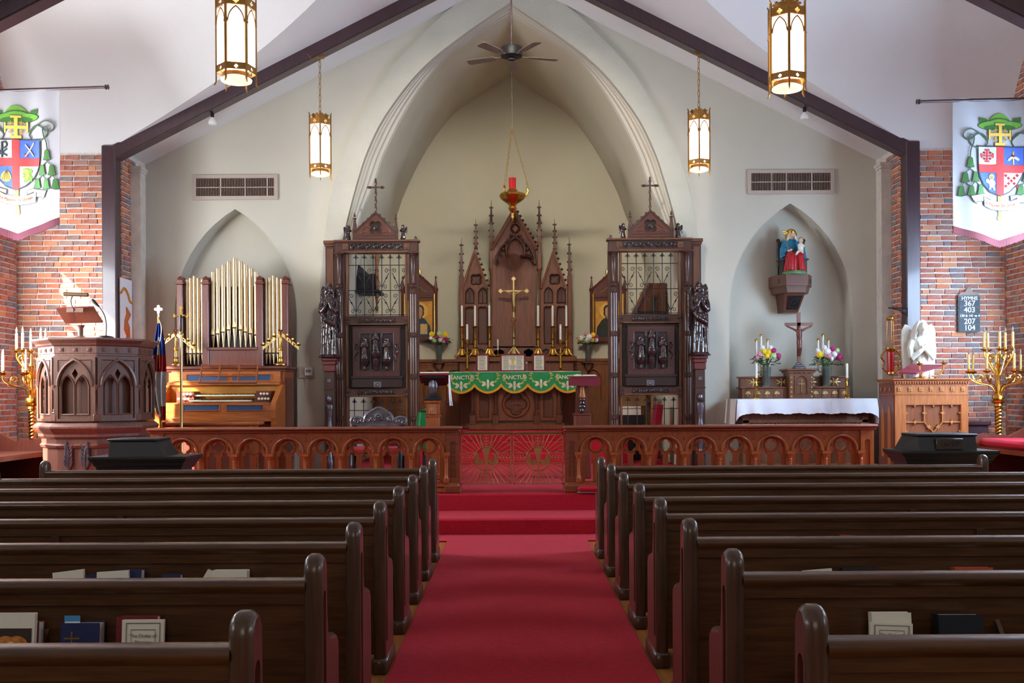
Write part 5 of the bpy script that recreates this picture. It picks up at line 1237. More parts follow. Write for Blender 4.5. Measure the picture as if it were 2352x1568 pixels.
        m.lathe([(.02,0),(.03,H*.1),(.025,H*.2),(.05,H*.35) if k == 1 else (.02,H*.3),(.055,H*.55) if k == 1 else (.022,H*.45),(.03,H*.62) if k == 1 else (.035,H*.55),(.06,H*.75),(.07,H*.95),(.07,H)], (X(a), -.14, Z(851)), 12); m.build('corbel', STATUE, t)
    for a in (823, 913):
        m = MB(); m.tube([(p, -.12, q) for p, q in smooth_curve([(X(a), Z(828)), (X(a-3), Z(818)), (X(a+3), Z(808)), (X(a-2), Z(798)), (X(a+1), Z(790))], 5)], .014, 6); m.tube([(p, -.12, q) for p, q in spiral(X(a), Z(800), .03, 1.2, 0, 1, 12)], .008, 6); m.build('leaf_ornament', STATUE, t)
    m = MB(); bx(m, 860, 878, -.11, -.08, 890, 876, .004); m.lathe([(.03,-.11),(.02,-.125),(.004,-.12)], (X(869), 0, Z(883)), 10, 'y'); m.build('plaque', SILVER, t)
    # iron grilles
    def bars(xs, y0, y1, tips, nm):
        for a in xs:
            m = MB(); m.tube([(X(a), 0, Z(y0)), (X(a), 0, Z(y1))], .0065, 6)
            if tips:
                zt = Z(y1); m.prism([(X(a)-.012, zt-.01), (X(a)+.012, zt-.01), (X(a)+.016, zt+.02), (X(a), zt+.06), (X(a)-.016, zt+.02)], [], -.006, .006)
                for k in (-1, 1): m.tube([(X(a), 0, zt-.02), (X(a)+k*.018, 0, zt+.012), (X(a)+k*.032, 0, zt+.008), (X(a)+k*.034, 0, zt-.01)], [.006,.007,.006,.004], 5)
            m.build(nm, IRON, t)
    xs = (819, 838.4, 858.4, 878.4, 898, 918)
    bars(xs, 726, 592, True, 'iron_bar'); bars((814, 835, 856, 877, 898, 919), 985, 923, True, 'iron_bar')
    for yy in (609, 667, 723, 942):
        m = MB(); m.tube([(X(802), -.004, Z(yy)), (X(932), -.004, Z(yy))], .006, 6); m.build('iron_crossbar', IRON, t)
    edge = [800]+list(xs)+[936]
    for row, (ya, yb) in enumerate(((611,665), (669,721))):
        for i in ((1, 3, 5) if row == 0 else (0, 2, 4)):
            # heart: two stems from a bar foot, opening to scrolls at the top of neighbours
            m = MB()
            foot = X(xs[i])
            for k in (-1, 1):
                zf, zt_ = Z(yb-6), Z(ya+10); wx = .118*k
                m.tube([(p, 0, q) for p, q in smooth_curve([(foot+k*.006, zf), (foot+wx*.45, lerp(zf, zt_, .45)), (foot+wx*.9, lerp(zf, zt_, .85))], 5)], .005, 5)
                m.tube([(p, 0, q) for p, q in spiral(foot+wx*.62, zt_-.005, .036, 1.25, 0 if k > 0 else pi, k, 14, .25)], .0045, 5)
                m.tube([(p, 0, q) for p, q in spiral(foot+k*.045, zf-.0, .036, 1.25, pi if k > 0 else 0, -k, 14, .25)], .0045, 5)
                m.tube([(foot+wx*.5, 0, lerp(zf, zt_, .48)), (foot+wx*.66, 0, lerp(zf, zt_, .62))], .011, 5)
            m.build('iron_scroll', IRON, t)
    # cresting
    m = MB(); gx0, gx1 = sorted((X(822), X(910))); m.prism([(gx0, g0), (gx1, g0), (gx1, Z(530)), (X(865.5), Z(491)), (gx0, Z(530))], [foil(X(865.5), Z(523), 4, .055, .05, pi/4, 32)], -.03, .05); m.build('gable', wood('gable_oak_%s' % side, (84,44,34), .4, .25, 'z', .2), t, smooth=0)
    m = MB(); m.prism(foil(X(865.5), Z(523), 4, .056, .051, pi/4, 32), [], -.005, .045); m.lathe([(.03,-.006),(.035,-.02),(.02,-.03),(.003,-.03)], (X(865.5), 0, Z(523)), 12, 'y'); m.build('shield_boss', SCREEND, t)
    m = MB(); m.sweep(foil(X(865.5), Z(523), 4, .058, .053, pi/4, 32), [(-.008,-.03),(0,-.04),(.008,-.03)], True)
    for k in (-1, 1): m.tube([(p, -.034, q) for p, q in smooth_curve([(X(865.5)+k*.09, Z(537)), (X(865.5)+k*.16, Z(533)), (X(865.5)+k*.22, Z(536)), (X(865.5)+k*.2, Z(528)), (X(865.5)+k*.12, Z(521))], 4)], .008, 6)
    m.build('tracery', SCREENL, t)
    m = MB(); m.sweep([(gx0-.03, Z(533)), (X(865.5), Z(489)), (gx1+.03, Z(533))], [(-.014,-.04),(.014,-.045),(.014,.055),(-.014,.055)])
    for k in (-1, 1):
        for q in (.2, .42, .64, .86): m.ell((lerp(X(865.5), (gx0 if k < 0 else gx1), q), 0, lerp(Z(489), Z(531), q)+.025), (.022,.022,.02), 8, 6)
    m.build('gable_moulding', SCREEN, t, smooth=30)
    m = MB(); bx(m, 818, 914, -.04, .06, 552, 547); bx(m, 824, 908, -.036, .05, 543, 540, .003); m.build('gable_base', SCREEN, t)
    m = MB(); xc = X(865.5); m.box(xc-.012, xc+.012, -.012, .012, Z(490), Z(410)); m.box(xc-.13, xc+.13, -.011, .011, Z(432), Z(428.5))
    for k in (-1, 1): m.tube([(xc+k*.06, 0, Z(430.2)), (xc+k*.075, 0, Z(430.2)), (xc+k*.11, 0, Z(430.2)), (xc+k*.12, 0, Z(430.2))], [.012,.02,.02,.012], 8)
    for yy in (420, 445, 462, 478): m.tube([(xc, 0, Z(yy+5)), (xc, 0, Z(yy+2)), (xc, 0, Z(yy-2)), (xc, 0, Z(yy-5))], [.012,.02,.02,.012], 8)
    m.build('cross', SCREEN, t)
    for a in (817, 911.5):
        m = MB(); zb = Z(552); zt = Z(487); H = zt-zb; m.loft([[(X(a)-r, -r, zb+f*H), (X(a)+r, -r, zb+f*H), (X(a)+r, r, zb+f*H), (X(a)-r, r, zb+f*H)] for f, r in ((0,.034),(.2,.03),(.38,.034),(.4,.03),(.75,.014),(.76,.024),(.78,.024),(.8,.012))], True, True); m.ell((X(a), 0, zb+H*.87), .018, 10, 8); m.tube([(X(a), 0, zb+H*.9), (X(a), 0, zt)], [.012,.003], 6); m.build('pinnacle', SCREEN, t)
    for a, f in ((801.5, 1), (928, -1)):
        h = .30; m = MB(); rings = []
        robed(m, h, .1, .9, 5); head(m, h, .93, -.03, 0, True, .09); arms_pray(m, h, .7); wings(m, h, .2, .92, .25, .09)
        m.tf(Matrix.Translation((X(a), 0, Z(551))) @ Matrix.Rotation(.9*f*sx, 4, 'Z') @ Matrix.Scale(.72, 4, (0,0,1))); obuild(m, 'kneeling_angel', STATUE, t, .0075, 2)
    m = MB(); m.lathe([(.02,0),(.024,.03),(.016,.04),(.005,.055)], (X(957), -.04, g0), 10); m.build('corner_knob', SCREEN, t)
    # great angel on its pillar
    p = P(758 if sx < 0 or side == 'left' else 1605.5, 822+(0 if side == 'left' else -5), 14.54)
    if side == 'right': p = P(1606, 817, 14.54)
    tp = thing('statue_pillar', 'dark carved pillar carrying the %s praying angel' % side, 'pillar', (p.x, 14.54, PLAT), 0, 'carved statue pillars'); H = p.z-PLAT; e = .0064
    m = MB(); m.bbox(-17*e, 17*e, -.11, .11, H-.045, H, .008); m.bbox(-14.5*e, 14.5*e, -.095, .095, H-.10, H-.045, .008); m.bbox(-13*e, 13*e, -.085, .085, H-.2, H-.10, .008); m.build('pillar_cap', wood('pillar_red_%s' % side, (96,38,34), .4, .2, 'z', .2), tp)
    m = MB(); m.bbox(-11*e, 11*e, -.07, .07, 0, H-.2, .006); m.bbox(-12.5*e, 12.5*e, -.08, .08, H-.47, H-.455, .004); m.build('pillar_shaft', SCREEN, tp)
    m = MB(); m.bbox(-.03, .03, -.082, -.06, H-.36, H-.30, .005); m.build('plaque', SILVER, tp)
    h = H-.52; m = MB(); rings = [[(r*(1+.12*sin(6*a+zq*40))*cos(a), -.075+r*.8*(1+.12*sin(6*a+zq*40))*sin(a), zq) for a in [2*pi*i/16 for i in range(16)]] for zq, r in [(q*h*.86/16, .045+.012*sin(q*.9)) for q in range(17)]]
    m.loft(rings, True, True); m.ell((0, -.09, h*.93), (.035,.04,.055), 12, 8); m.ell((0, -.08, h*.93), (.045,.04,.06), 12, 8); obuild(m, 'carved_term', SILVER, tp, .01, 1)
    ta = thing('angel_statue', 'glossy dark carved angel praying on the %s pillar' % side, 'statue', p, 0, 'dark praying angels')
    h = 172*14.62/F; m = MB(); robed(m, h, .14, .86, 7, .5); head(m, h, .905, -.03, 0, True, .062); arms_pray(m, h, .73); drapery(m, h, 7, 3)
    m.tube([(-.15*h, -.06*h, .62*h), (-.05*h, -.13*h, .50*h), (.1*h, -.11*h, .44*h), (.13*h, -.02*h, .40*h)], [.03*h,.04*h,.035*h,.02*h], 8)
    m.tube([(.12*h, -.06*h, .64*h), (.11*h, -.10*h, .45*h), (.13*h, -.08*h, .28*h)], [.03*h,.035*h,.012*h], 8)
    m.tf(Matrix.Scale(.74, 4, (1,0,0))); obuild(m, 'figure', STATUE, ta, .0095, 1)
    w = MB(); wings(w, h, .135, .97, .28, .08); obuild(w, 'wings', STATUE, ta, .009, 1)
    m = MB(); m.lathe([(.15*h, -.0),(.16*h,.012*h),(.14*h,.035*h),(.05*h,.04*h)], n=20); m.build('rock_base', STATUE, ta)
make_screen(867.5, 0, 1, 'left'); make_screen(1493.5, -4, -1, 'right')
# ================================================================== HIGH ALTAR
AZ = PLAT+.504
d = 17.0; s = d/F
ta = thing('high_altar', 'carved oak high altar with columns and a quatrefoil medallion', 'altar', (P(1180,985,d).x, d, AZ))
L = lambda px, py, dd=17.0: P(px, py, dd)-ta.location
ztop = L(1180, 855).z
MB().box(L(1077,0).x, L(1285,0).x, .03, .5, 0, ztop-.05).build('body', REREC, ta, smooth=0)
m = MB(); m.bbox(L(1036,0).x, L(1326,0).x, -.10, .52, ztop-.06, ztop, .01); m.build('mensa', RERE, ta)
m = MB(); m.bbox(L(1070,0).x, L(1291,0).x, -.05, .5, 0, .12, .012); m.build('plinth', RERE, ta)
for a in (1080.6, 1133.4, 1227.5, 1279):
    x = L(a, 0).x; m = MB(); m.bbox(x-.055, x+.055, -.06, .04, .1, .26, .006); m.lathe([(.045,.26),(.05,.28),(.036,.30),(.04,.315),(.026,.33),(.024,ztop-.15),(.03,ztop-.14),(.026,ztop-.13),(.045,ztop-.08),(.048,ztop-.06)], (x, -.015, 0), 14); m.build('column', REREC, ta)
for a in (1107, 1254):
    x = L(a, 0).x; m = MB(); m.prism(rect(x-.13, x+.13, .16, ztop-.06), [arc_pts(x, .22, .16, .52, .14, 8)], .0, .03); m.sweep(arc_pts(x, .22, .16, .52, .14, 8), [(-.008,0),(0,-.012),(.008,0)], True); m.build('lancet_panel', RERE, ta, smooth=30)
xc = L(1180, 0).x; zc = L(1180, 927).z; rq = .235
m = MB(); m.prism(rect(xc-.3, xc+.3, .16, ztop-.06), [circ(xc, zc, rq, 32)], .0, .03); m.sweep(circ(xc, zc, rq, 36), [(-.012,0),(0,-.02),(.014,0)], True); m.build('medallion_frame', RERE, ta, smooth=30)
m = MB(); m.prism(circ(xc, zc, rq, 32), [foil(xc, zc, 4, .10, .088, 0, 44)], .01, .03); m.sweep(foil(xc, zc, 4, .10, .088, 0, 44), [(-.012,.01),(0,-.012),(.012,.01)], True); m.box(xc-.012, xc+.012, 0, .03, zc-.12, zc+.12); m.box(xc-.1, xc+.1, 0, .03, zc-.012, zc+.012); m.build('quatrefoil', RERE, ta, smooth=30)
# linen and frontlet
fl0, fl1 = P(1030, 853, d), P(1333, 853, d); zt = AZ+ztop
tl = thing('altar_linen', 'white linen cloth covering the top of the high altar', 'cloth', ((fl0.x+fl1.x)/2, d, zt)); w = (fl1.x-fl0.x)/2
m = MB(); m.bbox(-w, w, -.125, .51, .001, .012, .004); m.build('cloth', CLOTH, tl)
m = MB(); m.box(w-.005, w, -.1, .5, -.12, .01); m.box(-w, -w+.005, -.1, .5, -.12, .01); m.build('side_drop', CLOTH, tl, smooth=0)
tf_ = thing('altar_frontlet', 'green altar frontlet lettered SANCTUS with scalloped gold fringe', 'cloth', ((fl0.x+fl1.x)/2, d-.14, zt))
zs_ = -(880-854)*s; zb_ = -(898-854)*s
def scal(off): 
    pts = [(-w, 0), (-w, zs_)]
    for i in range(5):
        for q in range(1, 9): 
            f = q/8; pts.append((-w+(i+f)*2*w/5, zs_+(zb_-zs_)*sin(pi*f)**.75))
    return pts+[(w, 0)]
out = scal(0)[::-1]
m = MB(); m.prism(out, [], -.008, .006); m.build('silk', GREEN, tf_, smooth=0)
m = MB(); low = scal(0)[1:-1]; m.sweep(low, [(-.034,-.012),(.004,-.014),(.004,.004),(-.034,.002)]); m.build('gold_fringe', GFRINGE, tf_, smooth=30)
for i in (0, 2, 4): link('lettering', text_mesh('SANCTUS', .092, LETTER, .002, bold=.002), tf_, (-w+(i+.5)*2*w/5+(.02 if i == 0 else 0), -.022, -(866-854)*s))
for i in range(5):
    cx = -w+(i+.5)*2*w/5; cz = -(884-854)*s if i % 2 == 0 else -(880-854)*s; m = MB()
    for k in range(6): a = pi/6+k*pi/3; m.ell((cx+.05*cos(a)*1.6, -.010, cz+.035*sin(a)), (.04,.004,.022), 8, 6, Matrix.Rotation(-a, 3, 'Y'))
    m.ell((cx, -.012, cz), (.02,.006,.02), 8, 6); m.build('lily', EMBW if i % 2 == 0 else LETTER, tf_)
    m = MB(); m.prism([(cx-.03, cz-.02), (cx+.03, cz-.02), (cx, cz-.10)][::-1], [], -.012, -.008); m.build('grape', EMBW, tf_, smooth=0)
    for k in (-1, 1):
        m = MB(); pts = smooth_curve([(cx+k*.05, cz), (cx+k*.13, cz+.05), (cx+k*.17, cz+.12), (cx+k*.14, cz+.19)], 4)
        m.tube([(p, -.010, min(q, -.01)) for p, q in pts], .005, 5)
        for q in (.3, .55, .8, .95): u = pts[int(q*(len(pts)-1))]; m.ell((u[0]+k*.02, -.010, min(u[1], -.02)), (.03,.003,.011), 8, 5, Matrix.Rotation(k*(-.9+q), 3, 'Y'))
        m.build('wheat_sprig', EMBG, tf_)
# ================================================================== REREDOS
d = 17.75; tr = thing('reredos', 'three-gabled carved oak reredos with pinnacles behind the high altar', 'altarpiece', (P(1180,840,d).x, d, AZ))
L = lambda px, py: P(px, py, 17.75)-tr.location
def poly(*pts): return [(L(*p).x, L(*p).z) for p in pts]
MB().box(L(1055,0).x, L(1307,0).x, .05, .52, 0, L(1180,838).z).build('base', RERE, tr, smooth=0)
m = MB(); m.bbox(L(1046,0).x, L(1318,0).x, -.22, .52, L(0,838).z, L(0,826).z, .01); m.bbox(L(1052,0).x, L(1311,0).x, -.16, .5, 0, L(0,838).z, .01); m.build('gradine', RERE, tr)
m = MB(); m.prism(poly((1060,827),(1300,827),(1300,795),(1060,795)), [poly(*[(x-11, 818), (x+11, 818), (x+11, 806), (x, 800), (x-11, 806)]) for x in (1075,1105,1146,1180,1214,1255,1286)], .03, .08); m.build('predella', RERE, tr, smooth=0)
MB().prism(poly((1060,827),(1300,827),(1300,795),(1060,795)), [], .08, .12).build('predella_back', REREC, tr, smooth=0)
# centre
m = MB(); m.prism(poly((1129,826),(1232,826),(1232,565),(1180.5,480),(1129,565)), [], .08, .16); m.build('centre_board', RERE, tr, smooth=0)
m = MB(); arch = [(L(1180.5,0).x+x, z) for x, z in []]
za, zs2 = L(0,552).z, L(0,612).z; xw = L(1226,0).x-L(1180.5,0).x; xc = L(1180.5,0).x
hole = arc_pts(xc, L(0,796).z, 2*xw, zs2, za-zs2, 10)
m.prism(poly((1131,798),(1230,798),(1230,567),(1180.5,484),(1131,567)), [hole], .03, .08); m.build('centre_frame', RERE, tr, smooth=0)
m = MB(); m.sweep(arc_pts(xc, zs2, 2*xw, zs2, za-zs2, 12, True), [(-.018,.03),(-.01,.0),(.012,0),(.02,.03)])
cu = [(1139,612),(1143,598),(1156,592),(1165,596)]
for k in (-1, 1):
    mir = lambda p: (p[0] if k < 0 else 361-p[0]+2000, p[1])
    pts = [(xc+k*-1*-1*(L(a,0).x-xc)*(-1 if k > 0 else 1), L(0,b).z) for a, b in ((1137,613),(1142,601),(1152,594),(1163,596),(1169,594))]
    m.tube([(x, .02, z) for x, z in smooth_curve(pts, 4)], [.03*(.6+.4*sin(i/16*pi)) for i in range(17)], 7)
    pts = [(xc+(L(a,0).x-xc)*(-1 if k > 0 else 1), L(0,b).z) for a, b in ((1163,596),(1159,584),(1161,570),(1170,558),(1180.5,548))]
    m.tube([(x, .02, z) for x, z in smooth_curve(pts, 4)], .02, 7)
    for q in ((1140,606),(1147,590),(1153,578),(1158,566),(1164,557),(1171,548)): m.ell((xc+(L(q[0],0).x-xc)*(-1 if k > 0 else 1), .005, L(0,q[1]).z), (.028,.03,.028), 8, 6)
m.sweep(circ(xc, L(0,531).z, .078, 24), [(-.014,.03),(0,.0),(.014,.03)], True); m.sweep(foil(xc, L(0,531).z, 4, .032, .03, 0, 28), [(-.008,.03),(0,.008),(.008,.03)], True); m.ell((xc, .02, L(0,512).z), (.02,.03,.05), 8, 6)
m.build('centre_tracery', REREC, tr)
m = MB(); m.sweep(poly((1129,572),(1180.5,482),(1232,572)), [(-.03,-.01),(.03,-.03),(.03,.17),(-.03,.17)]); m.build('centre_gable', RERE, tr, smooth=30)
for k in (-1, 1):
    m = MB()
    for q in range(9): f = (q+.5)/9; m.ell((xc+k*f*(L(1232,0).x-xc)+k*.022, .06, lerp(L(1180,482).z, L(1180,572).z, f)+.016), (.03,.045,.026), 8, 6)
    m.build('crockets', REREC, tr)
def pinnacle(px, ybase, ytop, ycross, nm='pinnacle', w=4.2):
    x = L(px,0).x; z0, z1, zc = L(0,ybase).z, L(0,ytop).z, L(0,ycross).z; r = w*.00776; m = MB(); H = zc-z0
    sq = lambda rr, z: [(x-rr, .08-rr, z), (x+rr, .08-rr, z), (x+rr, .08+rr, z), (x-rr, .08+rr, z)]
    m.loft([sq(r*1.35, z0-.02), sq(r*1.35, z0), sq(r, z0+.005), sq(r*.45, zc), sq(r*.2, zc+.03), sq(.003, z1)], True, True)
    for f in (.2, .45, .72):
        for k in (-1, 1): m.ell((x+k*r*(1.2-.5*f), .08, z0+f*H), (.02,.022,.018), 7, 5)
    m.bbox(x-.036, x+.036, .05, .11, zc-.01, zc+.01, .004); m.build(nm, REREC, tr)
for px in (1125.4, 1236):
    x = L(px,0).x; m = MB(); m.bbox(x-.033, x+.033, .03, .15, L(0,627).z, L(0,546).z, .006); m.build('buttress', RERE, tr)
    m = MB(); m.lathe([(.036,L(0,822).z),(.03,L(0,815).z),(.022,L(0,812).z),(.021,L(0,638).z),(.03,L(0,634).z),(.028,L(0,630).z),(.048,L(0,625).z),(.05,L(0,622).z)], (x, .07, 0), 14); m.build('colonnette', RERE, tr)
    pinnacle(px, 547, 463, 481)
for sgn in (-1, 1):
    f = lambda a: 1180.5+(a-1180.5)*(1 if sgn < 0 else -1)
    pl_ = lambda *pts: (lambda q: q if sgn < 0 else q[::-1])(poly(*[(f(a), b) for a, b in pts]))
    m = MB(); m.prism(pl_((1060,800),(1121,800),(1121,660),(1090,576),(1060,660)), [], .10, .16); m.build('side_board', REREC, tr, smooth=0)
    xm = L(f(1090),0).x; zl_ = L(0,690).z
    holes = [foil(xm, L(0,647).z, 4, .055, .05, pi/4, 32)]
    for q in (-1, 1):
        xq = xm+q*.115; holes.append(arc_pts(xq, L(0,702).z, .15, L(0,680).z, .11, 7)); holes.append(arc_pts(xq, L(0,795).z, .16, L(0,716).z, .04, 6))
    m = MB(); m.prism(pl_((1062,799),(1119,799),(1119,662),(1090,582),(1062,662)), holes, .05, .10); m.build('side_frame', RERE, tr, smooth=0)
    m = MB(); m.sweep(holes[0], [(-.012,.05),(0,.025),(.012,.05)], True)
    for h_ in holes[1:]: m.sweep(h_, [(-.009,.05),(0,.03),(.009,.05)], True)
    for q in (-1, 1): xq = xm+q*.115; m.tube([(xq, .045, L(0,700).z), (xq, .045, L(0,668).z)], .012, 6)
    m.build('side_tracery', REREC, tr)
    m = MB(); m.sweep(poly((1061,662),(1090,576),(1119,662)), [(-.022,.0),(.022,-.01),(.022,.16),(-.022,.16)]) if sgn < 0 else m.sweep(poly((1242,662),(1271,576),(1300,662)), [(-.022,.0),(.022,-.01),(.022,.16),(-.022,.16)]); m.build('side_gable', RERE, tr, smooth=30)
    m = MB()
    for k in (-1, 1):
        for q in range(7): g = (q+.5)/7; m.ell((xm+k*g*.225+k*.016, .07, lerp(L(1180,576).z, L(1180,662).z, g)+.010), (.024,.036,.022), 8, 6)
    m.build('crockets', REREC, tr)
    pinnacle(f(1089.5), 574, 508, 521, 'finial', 3.2)
    x = L(f(1056),0).x; MB().bbox(x-.036, x+.036, .03, .16, 0, L(0,638).z, .006).build('buttress', RERE, tr); pinnacle(f(1056), 640, 549, 567, w=3.8)
# altar furniture ----------------------------------------------------------
GZ = tr.location.z+L(0,826).z
def candle(px, ytop, ybot, d, label, group, r=.021, flame=True):
    a, b = P(px, ytop, d), P(px, ybot, d); t = thing('candle', label, 'candle', b, 0, group); h = a.z-b.z
    MB().lathe([(r,0),(r*.97,h-.012),(r*.6,h-.002),(.003,h)], n=12).build('wax', WAX, t)
    MB().lathe([(.003,h-.002),(.002,h+.014)], n=6).build('wick', BLACK, t); return t
def stick(px, ycup, zbase, d, label, group, mat=GOLD, tri=True, sc=1.0):
    c = P(px, ycup, d); t = thing('candlestick', label, 'candlestick', (c.x, d, zbase), 0, group); H = c.z-zbase
    m = MB(); f0 = .26 if tri else .08
    m.lathe([(.03*sc,H*f0),(.05*sc,H*f0+.015),(.028*sc,H*f0+.03),(.018*sc,H*(f0+.12)),(.026*sc,H*.55),(.04*sc,H*.57),(.026*sc,H*.59),(.016*sc,H*.64),(.016*sc,H*.86),(.028*sc,H*.89),(.018*sc,H*.91),(.03*sc,H*.95),(.06*sc,H*.985),(.062*sc,H),(.02*sc,H)], n=14); m.build('stem', mat, t)
    if tri:
        for k in range(3):
            a = pi/2+k*2*pi/3; m = MB(); pts = [(r*cos(a), r*sin(a), z) for r, z in ((.025,H*.27),(.05,H*.2),(.075,H*.1),(.105,.02),(.125,.012))]
            m.tube(smooth_curve(pts, 4), .014*sc, 7); m.ell((.12*cos(a), .12*sin(a), .016), (.025,.025,.016), 8, 6); m.tube([(.03*cos(a), .03*sin(a), H*.2), (.06*cos(a), .06*sin(a), .05), (.03*cos(a), .03*sin(a), .03)], .01, 6); m.build('foot', mat, t)
        MB().lathe([(.05,H*.03),(.06,H*.06),(.03,H*.2),(.03,H*.27)], n=12).build('base', mat, t)
    else: MB().lathe([(.07*sc,0),(.07*sc,.012),(.045*sc,.03),(.02*sc,H*.09)], n=16).build('base', mat, t)
    return t
on = ['outer left', 'middle left', 'inner left', 'inner right', 'middle right', 'outer right']
for i, px in enumerate((1061, 1091, 1124, 1236, 1269.5, 1301)):
    stick(px, 749, GZ, 17.60, 'tall brass candlestick, %s of the six before the reredos' % on[i], 'six tall altar candlesticks', SILVER if i in (2,) and False else GOLD)
    candle(px, 701, 749, 17.60, 'white candle in the %s tall altar candlestick' % on[i], 'six tall altar candles', .019)
MZ = zt+.013
for px, sd in ((1073, 'left'), (1287.5, 'right')):
    stick(px, 780, MZ, 17.3, 'slender brass candlestick at the %s end of the altar top' % sd, 'slender altar candlesticks', GOLD, False); candle(px, 744, 780, 17.3, 'white candle in the slender %s candlestick' % sd, 'slender candles', .019)
stick(1143.5, 804, GZ, 17.58, 'small brass candlestick beside the altar cross', 'small candlestick', GOLD, True, .5); candle(1143.5, 779, 804, 17.58, 'short white candle beside the altar cross', 'small candle', .013)
# altar cross
c = P(1180.5, 812, 17.6); t = thing('altar_cross', 'gilt crucifix on a tall stem at the centre of the altar', 'crucifix', (c.x, 17.6, GZ)); L = lambda px, py: P(px, py, 17.6)-t.location
z1, zx, zt2 = L(0+1180,728).z, L(1180,668).z, L(1180,640).z; H = z1
m = MB(); m.lathe([(.05,.02),(.07,.05),(.035,.13),(.04,.17),(.02,.19),(.03,.21),(.018,.25),(.022,H*.45),(.04,H*.47),(.02,H*.5),(.017,H*.85),(.045,H*.9),(.05,H*.95),(.02,H*.98),(.02,H)], n=16); m.build('stem', GOLDP, t)
for k in range(3):
    a = pi/2+k*2*pi/3; m = MB(); m.tube(smooth_curve([(r*cos(a), r*sin(a), z) for r, z in ((.03,.15),(.08,.09),(.13,.03),(.16,.012))], 4), .018, 7); m.build('foot', GOLDP, t)
m = MB(); m.box(-.011, .011, -.011, .011, H-.02, zt2); hx = L(1206,0).x; m.box(-hx, hx, -.010, .010, zx-.011, zx+.011)
for cx_, cz_ in ((-hx, zx), (hx, zx), (0, zt2)): m.prism(foil(cx_, cz_, 4, .020, .017, 0, 28), [], -.012, .012)
m.build('cross', GOLDP, t, smooth=20)
m = corpus(MB(), .44, .42); m.tf(Matrix.Translation((0,-.016,zx-.05))); obuild(m, 'corpus', GOLDP, t, .008, 2)
# altar cards, cruet
for a, b, lab in ((1093,1123.5,'small framed altar card left of centre'), (1148.5,1207.5,'wide framed altar card at the centre of the altar'), (1222.5,1253.5,'small framed altar card right of centre')):
    p0, p1 = P(a, 812, 17.12), P(b, 852, 17.12); w = (p1.x-p0.x)/2; t = thing('altar_card', lab, 'card', ((p0.x+p1.x)/2, 17.12, MZ), 0, 'framed altar cards'); h = p0.z-MZ; t.rotation_euler[0] = -.05
    MB().prism(rect(-w, w, 0, h), [rect(-w+.03, w-.03, .03, h-.03)], -.012, .012).build('frame', BURG, t, smooth=0); MB().box(-w+.02, w-.02, 0, .008, .02, h-.02).build('sheet', PAPER, t, smooth=0)
    m = MB(); cols = 1 if w < .15 else 3; rr = random.Random(a)
    for c_ in range(cols):
        x0, x1 = lerp(-w+.05, w-.05, c_/cols)+.004, lerp(-w+.05, w-.05, (c_+1)/cols)-.004
        for q in range(14):
            if cols == 3 and c_ == 1 and 3 < q < 9: continue
            z = lerp(h-.05, .05, q/13); m.box(x0, lerp(x0, x1, rr.uniform(.8, 1)), -.001, 0, z-.0035, z+.0035)
    m.build('printed_lines', INK, t, smooth=0)
    if cols == 3:
        m = MB(); m.box(-.02, .02, -.001, 0, h*.42, h*.68); m.box(-.035, .035, -.001, 0, h*.58, h*.62); m.build('printed_figure', EMBG, t, smooth=0)
p = P(1209.5, 840, 17.45); t = thing('cruet', 'small clear glass bottle with white cap on the altar', 'bottle', (p.x, 17.45, MZ)); MB().lathe([(.022,0),(.024,.01),(.024,.09),(.012,.12),(.010,.15)], n=14).build('glass', GLASS, t); MB().lathe([(.013,.148),(.013,.18),(.004,.183)], n=12).build('stopper', WHITEP, t)
# ================================================================== SANCTUARY LAMP
d = 15.9; p = P(1177.5, 511, d); t = thing('sanctuary_lamp', 'gilt sanctuary lamp with red glass hanging on chains above the altar', 'lamp', p); L = lambda px, py: P(px, py, 15.9)-p
z = lambda py: L(1177.5, py).z
MB().lathe([(.004,0),(.02,.03),(.008,.05),(.028,.10),(.02,.13),(.03,.16),(.055,.19),(.07,.22),(.05,.26),(.075,.30),(.14,.34),(.19,.38),(.215,.42),(.20,.455),(.14,.475),(.09,.49),(.075,.52),(.06,.53)], n=28).build('bowl', GOLD, t)
m = MB(); m.lathe([(.055,.52),(.058,z(412)),(.06,z(409)),(.05,z(410))], n=20); m.build('red_glass', REDG, t)
for k in range(3):
    a = pi/2+.5+k*2*pi/3; m = MB(); m.tube(smooth_curve([(r*cos(a), r*sin(a), q) for r, q in ((.17,.40),(.22,.44),(.25,.50),(.23,.53),(.26,.55))], 4), .016, 7); m.build('handle', GOLD, t)
    m = MB(); A = Vector((.255*cos(a), .255*sin(a), .55)); B = Vector((0,0,z(292))); n = 22
    for i in range(n):
        f0 = i/n; c_ = A.lerp(B, (i+.5)/n); u = (B-A).normalized(); side_ = u.cross(Vector((0,1,0))).normalized() if i % 2 else u.cross(Vector((1,0,0))).normalized()
        ln = (B-A).length/n*.56; m.tube([c_+u*ln*cos(q)+side_*.014*sin(q) for q in [2*pi*j/8 for j in range(8)]], .0042, 4, closed=True)
    m.build('chain', GOLDP, t)
m = MB(); m.tube([(0,0,z(292)), (0,0,z(262))], .006, 6); m.tube([(0,0,z(262)), (0,0,7.3-p.z)], .0028, 5); m.build('wire', GREY, t)
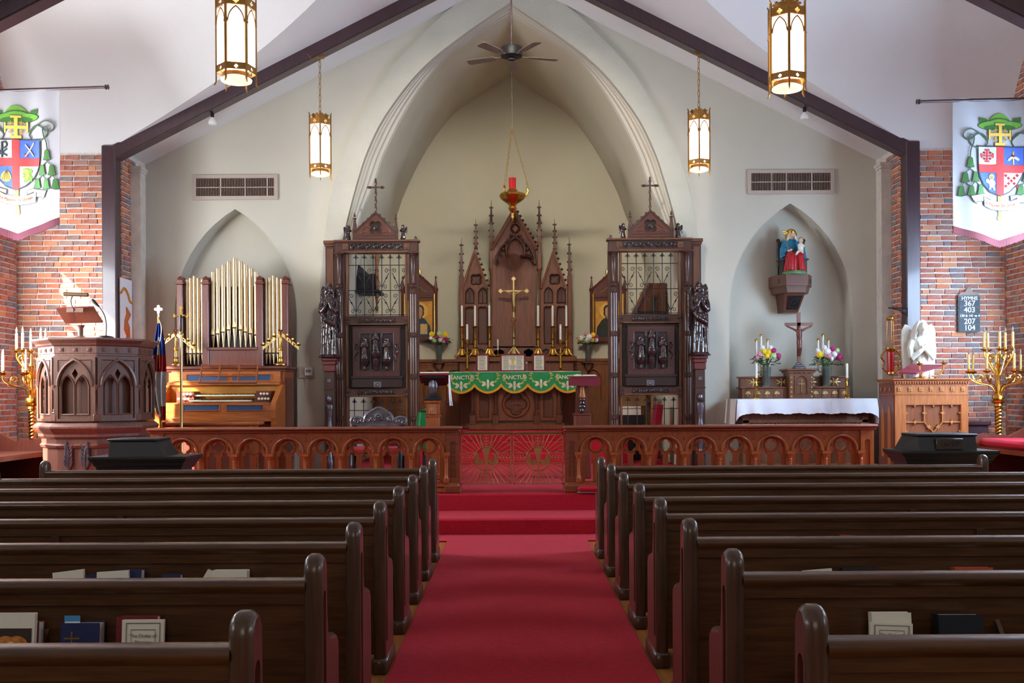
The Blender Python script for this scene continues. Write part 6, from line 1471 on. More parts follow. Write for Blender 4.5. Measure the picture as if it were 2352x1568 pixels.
# ================================================================== ICONS AND SHELVES
def icon(px, sgn, label, robe, skin, hair):
    d = DB-.03; s = d/F; b = P(px, 786, d); t = thing('icon', label, 'picture', (b.x, DB, b.z), 0, 'gabled painted icons'); Z = lambda py: P(px, py, d).z-b.z; w = 38*s
    m = MB(); m.prism([(-w, 0), (w, 0), (w, Z(668)), (0, Z(634)), (-w, Z(668))], [rect(-w*.78, w*.78, Z(774), Z(690))], -.06, -.001); m.build('frame', ORGAND, t, smooth=0)
    m = MB(); m.sweep([(-w*1.1, Z(669)), (0, Z(632)), (w*1.1, Z(669))], [(-.02,-.07),(.02,-.08),(.02,0),(-.02,0)])
    m.bbox(-w*1.1, w*1.1, -.10, 0, 0, .035, .008); m.bbox(-w, w, -.08, 0, Z(684), Z(680), .005)
    for k in (-1, 1):
        for q in (.25,.5,.75): m.ell((k*w*q, -.04, lerp(Z(632), Z(669), q)+.03), .016, 8, 6)
    m.build('moulding', ORGAND, t)
    for k in (-1, 1):
        m = MB(); m.lathe([(.03,.03),(.028,Z(672)),(.04,Z(668)),(.045,Z(663)),(.03,Z(662)),(.008,Z(640)),(.02,Z(638)),(.004,Z(634))], (k*(w+.0), -.05, 0), 10); m.build('pinnacle', ORGAN if False else ORGAND, t)
        m = MB(); m.lathe([(.02,.04),(.02,Z(675))], (k*w*.9, -.07, 0), 8); m.build('gilt_colonnette', GOLD, t)
    m = MB(); m.ell((0, -.04, Z(626)), (.05,.02,.07), 10, 8); m.tube([(p, -.068, q) for p, q in smooth_curve([(-w*.5, Z(672)), (-w*.25, Z(668)), (0, Z(660)), (w*.25, Z(668)), (w*.5, Z(672))], 4)], .009, 6); m.build('gilt_ornament', GOLDP, t)
    pw, z0, z1 = w*.78, Z(774), Z(690); H = z1-z0
    MB().box(-pw, pw, -.03, -.01, z0, z1).build('gold_ground', M('icon_gold_%s' % px, (206,146,52), .5, .3, .2, 10), t, smooth=0)
    rb = M('icon_robe_%s' % px, robe, .7, 0, .3, 16); m = MB(); m.prism([(-pw*.95, z0), (pw*.95, z0), (pw*.8, z0+H*.3), (pw*.45, z0+H*.48), (pw*.15, z0+H*.55), (-pw*.15, z0+H*.55), (-pw*.5, z0+H*.46), (-pw*.85, z0+H*.28)], [], -.034, -.03); m.build('painted_robe', rb, t, smooth=0)
    m = MB(); m.prism(circ(0, z0+H*.72, H*.225, 24), [], -.033, -.03); m.build('painted_halo', M('icon_halo_%s' % px, (226,178,80), .5, .3, .1), t, smooth=0)
    m = MB(); m.prism([(x, z) for x, z in foil(0, z0+H*.71, 2, H*.05, H*.125, pi/2, 24)], [], -.036, -.03); m.build('painted_hair', M('icon_hair_%s' % px, hair, .7), t, smooth=0)
    m = MB(); m.prism([(x*.8, z) for x, z in foil(0, z0+H*.69, 2, H*.04, H*.1, pi/2, 24)], [], -.038, -.03); m.prism(rect(-pw*.1, pw*.1, z0+H*.5, z0+H*.6), [], -.037, -.03); m.build('painted_face', M('icon_skin_%s' % px, skin, .7, 0, .12, 20), t, smooth=0)
    m = MB(); m.prism(rect(pw*.05, pw*.6, z0+H*.08, z0+H*.36), [], -.038, -.03); m.build('painted_book', M('icon_book_%s' % px, (214,170,110), .7, 0, .25, 30), t, smooth=0)
icon(964, -1, 'gabled icon of a blue-robed figure holding a book, left of the reredos', (44,70,84), (198,150,96), (74,48,32))
icon(1397, 1, 'gabled icon of a dark-robed figure, right of the reredos', (46,52,40), (206,160,120), (40,36,30))
def bouquet(px, yv0, yv1, d, zb, w, h, cols, vlabel, blabel, seed, vr=.06):
    p = P(px, yv1, d); t = thing('vase', vlabel, 'vase', (p.x, d, zb), 0, 'glass flower vases'); H = P(px, yv0, d).z-zb
    MB().lathe([(vr*.7,0),(vr*.75,.01),(vr*.8,H*.4),(vr,H),(vr*.92,H),(vr*.72,H*.4),(vr*.66,.02),(.002,.02)], n=20).build('glass', GLASS, t)
    tb = thing('bouquet', blabel, 'flowers', (p.x, d, zb+.02), 0, 'mixed bouquets'); r = random.Random(seed)
    m = MB()
    for i in range(16): a = r.uniform(0, 2*pi); q = r.uniform(.3, 1); m.tube([(vr*.4*cos(a), vr*.4*sin(a), 0), (vr*.6*cos(a+.5), vr*.6*sin(a+.5), H), (w*.5*q*cos(a+.5), w*.4*q*sin(a+.5), H+h*.35)], .005, 5)
    m.build('stems', LEAF, tb)
    m = MB()
    for i in range(70):
        a = r.uniform(0, 2*pi); q = sqrt(r.random()); c = Vector((w*.55*q*cos(a), min(.07, w*.4*q*sin(a)), H+h*r.uniform(.02, .75)*(1-.45*q))); R = Matrix.Rotation(r.uniform(0, 6), 3, 'Z') @ Matrix.Rotation(r.uniform(-.9, .9), 3, 'X')
        L_ = r.uniform(.05, .09); m.add([tuple(c+R @ Vector(v)) for v in ((0,0,0),(L_*.4,L_*.18,.008),(L_,0,-.01),(L_*.4,-L_*.18,.008))], [(0,1,2,3)])
    o = m.build('leaves', LEAFD, tb, smooth=0, fix=False); o['kind'] = 'stuff'
    for i, (u, v, kk, rad) in enumerate(cols):
        c = Vector((u*w, -.07-r.uniform(0, .05), H+v*h)); m = MB(); nP = 9
        for ring_, rr, tz in ((0, 1., 0), (1, .68, .012), (2, .35, .02)):
            for j in range(nP):
                a = 2*pi*j/nP+ring_*.3; m.ell(c+Vector((rad*rr*.62*cos(a), -tz, rad*rr*.62*sin(a))), (rad*.36,rad*.22,rad*.24), 7, 5, Matrix.Rotation(-a, 3, 'Y'))
        m.ell(c+Vector((0,-.01,0)), rad*.4, 8, 6); m.build('bloom', kk, tb)
def shelf(px, lab):
    z = P(px, 831, DB).z; t = thing('wall_bracket', lab, 'shelf', (P(px, 831, 18.2).x, DB-.1, z), 0, 'small oak brackets')
    m = MB(); m.bbox(-.1, .1, -.14, .02, -.03, 0, .006); m.build('top', RERE, t); m = MB(); m.prism([(-.06,-.03),(.06,-.03),(.02,-.16),(-.02,-.16)][::-1], [], -.1, .0); m.build('corbel', RERE, t, smooth=0); return z
z_ = shelf(1009, 'small oak bracket under the flower vase left of the reredos'); bouquet(1009, 793, 831, 18.13, z_, .42, .24, [(-.3,.75,FY,.055),(.28,.7,FY,.06),(-.1,.5,FM,.04),(.1,.55,FP,.045),(.3,.35,FM,.05),(-.2,.3,FG,.055),(.02,.8,FG,.05),(.2,.2,FP,.045),(-.35,.45,FW,.04),(.05,.3,FW,.045)], 'clear vase on the bracket left of the reredos', 'mixed bouquet with yellow and pink blooms left of the reredos', 5)
z_ = shelf(1350, 'small oak bracket under the flower vase right of the reredos'); bouquet(1350, 793, 831, 18.13, z_, .42, .24, [(-.3,.45,FW,.05),(-.1,.75,FP,.045),(.05,.55,FW,.06),(.22,.7,FY,.05),(.35,.55,FM,.05),(-.2,.25,FG,.05),(.0,.3,FW,.055),(.2,.3,FY,.045),(.36,.3,FW,.045),(-.38,.3,FY,.04)], 'clear vase on the bracket right of the reredos', 'mixed bouquet with white and magenta blooms right of the reredos', 6)
# ================================================================== STANDS BEFORE THE ALTAR
d = 13.2
c = P(995, 985, d); t = thing('gospel_stand', 'carved reading stand with dark fluted urn and red-edged book board, left of the gates', 'lectern', (c.x, d, PLAT)); L = lambda px, py: P(px, py, d)-t.location
Z = lambda py: L(995, py).z; e = d/F
m = MB(); m.bbox(-.13, .13, -.13, .13, 0, .08, .01); m.bbox(-15*e, 15*e, -.085, .085, .08, Z(956), .008); m.bbox(-17*e, 17*e, -.095, .095, Z(957), Z(953), .004); m.bbox(-15*e, 15*e, -.085, .085, Z(953), Z(925), .006); m.bbox(-18*e, 18*e, -.1, .1, Z(925), Z(919), .006); m.build('pillar', ORGANV, t)
m = MB(); m.prism(rect(-11*e, 11*e, Z(951), Z(928)), [], -.094, -.08); 
for q in range(4): m.tube([(x, -.096, z) for x, z in smooth_curve([(-.03+.02*q, Z(950)), (-.04+.025*q, Z(942)), (-.015+.015*q, Z(936)), (-.03+.02*q, Z(930))], 4)], .008, 6)
m.build('carved_panel', LECT, t)
m = MB(); m.bbox(-20*e, 20*e, -.11, .11, Z(919), Z(913), .006); m.lathe([(.10,Z(913)),(.07,Z(908)),(.045,Z(903)),(.04,Z(900))], n=8); m.build('urn_foot', BLACKW, t)
m = MB(); rings = []
for f in range(13):
    zq = lerp(Z(901), Z(869), f/12); rr = .038+.016*sin(pi*min(1, f/12*1.15))
    rings.append([(rr*(1+.1*cos(10*a))*cos(a), rr*(1+.1*cos(10*a))*sin(a), zq) for a in [2*pi*i/40 for i in range(40)]])
m.loft(rings, True, True); m.build('fluted_urn', SILVER, t)
def bk(t, x0, x1, zf, zb, yf, yb, mt, nm, th=.02): 
    m = MB(); m.add([(x0,yf,zf),(x1,yf,zf),(x1,yb,zb),(x0,yb,zb),(x0,yf,zf+th),(x1,yf,zf+th),(x1,yb,zb+th),(x0,yb,zb+th)], [(0,3,2,1),(4,5,6,7),(0,1,5,4),(1,2,6,5),(2,3,7,6),(3,0,4,7)]); m.build(nm, mt, t, smooth=0)
bk(t, L(960,0).x, L(1029,0).x, Z(862), Z(880), -.17, .15, BURG, 'board'); bk(t, L(968,0).x, L(1020,0).x, Z(867), Z(885), -.14, .15, BLACKW, 'board_underside')
b = thing('gospel_book', 'open book with red edges lying on the left reading stand', 'book', t.location+Vector((L(995,0).x, 0, Z(861)+.014))); 
bk(b, -.19, 0, .004, -.10, -.16, .14, PAPER, 'page', .02); bk(b, 0, .19, .004, -.10, -.16, .14, PAPER, 'page', .02); bk(b, -.2, .2, -.0, -.104, -.165, .145, BURG, 'cover', .008)
m = MB(); 
for q in (-1, 1): m.tube([(x, -.17+.01*q, z) for x, z in smooth_curve([(L(1029,0).x-b.location.x+t.location.x, -.02), (L(1030+q,0).x-b.location.x+t.location.x, -.2), (L(1033+q*2,0).x-b.location.x+t.location.x, -.42)], 5)], .009, 6)
m.build('ribbon', CLOTH, b)
c = P(1337, 985, d); t = thing('epistle_stand', 'carved reading stand with a figure relief and broad board, right of the gates', 'lectern', (c.x, d, PLAT)); L = lambda px, py: P(px, py, d)-t.location; Z = lambda py: L(1337, py).z
m = MB(); m.bbox(-19*e, 19*e, -.1, .1, 0, Z(952), .01); m.bbox(-21*e, 21*e, -.11, .11, Z(953), Z(949), .005); m.build('base', ORGAND, t)
m = MB(); m.prism([(-15*e, Z(949)), (15*e, Z(949)), (13*e, Z(900)), (15*e, Z(893)), (6*e, Z(876)), (-6*e, Z(876)), (-15*e, Z(893)), (-13*e, Z(900))], [], -.05, .08); m.build('carved_back', ORGAND, t, smooth=0)
m = MB(); robed(m, .3, .1, .8, 5); head(m, .3, .93, -.02, 0, True, .08); arms_pray(m, .3, .7); m.tf(Matrix.Translation((0,-.075,Z(914)))); obuild(m, 'carved_figure', LECT, t, .008, 2)
m = MB(); m.ell((0,-.08,Z(918)), (.04,.035,.035), 12, 8); m.lathe([(.02,Z(928)),(.035,Z(926)),(.03,Z(922))], (0,-.075,0), 10); m.ell((.0,-.075,Z(934)), (.045,.03,.04), 10, 8); m.ell((-.01,-.08,Z(943)), (.03,.03,.05), 10, 8); m.build('carved_foliage', STATUE, t)
bk(t, L(1303,0).x, L(1371,0).x, Z(886), Z(884), -.15, .2, BURG, 'board_front', .1); bk(t, L(1306,0).x, L(1368,0).x, Z(868), Z(866), -.15, .22, BURG, 'board', .02)
b = thing('service_sheets', 'loose white pages on the right reading stand', 'papers', t.location+Vector((L(1338,0).x, 0, Z(864)))); bk(b, -.14, .0, .004, .02, -.1, .15, PAPER, 'sheet', .006); bk(b, .0, .15, .004, .018, -.1, .15, PAPER, 'sheet', .006)
# ornate chair crest behind the rail, green vestment
d = 12.55; c = P(870, 978, d); t = thing('carved_chair', 'ornate dark chair with silvery carved crest behind the left altar rail', 'chair', (c.x, d, PLAT)); L = lambda px, py: P(px, py, d)-t.location
hw = L(928, 0).x; cr = smooth_curve([(hw,L(0,978).z),(hw*.98,L(0,964).z),(hw*.72,L(0,962).z),(hw*.55,L(0,968).z),(hw*.45,L(0,956).z),(hw*.2,L(0,945).z),(0,L(0,940).z),(-hw*.2,L(0,945).z),(-hw*.45,L(0,956).z),(-hw*.55,L(0,968).z),(-hw*.72,L(0,962).z),(-hw*.98,L(0,964).z),(-hw,L(0,978).z)], 4)
m = MB(); m.prism(cr+[(-hw*.6, L(0,986).z), (hw*.6, L(0,986).z)], [], -.02, .03)
m.sweep(cr, [(-.012,-.03),(.008,-.04),(.008,.03),(-.012,.03)]); m.lathe([(.05,-.022),(.052,-.04),(.03,-.045),(.02,-.035),(.004,-.05)], (0,0,L(0,962).z), 16, 'y')
for k in (-1, 1): 
    for q in range(4): m.tube([(x, -.026, z) for x, z in spiral(k*hw*(.2+.2*q), L(0,966+2*q).z, .035, 1.3, q, k, 12)], .009, 6)
m.build('crest', SILVER, t)
m = MB(); m.box(-hw*.8, hw*.8, -.01, .04, .5, L(0,982).z); m.build('backrest', BURG, t, smooth=0)
for k in (-1, 1):
    m = MB(); m.lathe([(.03,0),(.03,.4),(.04,.45),(.03,.5),(.03,L(0,976).z)], (k*hw*.9, .02, 0), 10); m.build('back_post', BLACKW, t); m = MB(); m.lathe([(.03,0),(.03,.3),(.04,.4),(.03,.44)], (k*hw*.9, -.45, 0), 10); m.build('leg', BLACKW, t)
    m = MB(); m.tube(smooth_curve([(k*hw*.9,-.45,.44),(k*hw*.9,-.45,.62),(k*hw*.9,-.2,.66),(k*hw*.9,.02,.68)], 4), .025, 8); m.build('arm', BLACKW, t)
MB().bbox(-hw*.95, hw*.95, -.48, .04, .4, .47, .02).build('seat', REDC, t)
c = P(975, 985, 13.6); t = thing('draped_stool', 'dark stool with a bright green cloth thrown over it, beside the left screen', 'stool', (c.x, 13.6, PLAT)); zt3 = P(975, 942, 13.6).z-PLAT
MB().lathe([(.12,0),(.12,.02),(.03,.05),(.025,zt3-.02),(.09,zt3-.015),(.09,zt3)], n=14).build('stand', BLACKW, t)
m = MB(); rings = []
for f, r in ((0,.13),(.3,.12),(.7,.11),(.92,.1),(1.0,.03)): rings.append([(r*(1+.15*sin(5*a))*cos(a)+.02*f, r*.8*(1+.15*sin(5*a))*sin(a), lerp(zt3-.55, zt3+.02, f)) for a in [2*pi*i/24 for i in range(24)]])
m.loft(rings, False, True); m.build('green_cloth', M('vestment_green', (10,120,60), .5, 0, .2, 8, sheen=.2), t)
# shelves seen through the grilles
p = P(828, 672, 16.6); t = thing('wall_shelf', 'black carved wall shelf seen through the left grille', 'shelf', (-2.52, 16.4, p.z)); m = MB(); m.box(0, .38, -.3, .3, -.05, 0); m.build('shelf_board', BLACKW, t, smooth=0); m = MB(); m.box(0, .3, -.25, .25, 0, .26); m.prism([(0,.26),(.2,.26),(0,.45)], [], -.25, .25); m.build('shelf_box', BLACKW, t, smooth=0)
m = MB(); m.lathe([(.01,-.35),(.03,-.3),(.015,-.25),(.03,-.1),(.02,0),(.035,.2),(.02,.4),(.03,.5),(.005,.75)], (.33,-.2,0), 10); m.build('finial', RERE, t)
p = P(1525, 720, 16.6); t = thing('gabled_shrine', 'small gabled wooden shrine seen through the right grille', 'shrine', (2.5, 16.4, p.z)); m = MB(); m.prism([(-.48,0),(.0,0),(.0,.46),(-.26,.46)], [], -.25, -.2); m.build('gable_board', RERE, t, smooth=0); m = MB(); m.box(-.45, 0, -.3, .3, -.06, 0); m.build('shelf_board', BLACKW, t, smooth=0); m = MB(); m.loft([[(-.5,-.28,.0),(-.27,-.28,.47),(-.27,.28,.47),(-.5,.28,.0)], [(-.47,-.28,.0),(-.25,-.28,.44),(-.25,.28,.44),(-.47,.28,.0)]], True, True); m.build('roof_slope', RERE, t, smooth=0)
m = MB(); m.lathe([(.03,0),(.012,.03),(.03,.1),(.02,.15),(.03,.2),(.01,.27)], (-.2,-.28,0), 10); m.build('finial', BLACKW, t)
p = P(1450, 985, 16.9); t = thing('credence', 'low cabinet stacked with boxes seen through the lower right grille', 'cabinet', (p.x, 16.9, PLAT)); a_ = 16.9/F
MB().box(-.2, .2, -.2, .2, 0, P(1450, 952, 16.9).z-PLAT).build('body', BLACKW, t, smooth=0); MB().box(-.2, .14, -.2, .2, P(1450,952,16.9).z-PLAT, P(1450,932,16.9).z-PLAT).build('white_box', PAPER, t, smooth=0); MB().box(-.2, .22, -.2, .2, P(1450,931,16.9).z-PLAT, P(1450,908,16.9).z-PLAT).build('gilt_box', GOLDP, t, smooth=0)
p = P(1497, 985, 16.7); t = thing('brass_stand', 'slim brass pole stand seen through the lower right grille', 'stand', (p.x, 16.7, PLAT)); MB().lathe([(.12,0),(.12,.02),(.02,.04),(.014,.1),(.014,1.35),(.03,1.37)], n=12).build('pole', GOLDP, t); MB().lathe([(.1,-.02),(.1,.0)], (0,0,1.38), 12).build('tray', GOLDP, t)
p = P(1540, 985, 14.3); t = thing('red_book', 'tall red covered book leaning behind the lower right grille', 'book', (2.2, 15.75, PLAT)); m = MB(); m.box(-.05,.05,-.2,.2,0,.95); m.tf(Matrix.Rotation(.12, 4, 'Y')); m.build('cover', REDC, t, smooth=0); m = MB(); m.box(-.04,.052,-.19,.205,.01,.94); m.tf(Matrix.Rotation(.12, 4, 'Y')); m.build('pages', PAPER, t, smooth=0)
# ================================================================== SIDE ALTAR (right niche)
d = 14.25; c0, c1 = P(1692, 917, d), P(2012, 917, d); cx = (c0.x+c1.x)/2; w = (c1.x-c0.x)/2; zt = c0.z
t = thing('side_altar', 'wooden side altar with dentil edge under the right niche', 'altar', (cx, d, PLAT)); H = zt-PLAT
MB().bbox(-w+.02, w-.02, -.02, .7, H-.06, H-.012, .008).build('table_top', ALTW, t)
m = MB(); m.box(-w*.82, w*.82, .08, .68, .1, H-.06); m.build('body', ALTW, t, smooth=0)
m = MB(); m.box(-w*.9, w*.9, .04, .68, H-.34, H-.30); 
for i in range(26): x = lerp(-w*.8, w*.8, i/25); m.box(x-.014, x+.014, .02, .06, H-.345, H-.375)
m.build('dentil_band', ALTW, t, smooth=0)
for k in (-1, 1): MB().bbox(k*w*.86-.05, k*w*.86+.05, .04, .12, 0, H-.06, .008).build('leg', ALTW, t)
MB().box(-w*.95, w*.95, -.2, .72, 0, .1).build('foot_pace', FLOORW, t, smooth=0)
tc = thing('altar_cloth', 'bluish white lace-edged cloth on the side altar', 'cloth', (cx, d, zt))
m = MB(); m.bbox(-w, w, -.045, .7, -.011, .004, .003); m.build('cloth_top', CLOTH, tc)
nx, nz = 90, 8; m = MB(); g = []
for j in range(nz+1):
    for i in range(nx+1):
        u = i/nx; x = lerp(-w, w, u); dr = .215+.008*sin(u*40)+.10*max(0, (abs(2*u-1)-.93)/.07); f = j/nz
        g.append((x+.03*f*(1 if u > .97 else (-1 if u < .03 else 0)), -.05-.022*f*(1+sin(u*46+sin(u*9)*2))-.01*f, -dr*f+.003+(.008*abs(sin(u*75)) if j == nz else 0)))
W_ = nx+1; m.add(g+[(p[0], p[1]+.004, p[2]) for p in g], [(j*W_+i, (j+1)*W_+i, (j+1)*W_+i+1, j*W_+i+1) for j in range(nz) for i in range(nx)]+[(len(g)+j*W_+i, len(g)+j*W_+i+1, len(g)+(j+1)*W_+i+1, len(g)+(j+1)*W_+i) for j in range(nz) for i in range(nx)]); m.build('front_drop', CLOTH, tc, smooth=70, fix=False)
for k in (-1, 1):
    m = MB(); rows = []
    for j in range(6):
        f = j/5; rows.append([(k*(w+.012+.015*f*sin(q*1.6)+.03*f), lerp(-.05, .62, q/12), -.36*f+.003) for q in range(13)])
    m.loft(rows, closed=False); m.loft([[(p[0]-k*.004, p[1], p[2]) for p in r] for r in rows], closed=False); m.build('side_drop', CLOTHL if k < 0 else CLOTH, tc, smooth=70)
# gradine and tabernacle
d2 = 14.72; g0, g1 = P(1705, 916, d2), P(1952, 916, d2); gx = (g0.x+g1.x)/2; gw = (g1.x-g0.x)/2; Zg = lambda py: P(1830, py, d2).z-zt
t = thing('gradine', 'carved wooden altar shelf with gilt leaf panels behind the side altar', 'shelf', (gx, d2, zt+.006))
tx = P(1831.5, 0, d2).x-gx; te = 28*d2/F
for xa, xb in ((-gw, tx-te), (tx+te, gw)):
    oa, ob = (.03 if xa == -gw else 0), (.03 if xb == gw else 0)
    MB().box(xa, xb, 0, .26, 0, Zg(892)).build('lower_tier', ALTW, t, smooth=0); MB().bbox(xa-oa, xb+ob, -.03, .27, Zg(892), Zg(888.5), .004).build('lower_ledge', ALTW, t)
    MB().box(xa, xb, .1, .26, Zg(889), Zg(868)).build('upper_tier', ALTW, t, smooth=0); MB().bbox(xa-oa, xb+ob, .07, .27, Zg(868), Zg(864.5), .004).build('upper_ledge', ALTW, t)
for i in range(11):
    x = lerp(-gw+.08, gw-.08, i/10)
    if abs(x-tx) < .2: continue
    m = MB(); z = Zg(904); m.prism(arc_pts(x, z-.06, .10, z+.0, .075, 6), [], -.006, 0)
    o = m.build('arch_panel', ALTW, t, smooth=0); m = MB()
    for k in range(5): a = pi/2+(k-2)*.62; m.ell((x+.026*cos(a), -.008, z-.012+.03*sin(a)), (.022,.005,.009), 7, 5, Matrix.Rotation(-a, 3, 'Y'))
    m.tube([(x, -.008, z-.05), (x, -.008, z)], .005, 5); m.build('gilt_leaf', GOLDP, t)
for x in (-gw+.2, -gw+.62, gw-.56, gw-.2):
    m = MB(); z = Zg(878)
    for k in range(7): a = 2*pi*k/7; m.ell((x+.055*cos(a), .094, z+.028*sin(a)), (.05,.005,.011), 7, 5, Matrix.Rotation(-a, 3, 'Y'))
    m.build('gilt_leaf', GOLDP, t)
tb = thing('tabernacle', 'small wooden tabernacle with a gilt cross on its door', 'tabernacle', (P(1831.5,0,d2).x, d2-.1, zt+.006)); e = d2/F
m = MB(); m.box(-27*e, 27*e, 0, .34, 0, Zg(857)); m.build('body', ALTW, tb, smooth=0); m = MB(); m.bbox(-36*e, 36*e, -.06, .36, Zg(852), Zg(848), .005); m.bbox(-31*e, 31*e, -.03, .35, Zg(857), Zg(852), .005); m.build('cornice', ALTW, tb)
dw, z0, z1 = 16*e, Zg(909), Zg(864); m = MB(); m.prism(rect(-dw, dw, z0, z1), [arc_pts(0, z0+.02, dw*1.55, z0+.2, .09, 8)], -.016, 0); m.sweep(arc_pts(0, z0+.02, dw*1.55, z0+.2, .09, 8), [(-.005,-.016),(0,-.024),(.005,-.016)], True); o = m.build('door', ALTW, tb, smooth=30)
m = MB(); m.box(-.005,.005,-.012,-.002,z0+.05,z0+.24); m.box(-.045,.045,-.012,-.002,z0+.165,z0+.177); m.build('door_cross', GOLDP, o, smooth=0)
for px, py in [(x, 857.5) for x in (-22,-11,0,11,22)]+[(s_*23, y) for s_ in (-1,1) for y in (868,879,890,901,911)]: m = MB(); m.ell((px*e, -.004, Zg(py)), (.014,.008,.014), 8, 6); m.build('gilt_stud', GOLDP, tb)
# crucifix on the tabernacle
zc = zt+.006+Zg(848); t = thing('wooden_crucifix', 'wooden crucifix standing on the tabernacle', 'crucifix', (P(1831,0,d2).x, d2+.02, zc)); Z = lambda py: P(1831, py, d2).z-zc
WC = wood('crucifix_oak', (120,66,50), .4, .25, 'z', .2); m = MB(); m.box(-4*e, 4*e, -.014, .014, Z(838), Z(717)); m.box(-32*e, 32*e, -.014, .014, Z(748), Z(740.5)); m.build('cross', WC, t, smooth=0)
m = MB(); m.bbox(-13*e, 13*e, -.08, .08, 0, .03, .008); m.bbox(-10*e, 10*e, -.06, .06, .03, .06, .008); m.bbox(-6*e, 6*e, -.04, .04, .06, .09, .006); m.build('base', SILVER, t)
m = corpus(MB(), .52, .36); m.tf(Matrix.Translation((0,-.02,Z(759)))); obuild(m, 'corpus', M('corpus_walnut', (104,46,34), .35, 0, .2, 10, coat=.3), t, .007, 2)
# candles
zu = zt+.006+Zg(864.5); nm3 = ['left', 'tall middle', 'right']
for side, xs in (('left', ((1737,776),(1748,765),(1763,776))), ('right', ((1879,775),(1890,764),(1903,776)))):
    bx_ = thing('candle_holder', 'low brass three-light holder behind the %s vase on the side altar' % side, 'candelabrum', (P(xs[1][0], 864, d2+.16).x, d2+.16, zu), 0, 'three-light holders'); ee = (d2+.16)/F
    zcup = P(1800, 822, d2+.16).z-zu
    m = MB(); m.lathe([(.06,0),(.06,.012),(.02,.03),(.012,.05),(.012,zcup-.02),(.03,zcup),(.03,zcup+.005)], n=12); m.build('stem', GOLD, bx_)
    for k in (-1, 1): 
        xk = (xs[1+k][0]-xs[1][0])*ee; m = MB(); m.tube(smooth_curve([(0,0,.08),(xk*.6,0,.06),(xk,0,.12),(xk,0,zcup-.02)], 4), .008, 6); m.lathe([(.012,zcup-.02),(.03,zcup),(.03,zcup+.005)], (xk,0,0), 10); m.build('arm', GOLD, bx_)
    for i, (px, yt) in enumerate(xs):
        tt = candle(px, yt+4, 822, d2+.16, '%s white candle of the %s trio on the side altar' % (nm3[i], side), 'side altar candles', .017); h = P(px, yt+4, d2+.16).z-P(px, 822, d2+.16).z; MB().lathe([(.02,h-.03),(.021,h),(.012,h+.012),(.004,h+.014)], n=12).build('brass_follower', GOLD, tt)
for px, sd in ((1737.5, 'left'), (1945.5, 'right')):
    stick(px, 868, zt+.006, d2-.14, 'brass candlestick at the %s end of the side altar' % sd, 'side altar candlesticks', GOLD, False, .8); candle(px, 834, 868, d2-.14, 'white candle at the %s end of the side altar' % sd, 'side altar candles', .018)
zl_ = zt+.006+Zg(888.5)
bouquet(1760, 842, 889, d2+.02, zl_, .42, .27, [(-.12,.75,FY,.055),(.05,.72,FY,.055),(-.02,.5,FY,.045),(.2,.8,FM,.045),(.36,.5,FM,.05),(.2,.5,FG,.05),(-.3,.6,FP,.04),(-.2,.95,FW,.04),(.1,.95,FW,.04),(-.38,.4,FP,.035)], 'clear vase left of the tabernacle', 'bouquet with yellow daisies left of the tabernacle', 8, .075)
bouquet(1898, 842, 889, d2+.02, zl_, .45, .27, [(-.25,.6,FY,.06),(-.02,.75,FW,.055),(.14,.9,FM,.045),(.02,.5,FP,.045),(.38,.45,FM,.06),(.2,.6,FW,.05),(-.12,.95,FW,.045),(-.35,.8,FW,.04),(.3,.8,FG,.04),(.1,.35,FW,.04)], 'clear vase right of the tabernacle', 'bouquet with white and magenta blooms right of the tabernacle', 9, .075)
# ================================================================== MADONNA ON BRACKET
d = 15.0; e = d/F; b = P(1824, 632, d); t = thing('statue_bracket', 'angular carved wooden wall bracket carrying the painted statue', 'shelf', (b.x, DW+.34, b.z)); 
def slab(m, w0, w1, dep, z0, z1): m.loft([[(-w0, 0, z0), (-w0, -dep*.45, z0), (-w0*.55, -dep, z0), (w0*.55, -dep, z0), (w0, -dep*.45, z0), (w0, 0, z0)], [(-w1, 0, z1), (-w1, -dep*.45, z1), (-w1*.55, -dep, z1), (w1*.55, -dep, z1), (w1, -dep*.45, z1), (w1, 0, z1)]], True, True)
BR = wood('bracket_oak', (104,62,46), .42, .25, 'x', .15)
m = MB(); slab(m, 45*e, 46*e, .5, -.17, 0); m.build('shelf', BR, t, smooth=0); m = MB(); slab(m, 38*e, 42*e, .46, -.27, -.17); m.build('under_shelf', BR, t, smooth=0)
m = MB(); m.loft([[(-.16,-.0,-.55),(.11,0,-.55),(.09,-.22,-.55),(-.13,-.22,-.55)], [(-.19,0,-.27),(.20,0,-.27),(.16,-.36,-.27),(-.15,-.36,-.27)]], True, True); m.build('corbel', BR, t, smooth=0)
m = MB(); pq = lambda u, v: (lerp(lerp(-.10,.07,u), lerp(-.09,.12,u), v), lerp(-.228,-.352,v)-.006, lerp(-.52,-.31,v))
m.add([pq(0,0), pq(1,0), pq(1,1), pq(0,1)], [(0,1,2,3)])
rr = random.Random(4)
for q in range(26): m.ell(pq(rr.uniform(.1,.9), rr.uniform(.08,.92)), rr.uniform(.008,.016), 7, 5)
m.build('carved_panel', BLACKW, t)
o = MB(); o.prism(foil(-.21, -.085, 4, .02, .016, 0, 24), [], -.40, -.39); 
for k in (-1, 1): m = MB(); m.prism(foil(0, -.085, 4, .02, .016, pi/4, 24), [], -.004, .004); oo = m.build('carved_rosette', SCREEND, t, smooth=0); oo.location = (k*35*e, -.365, 0); oo.rotation_euler[2] = k*.9
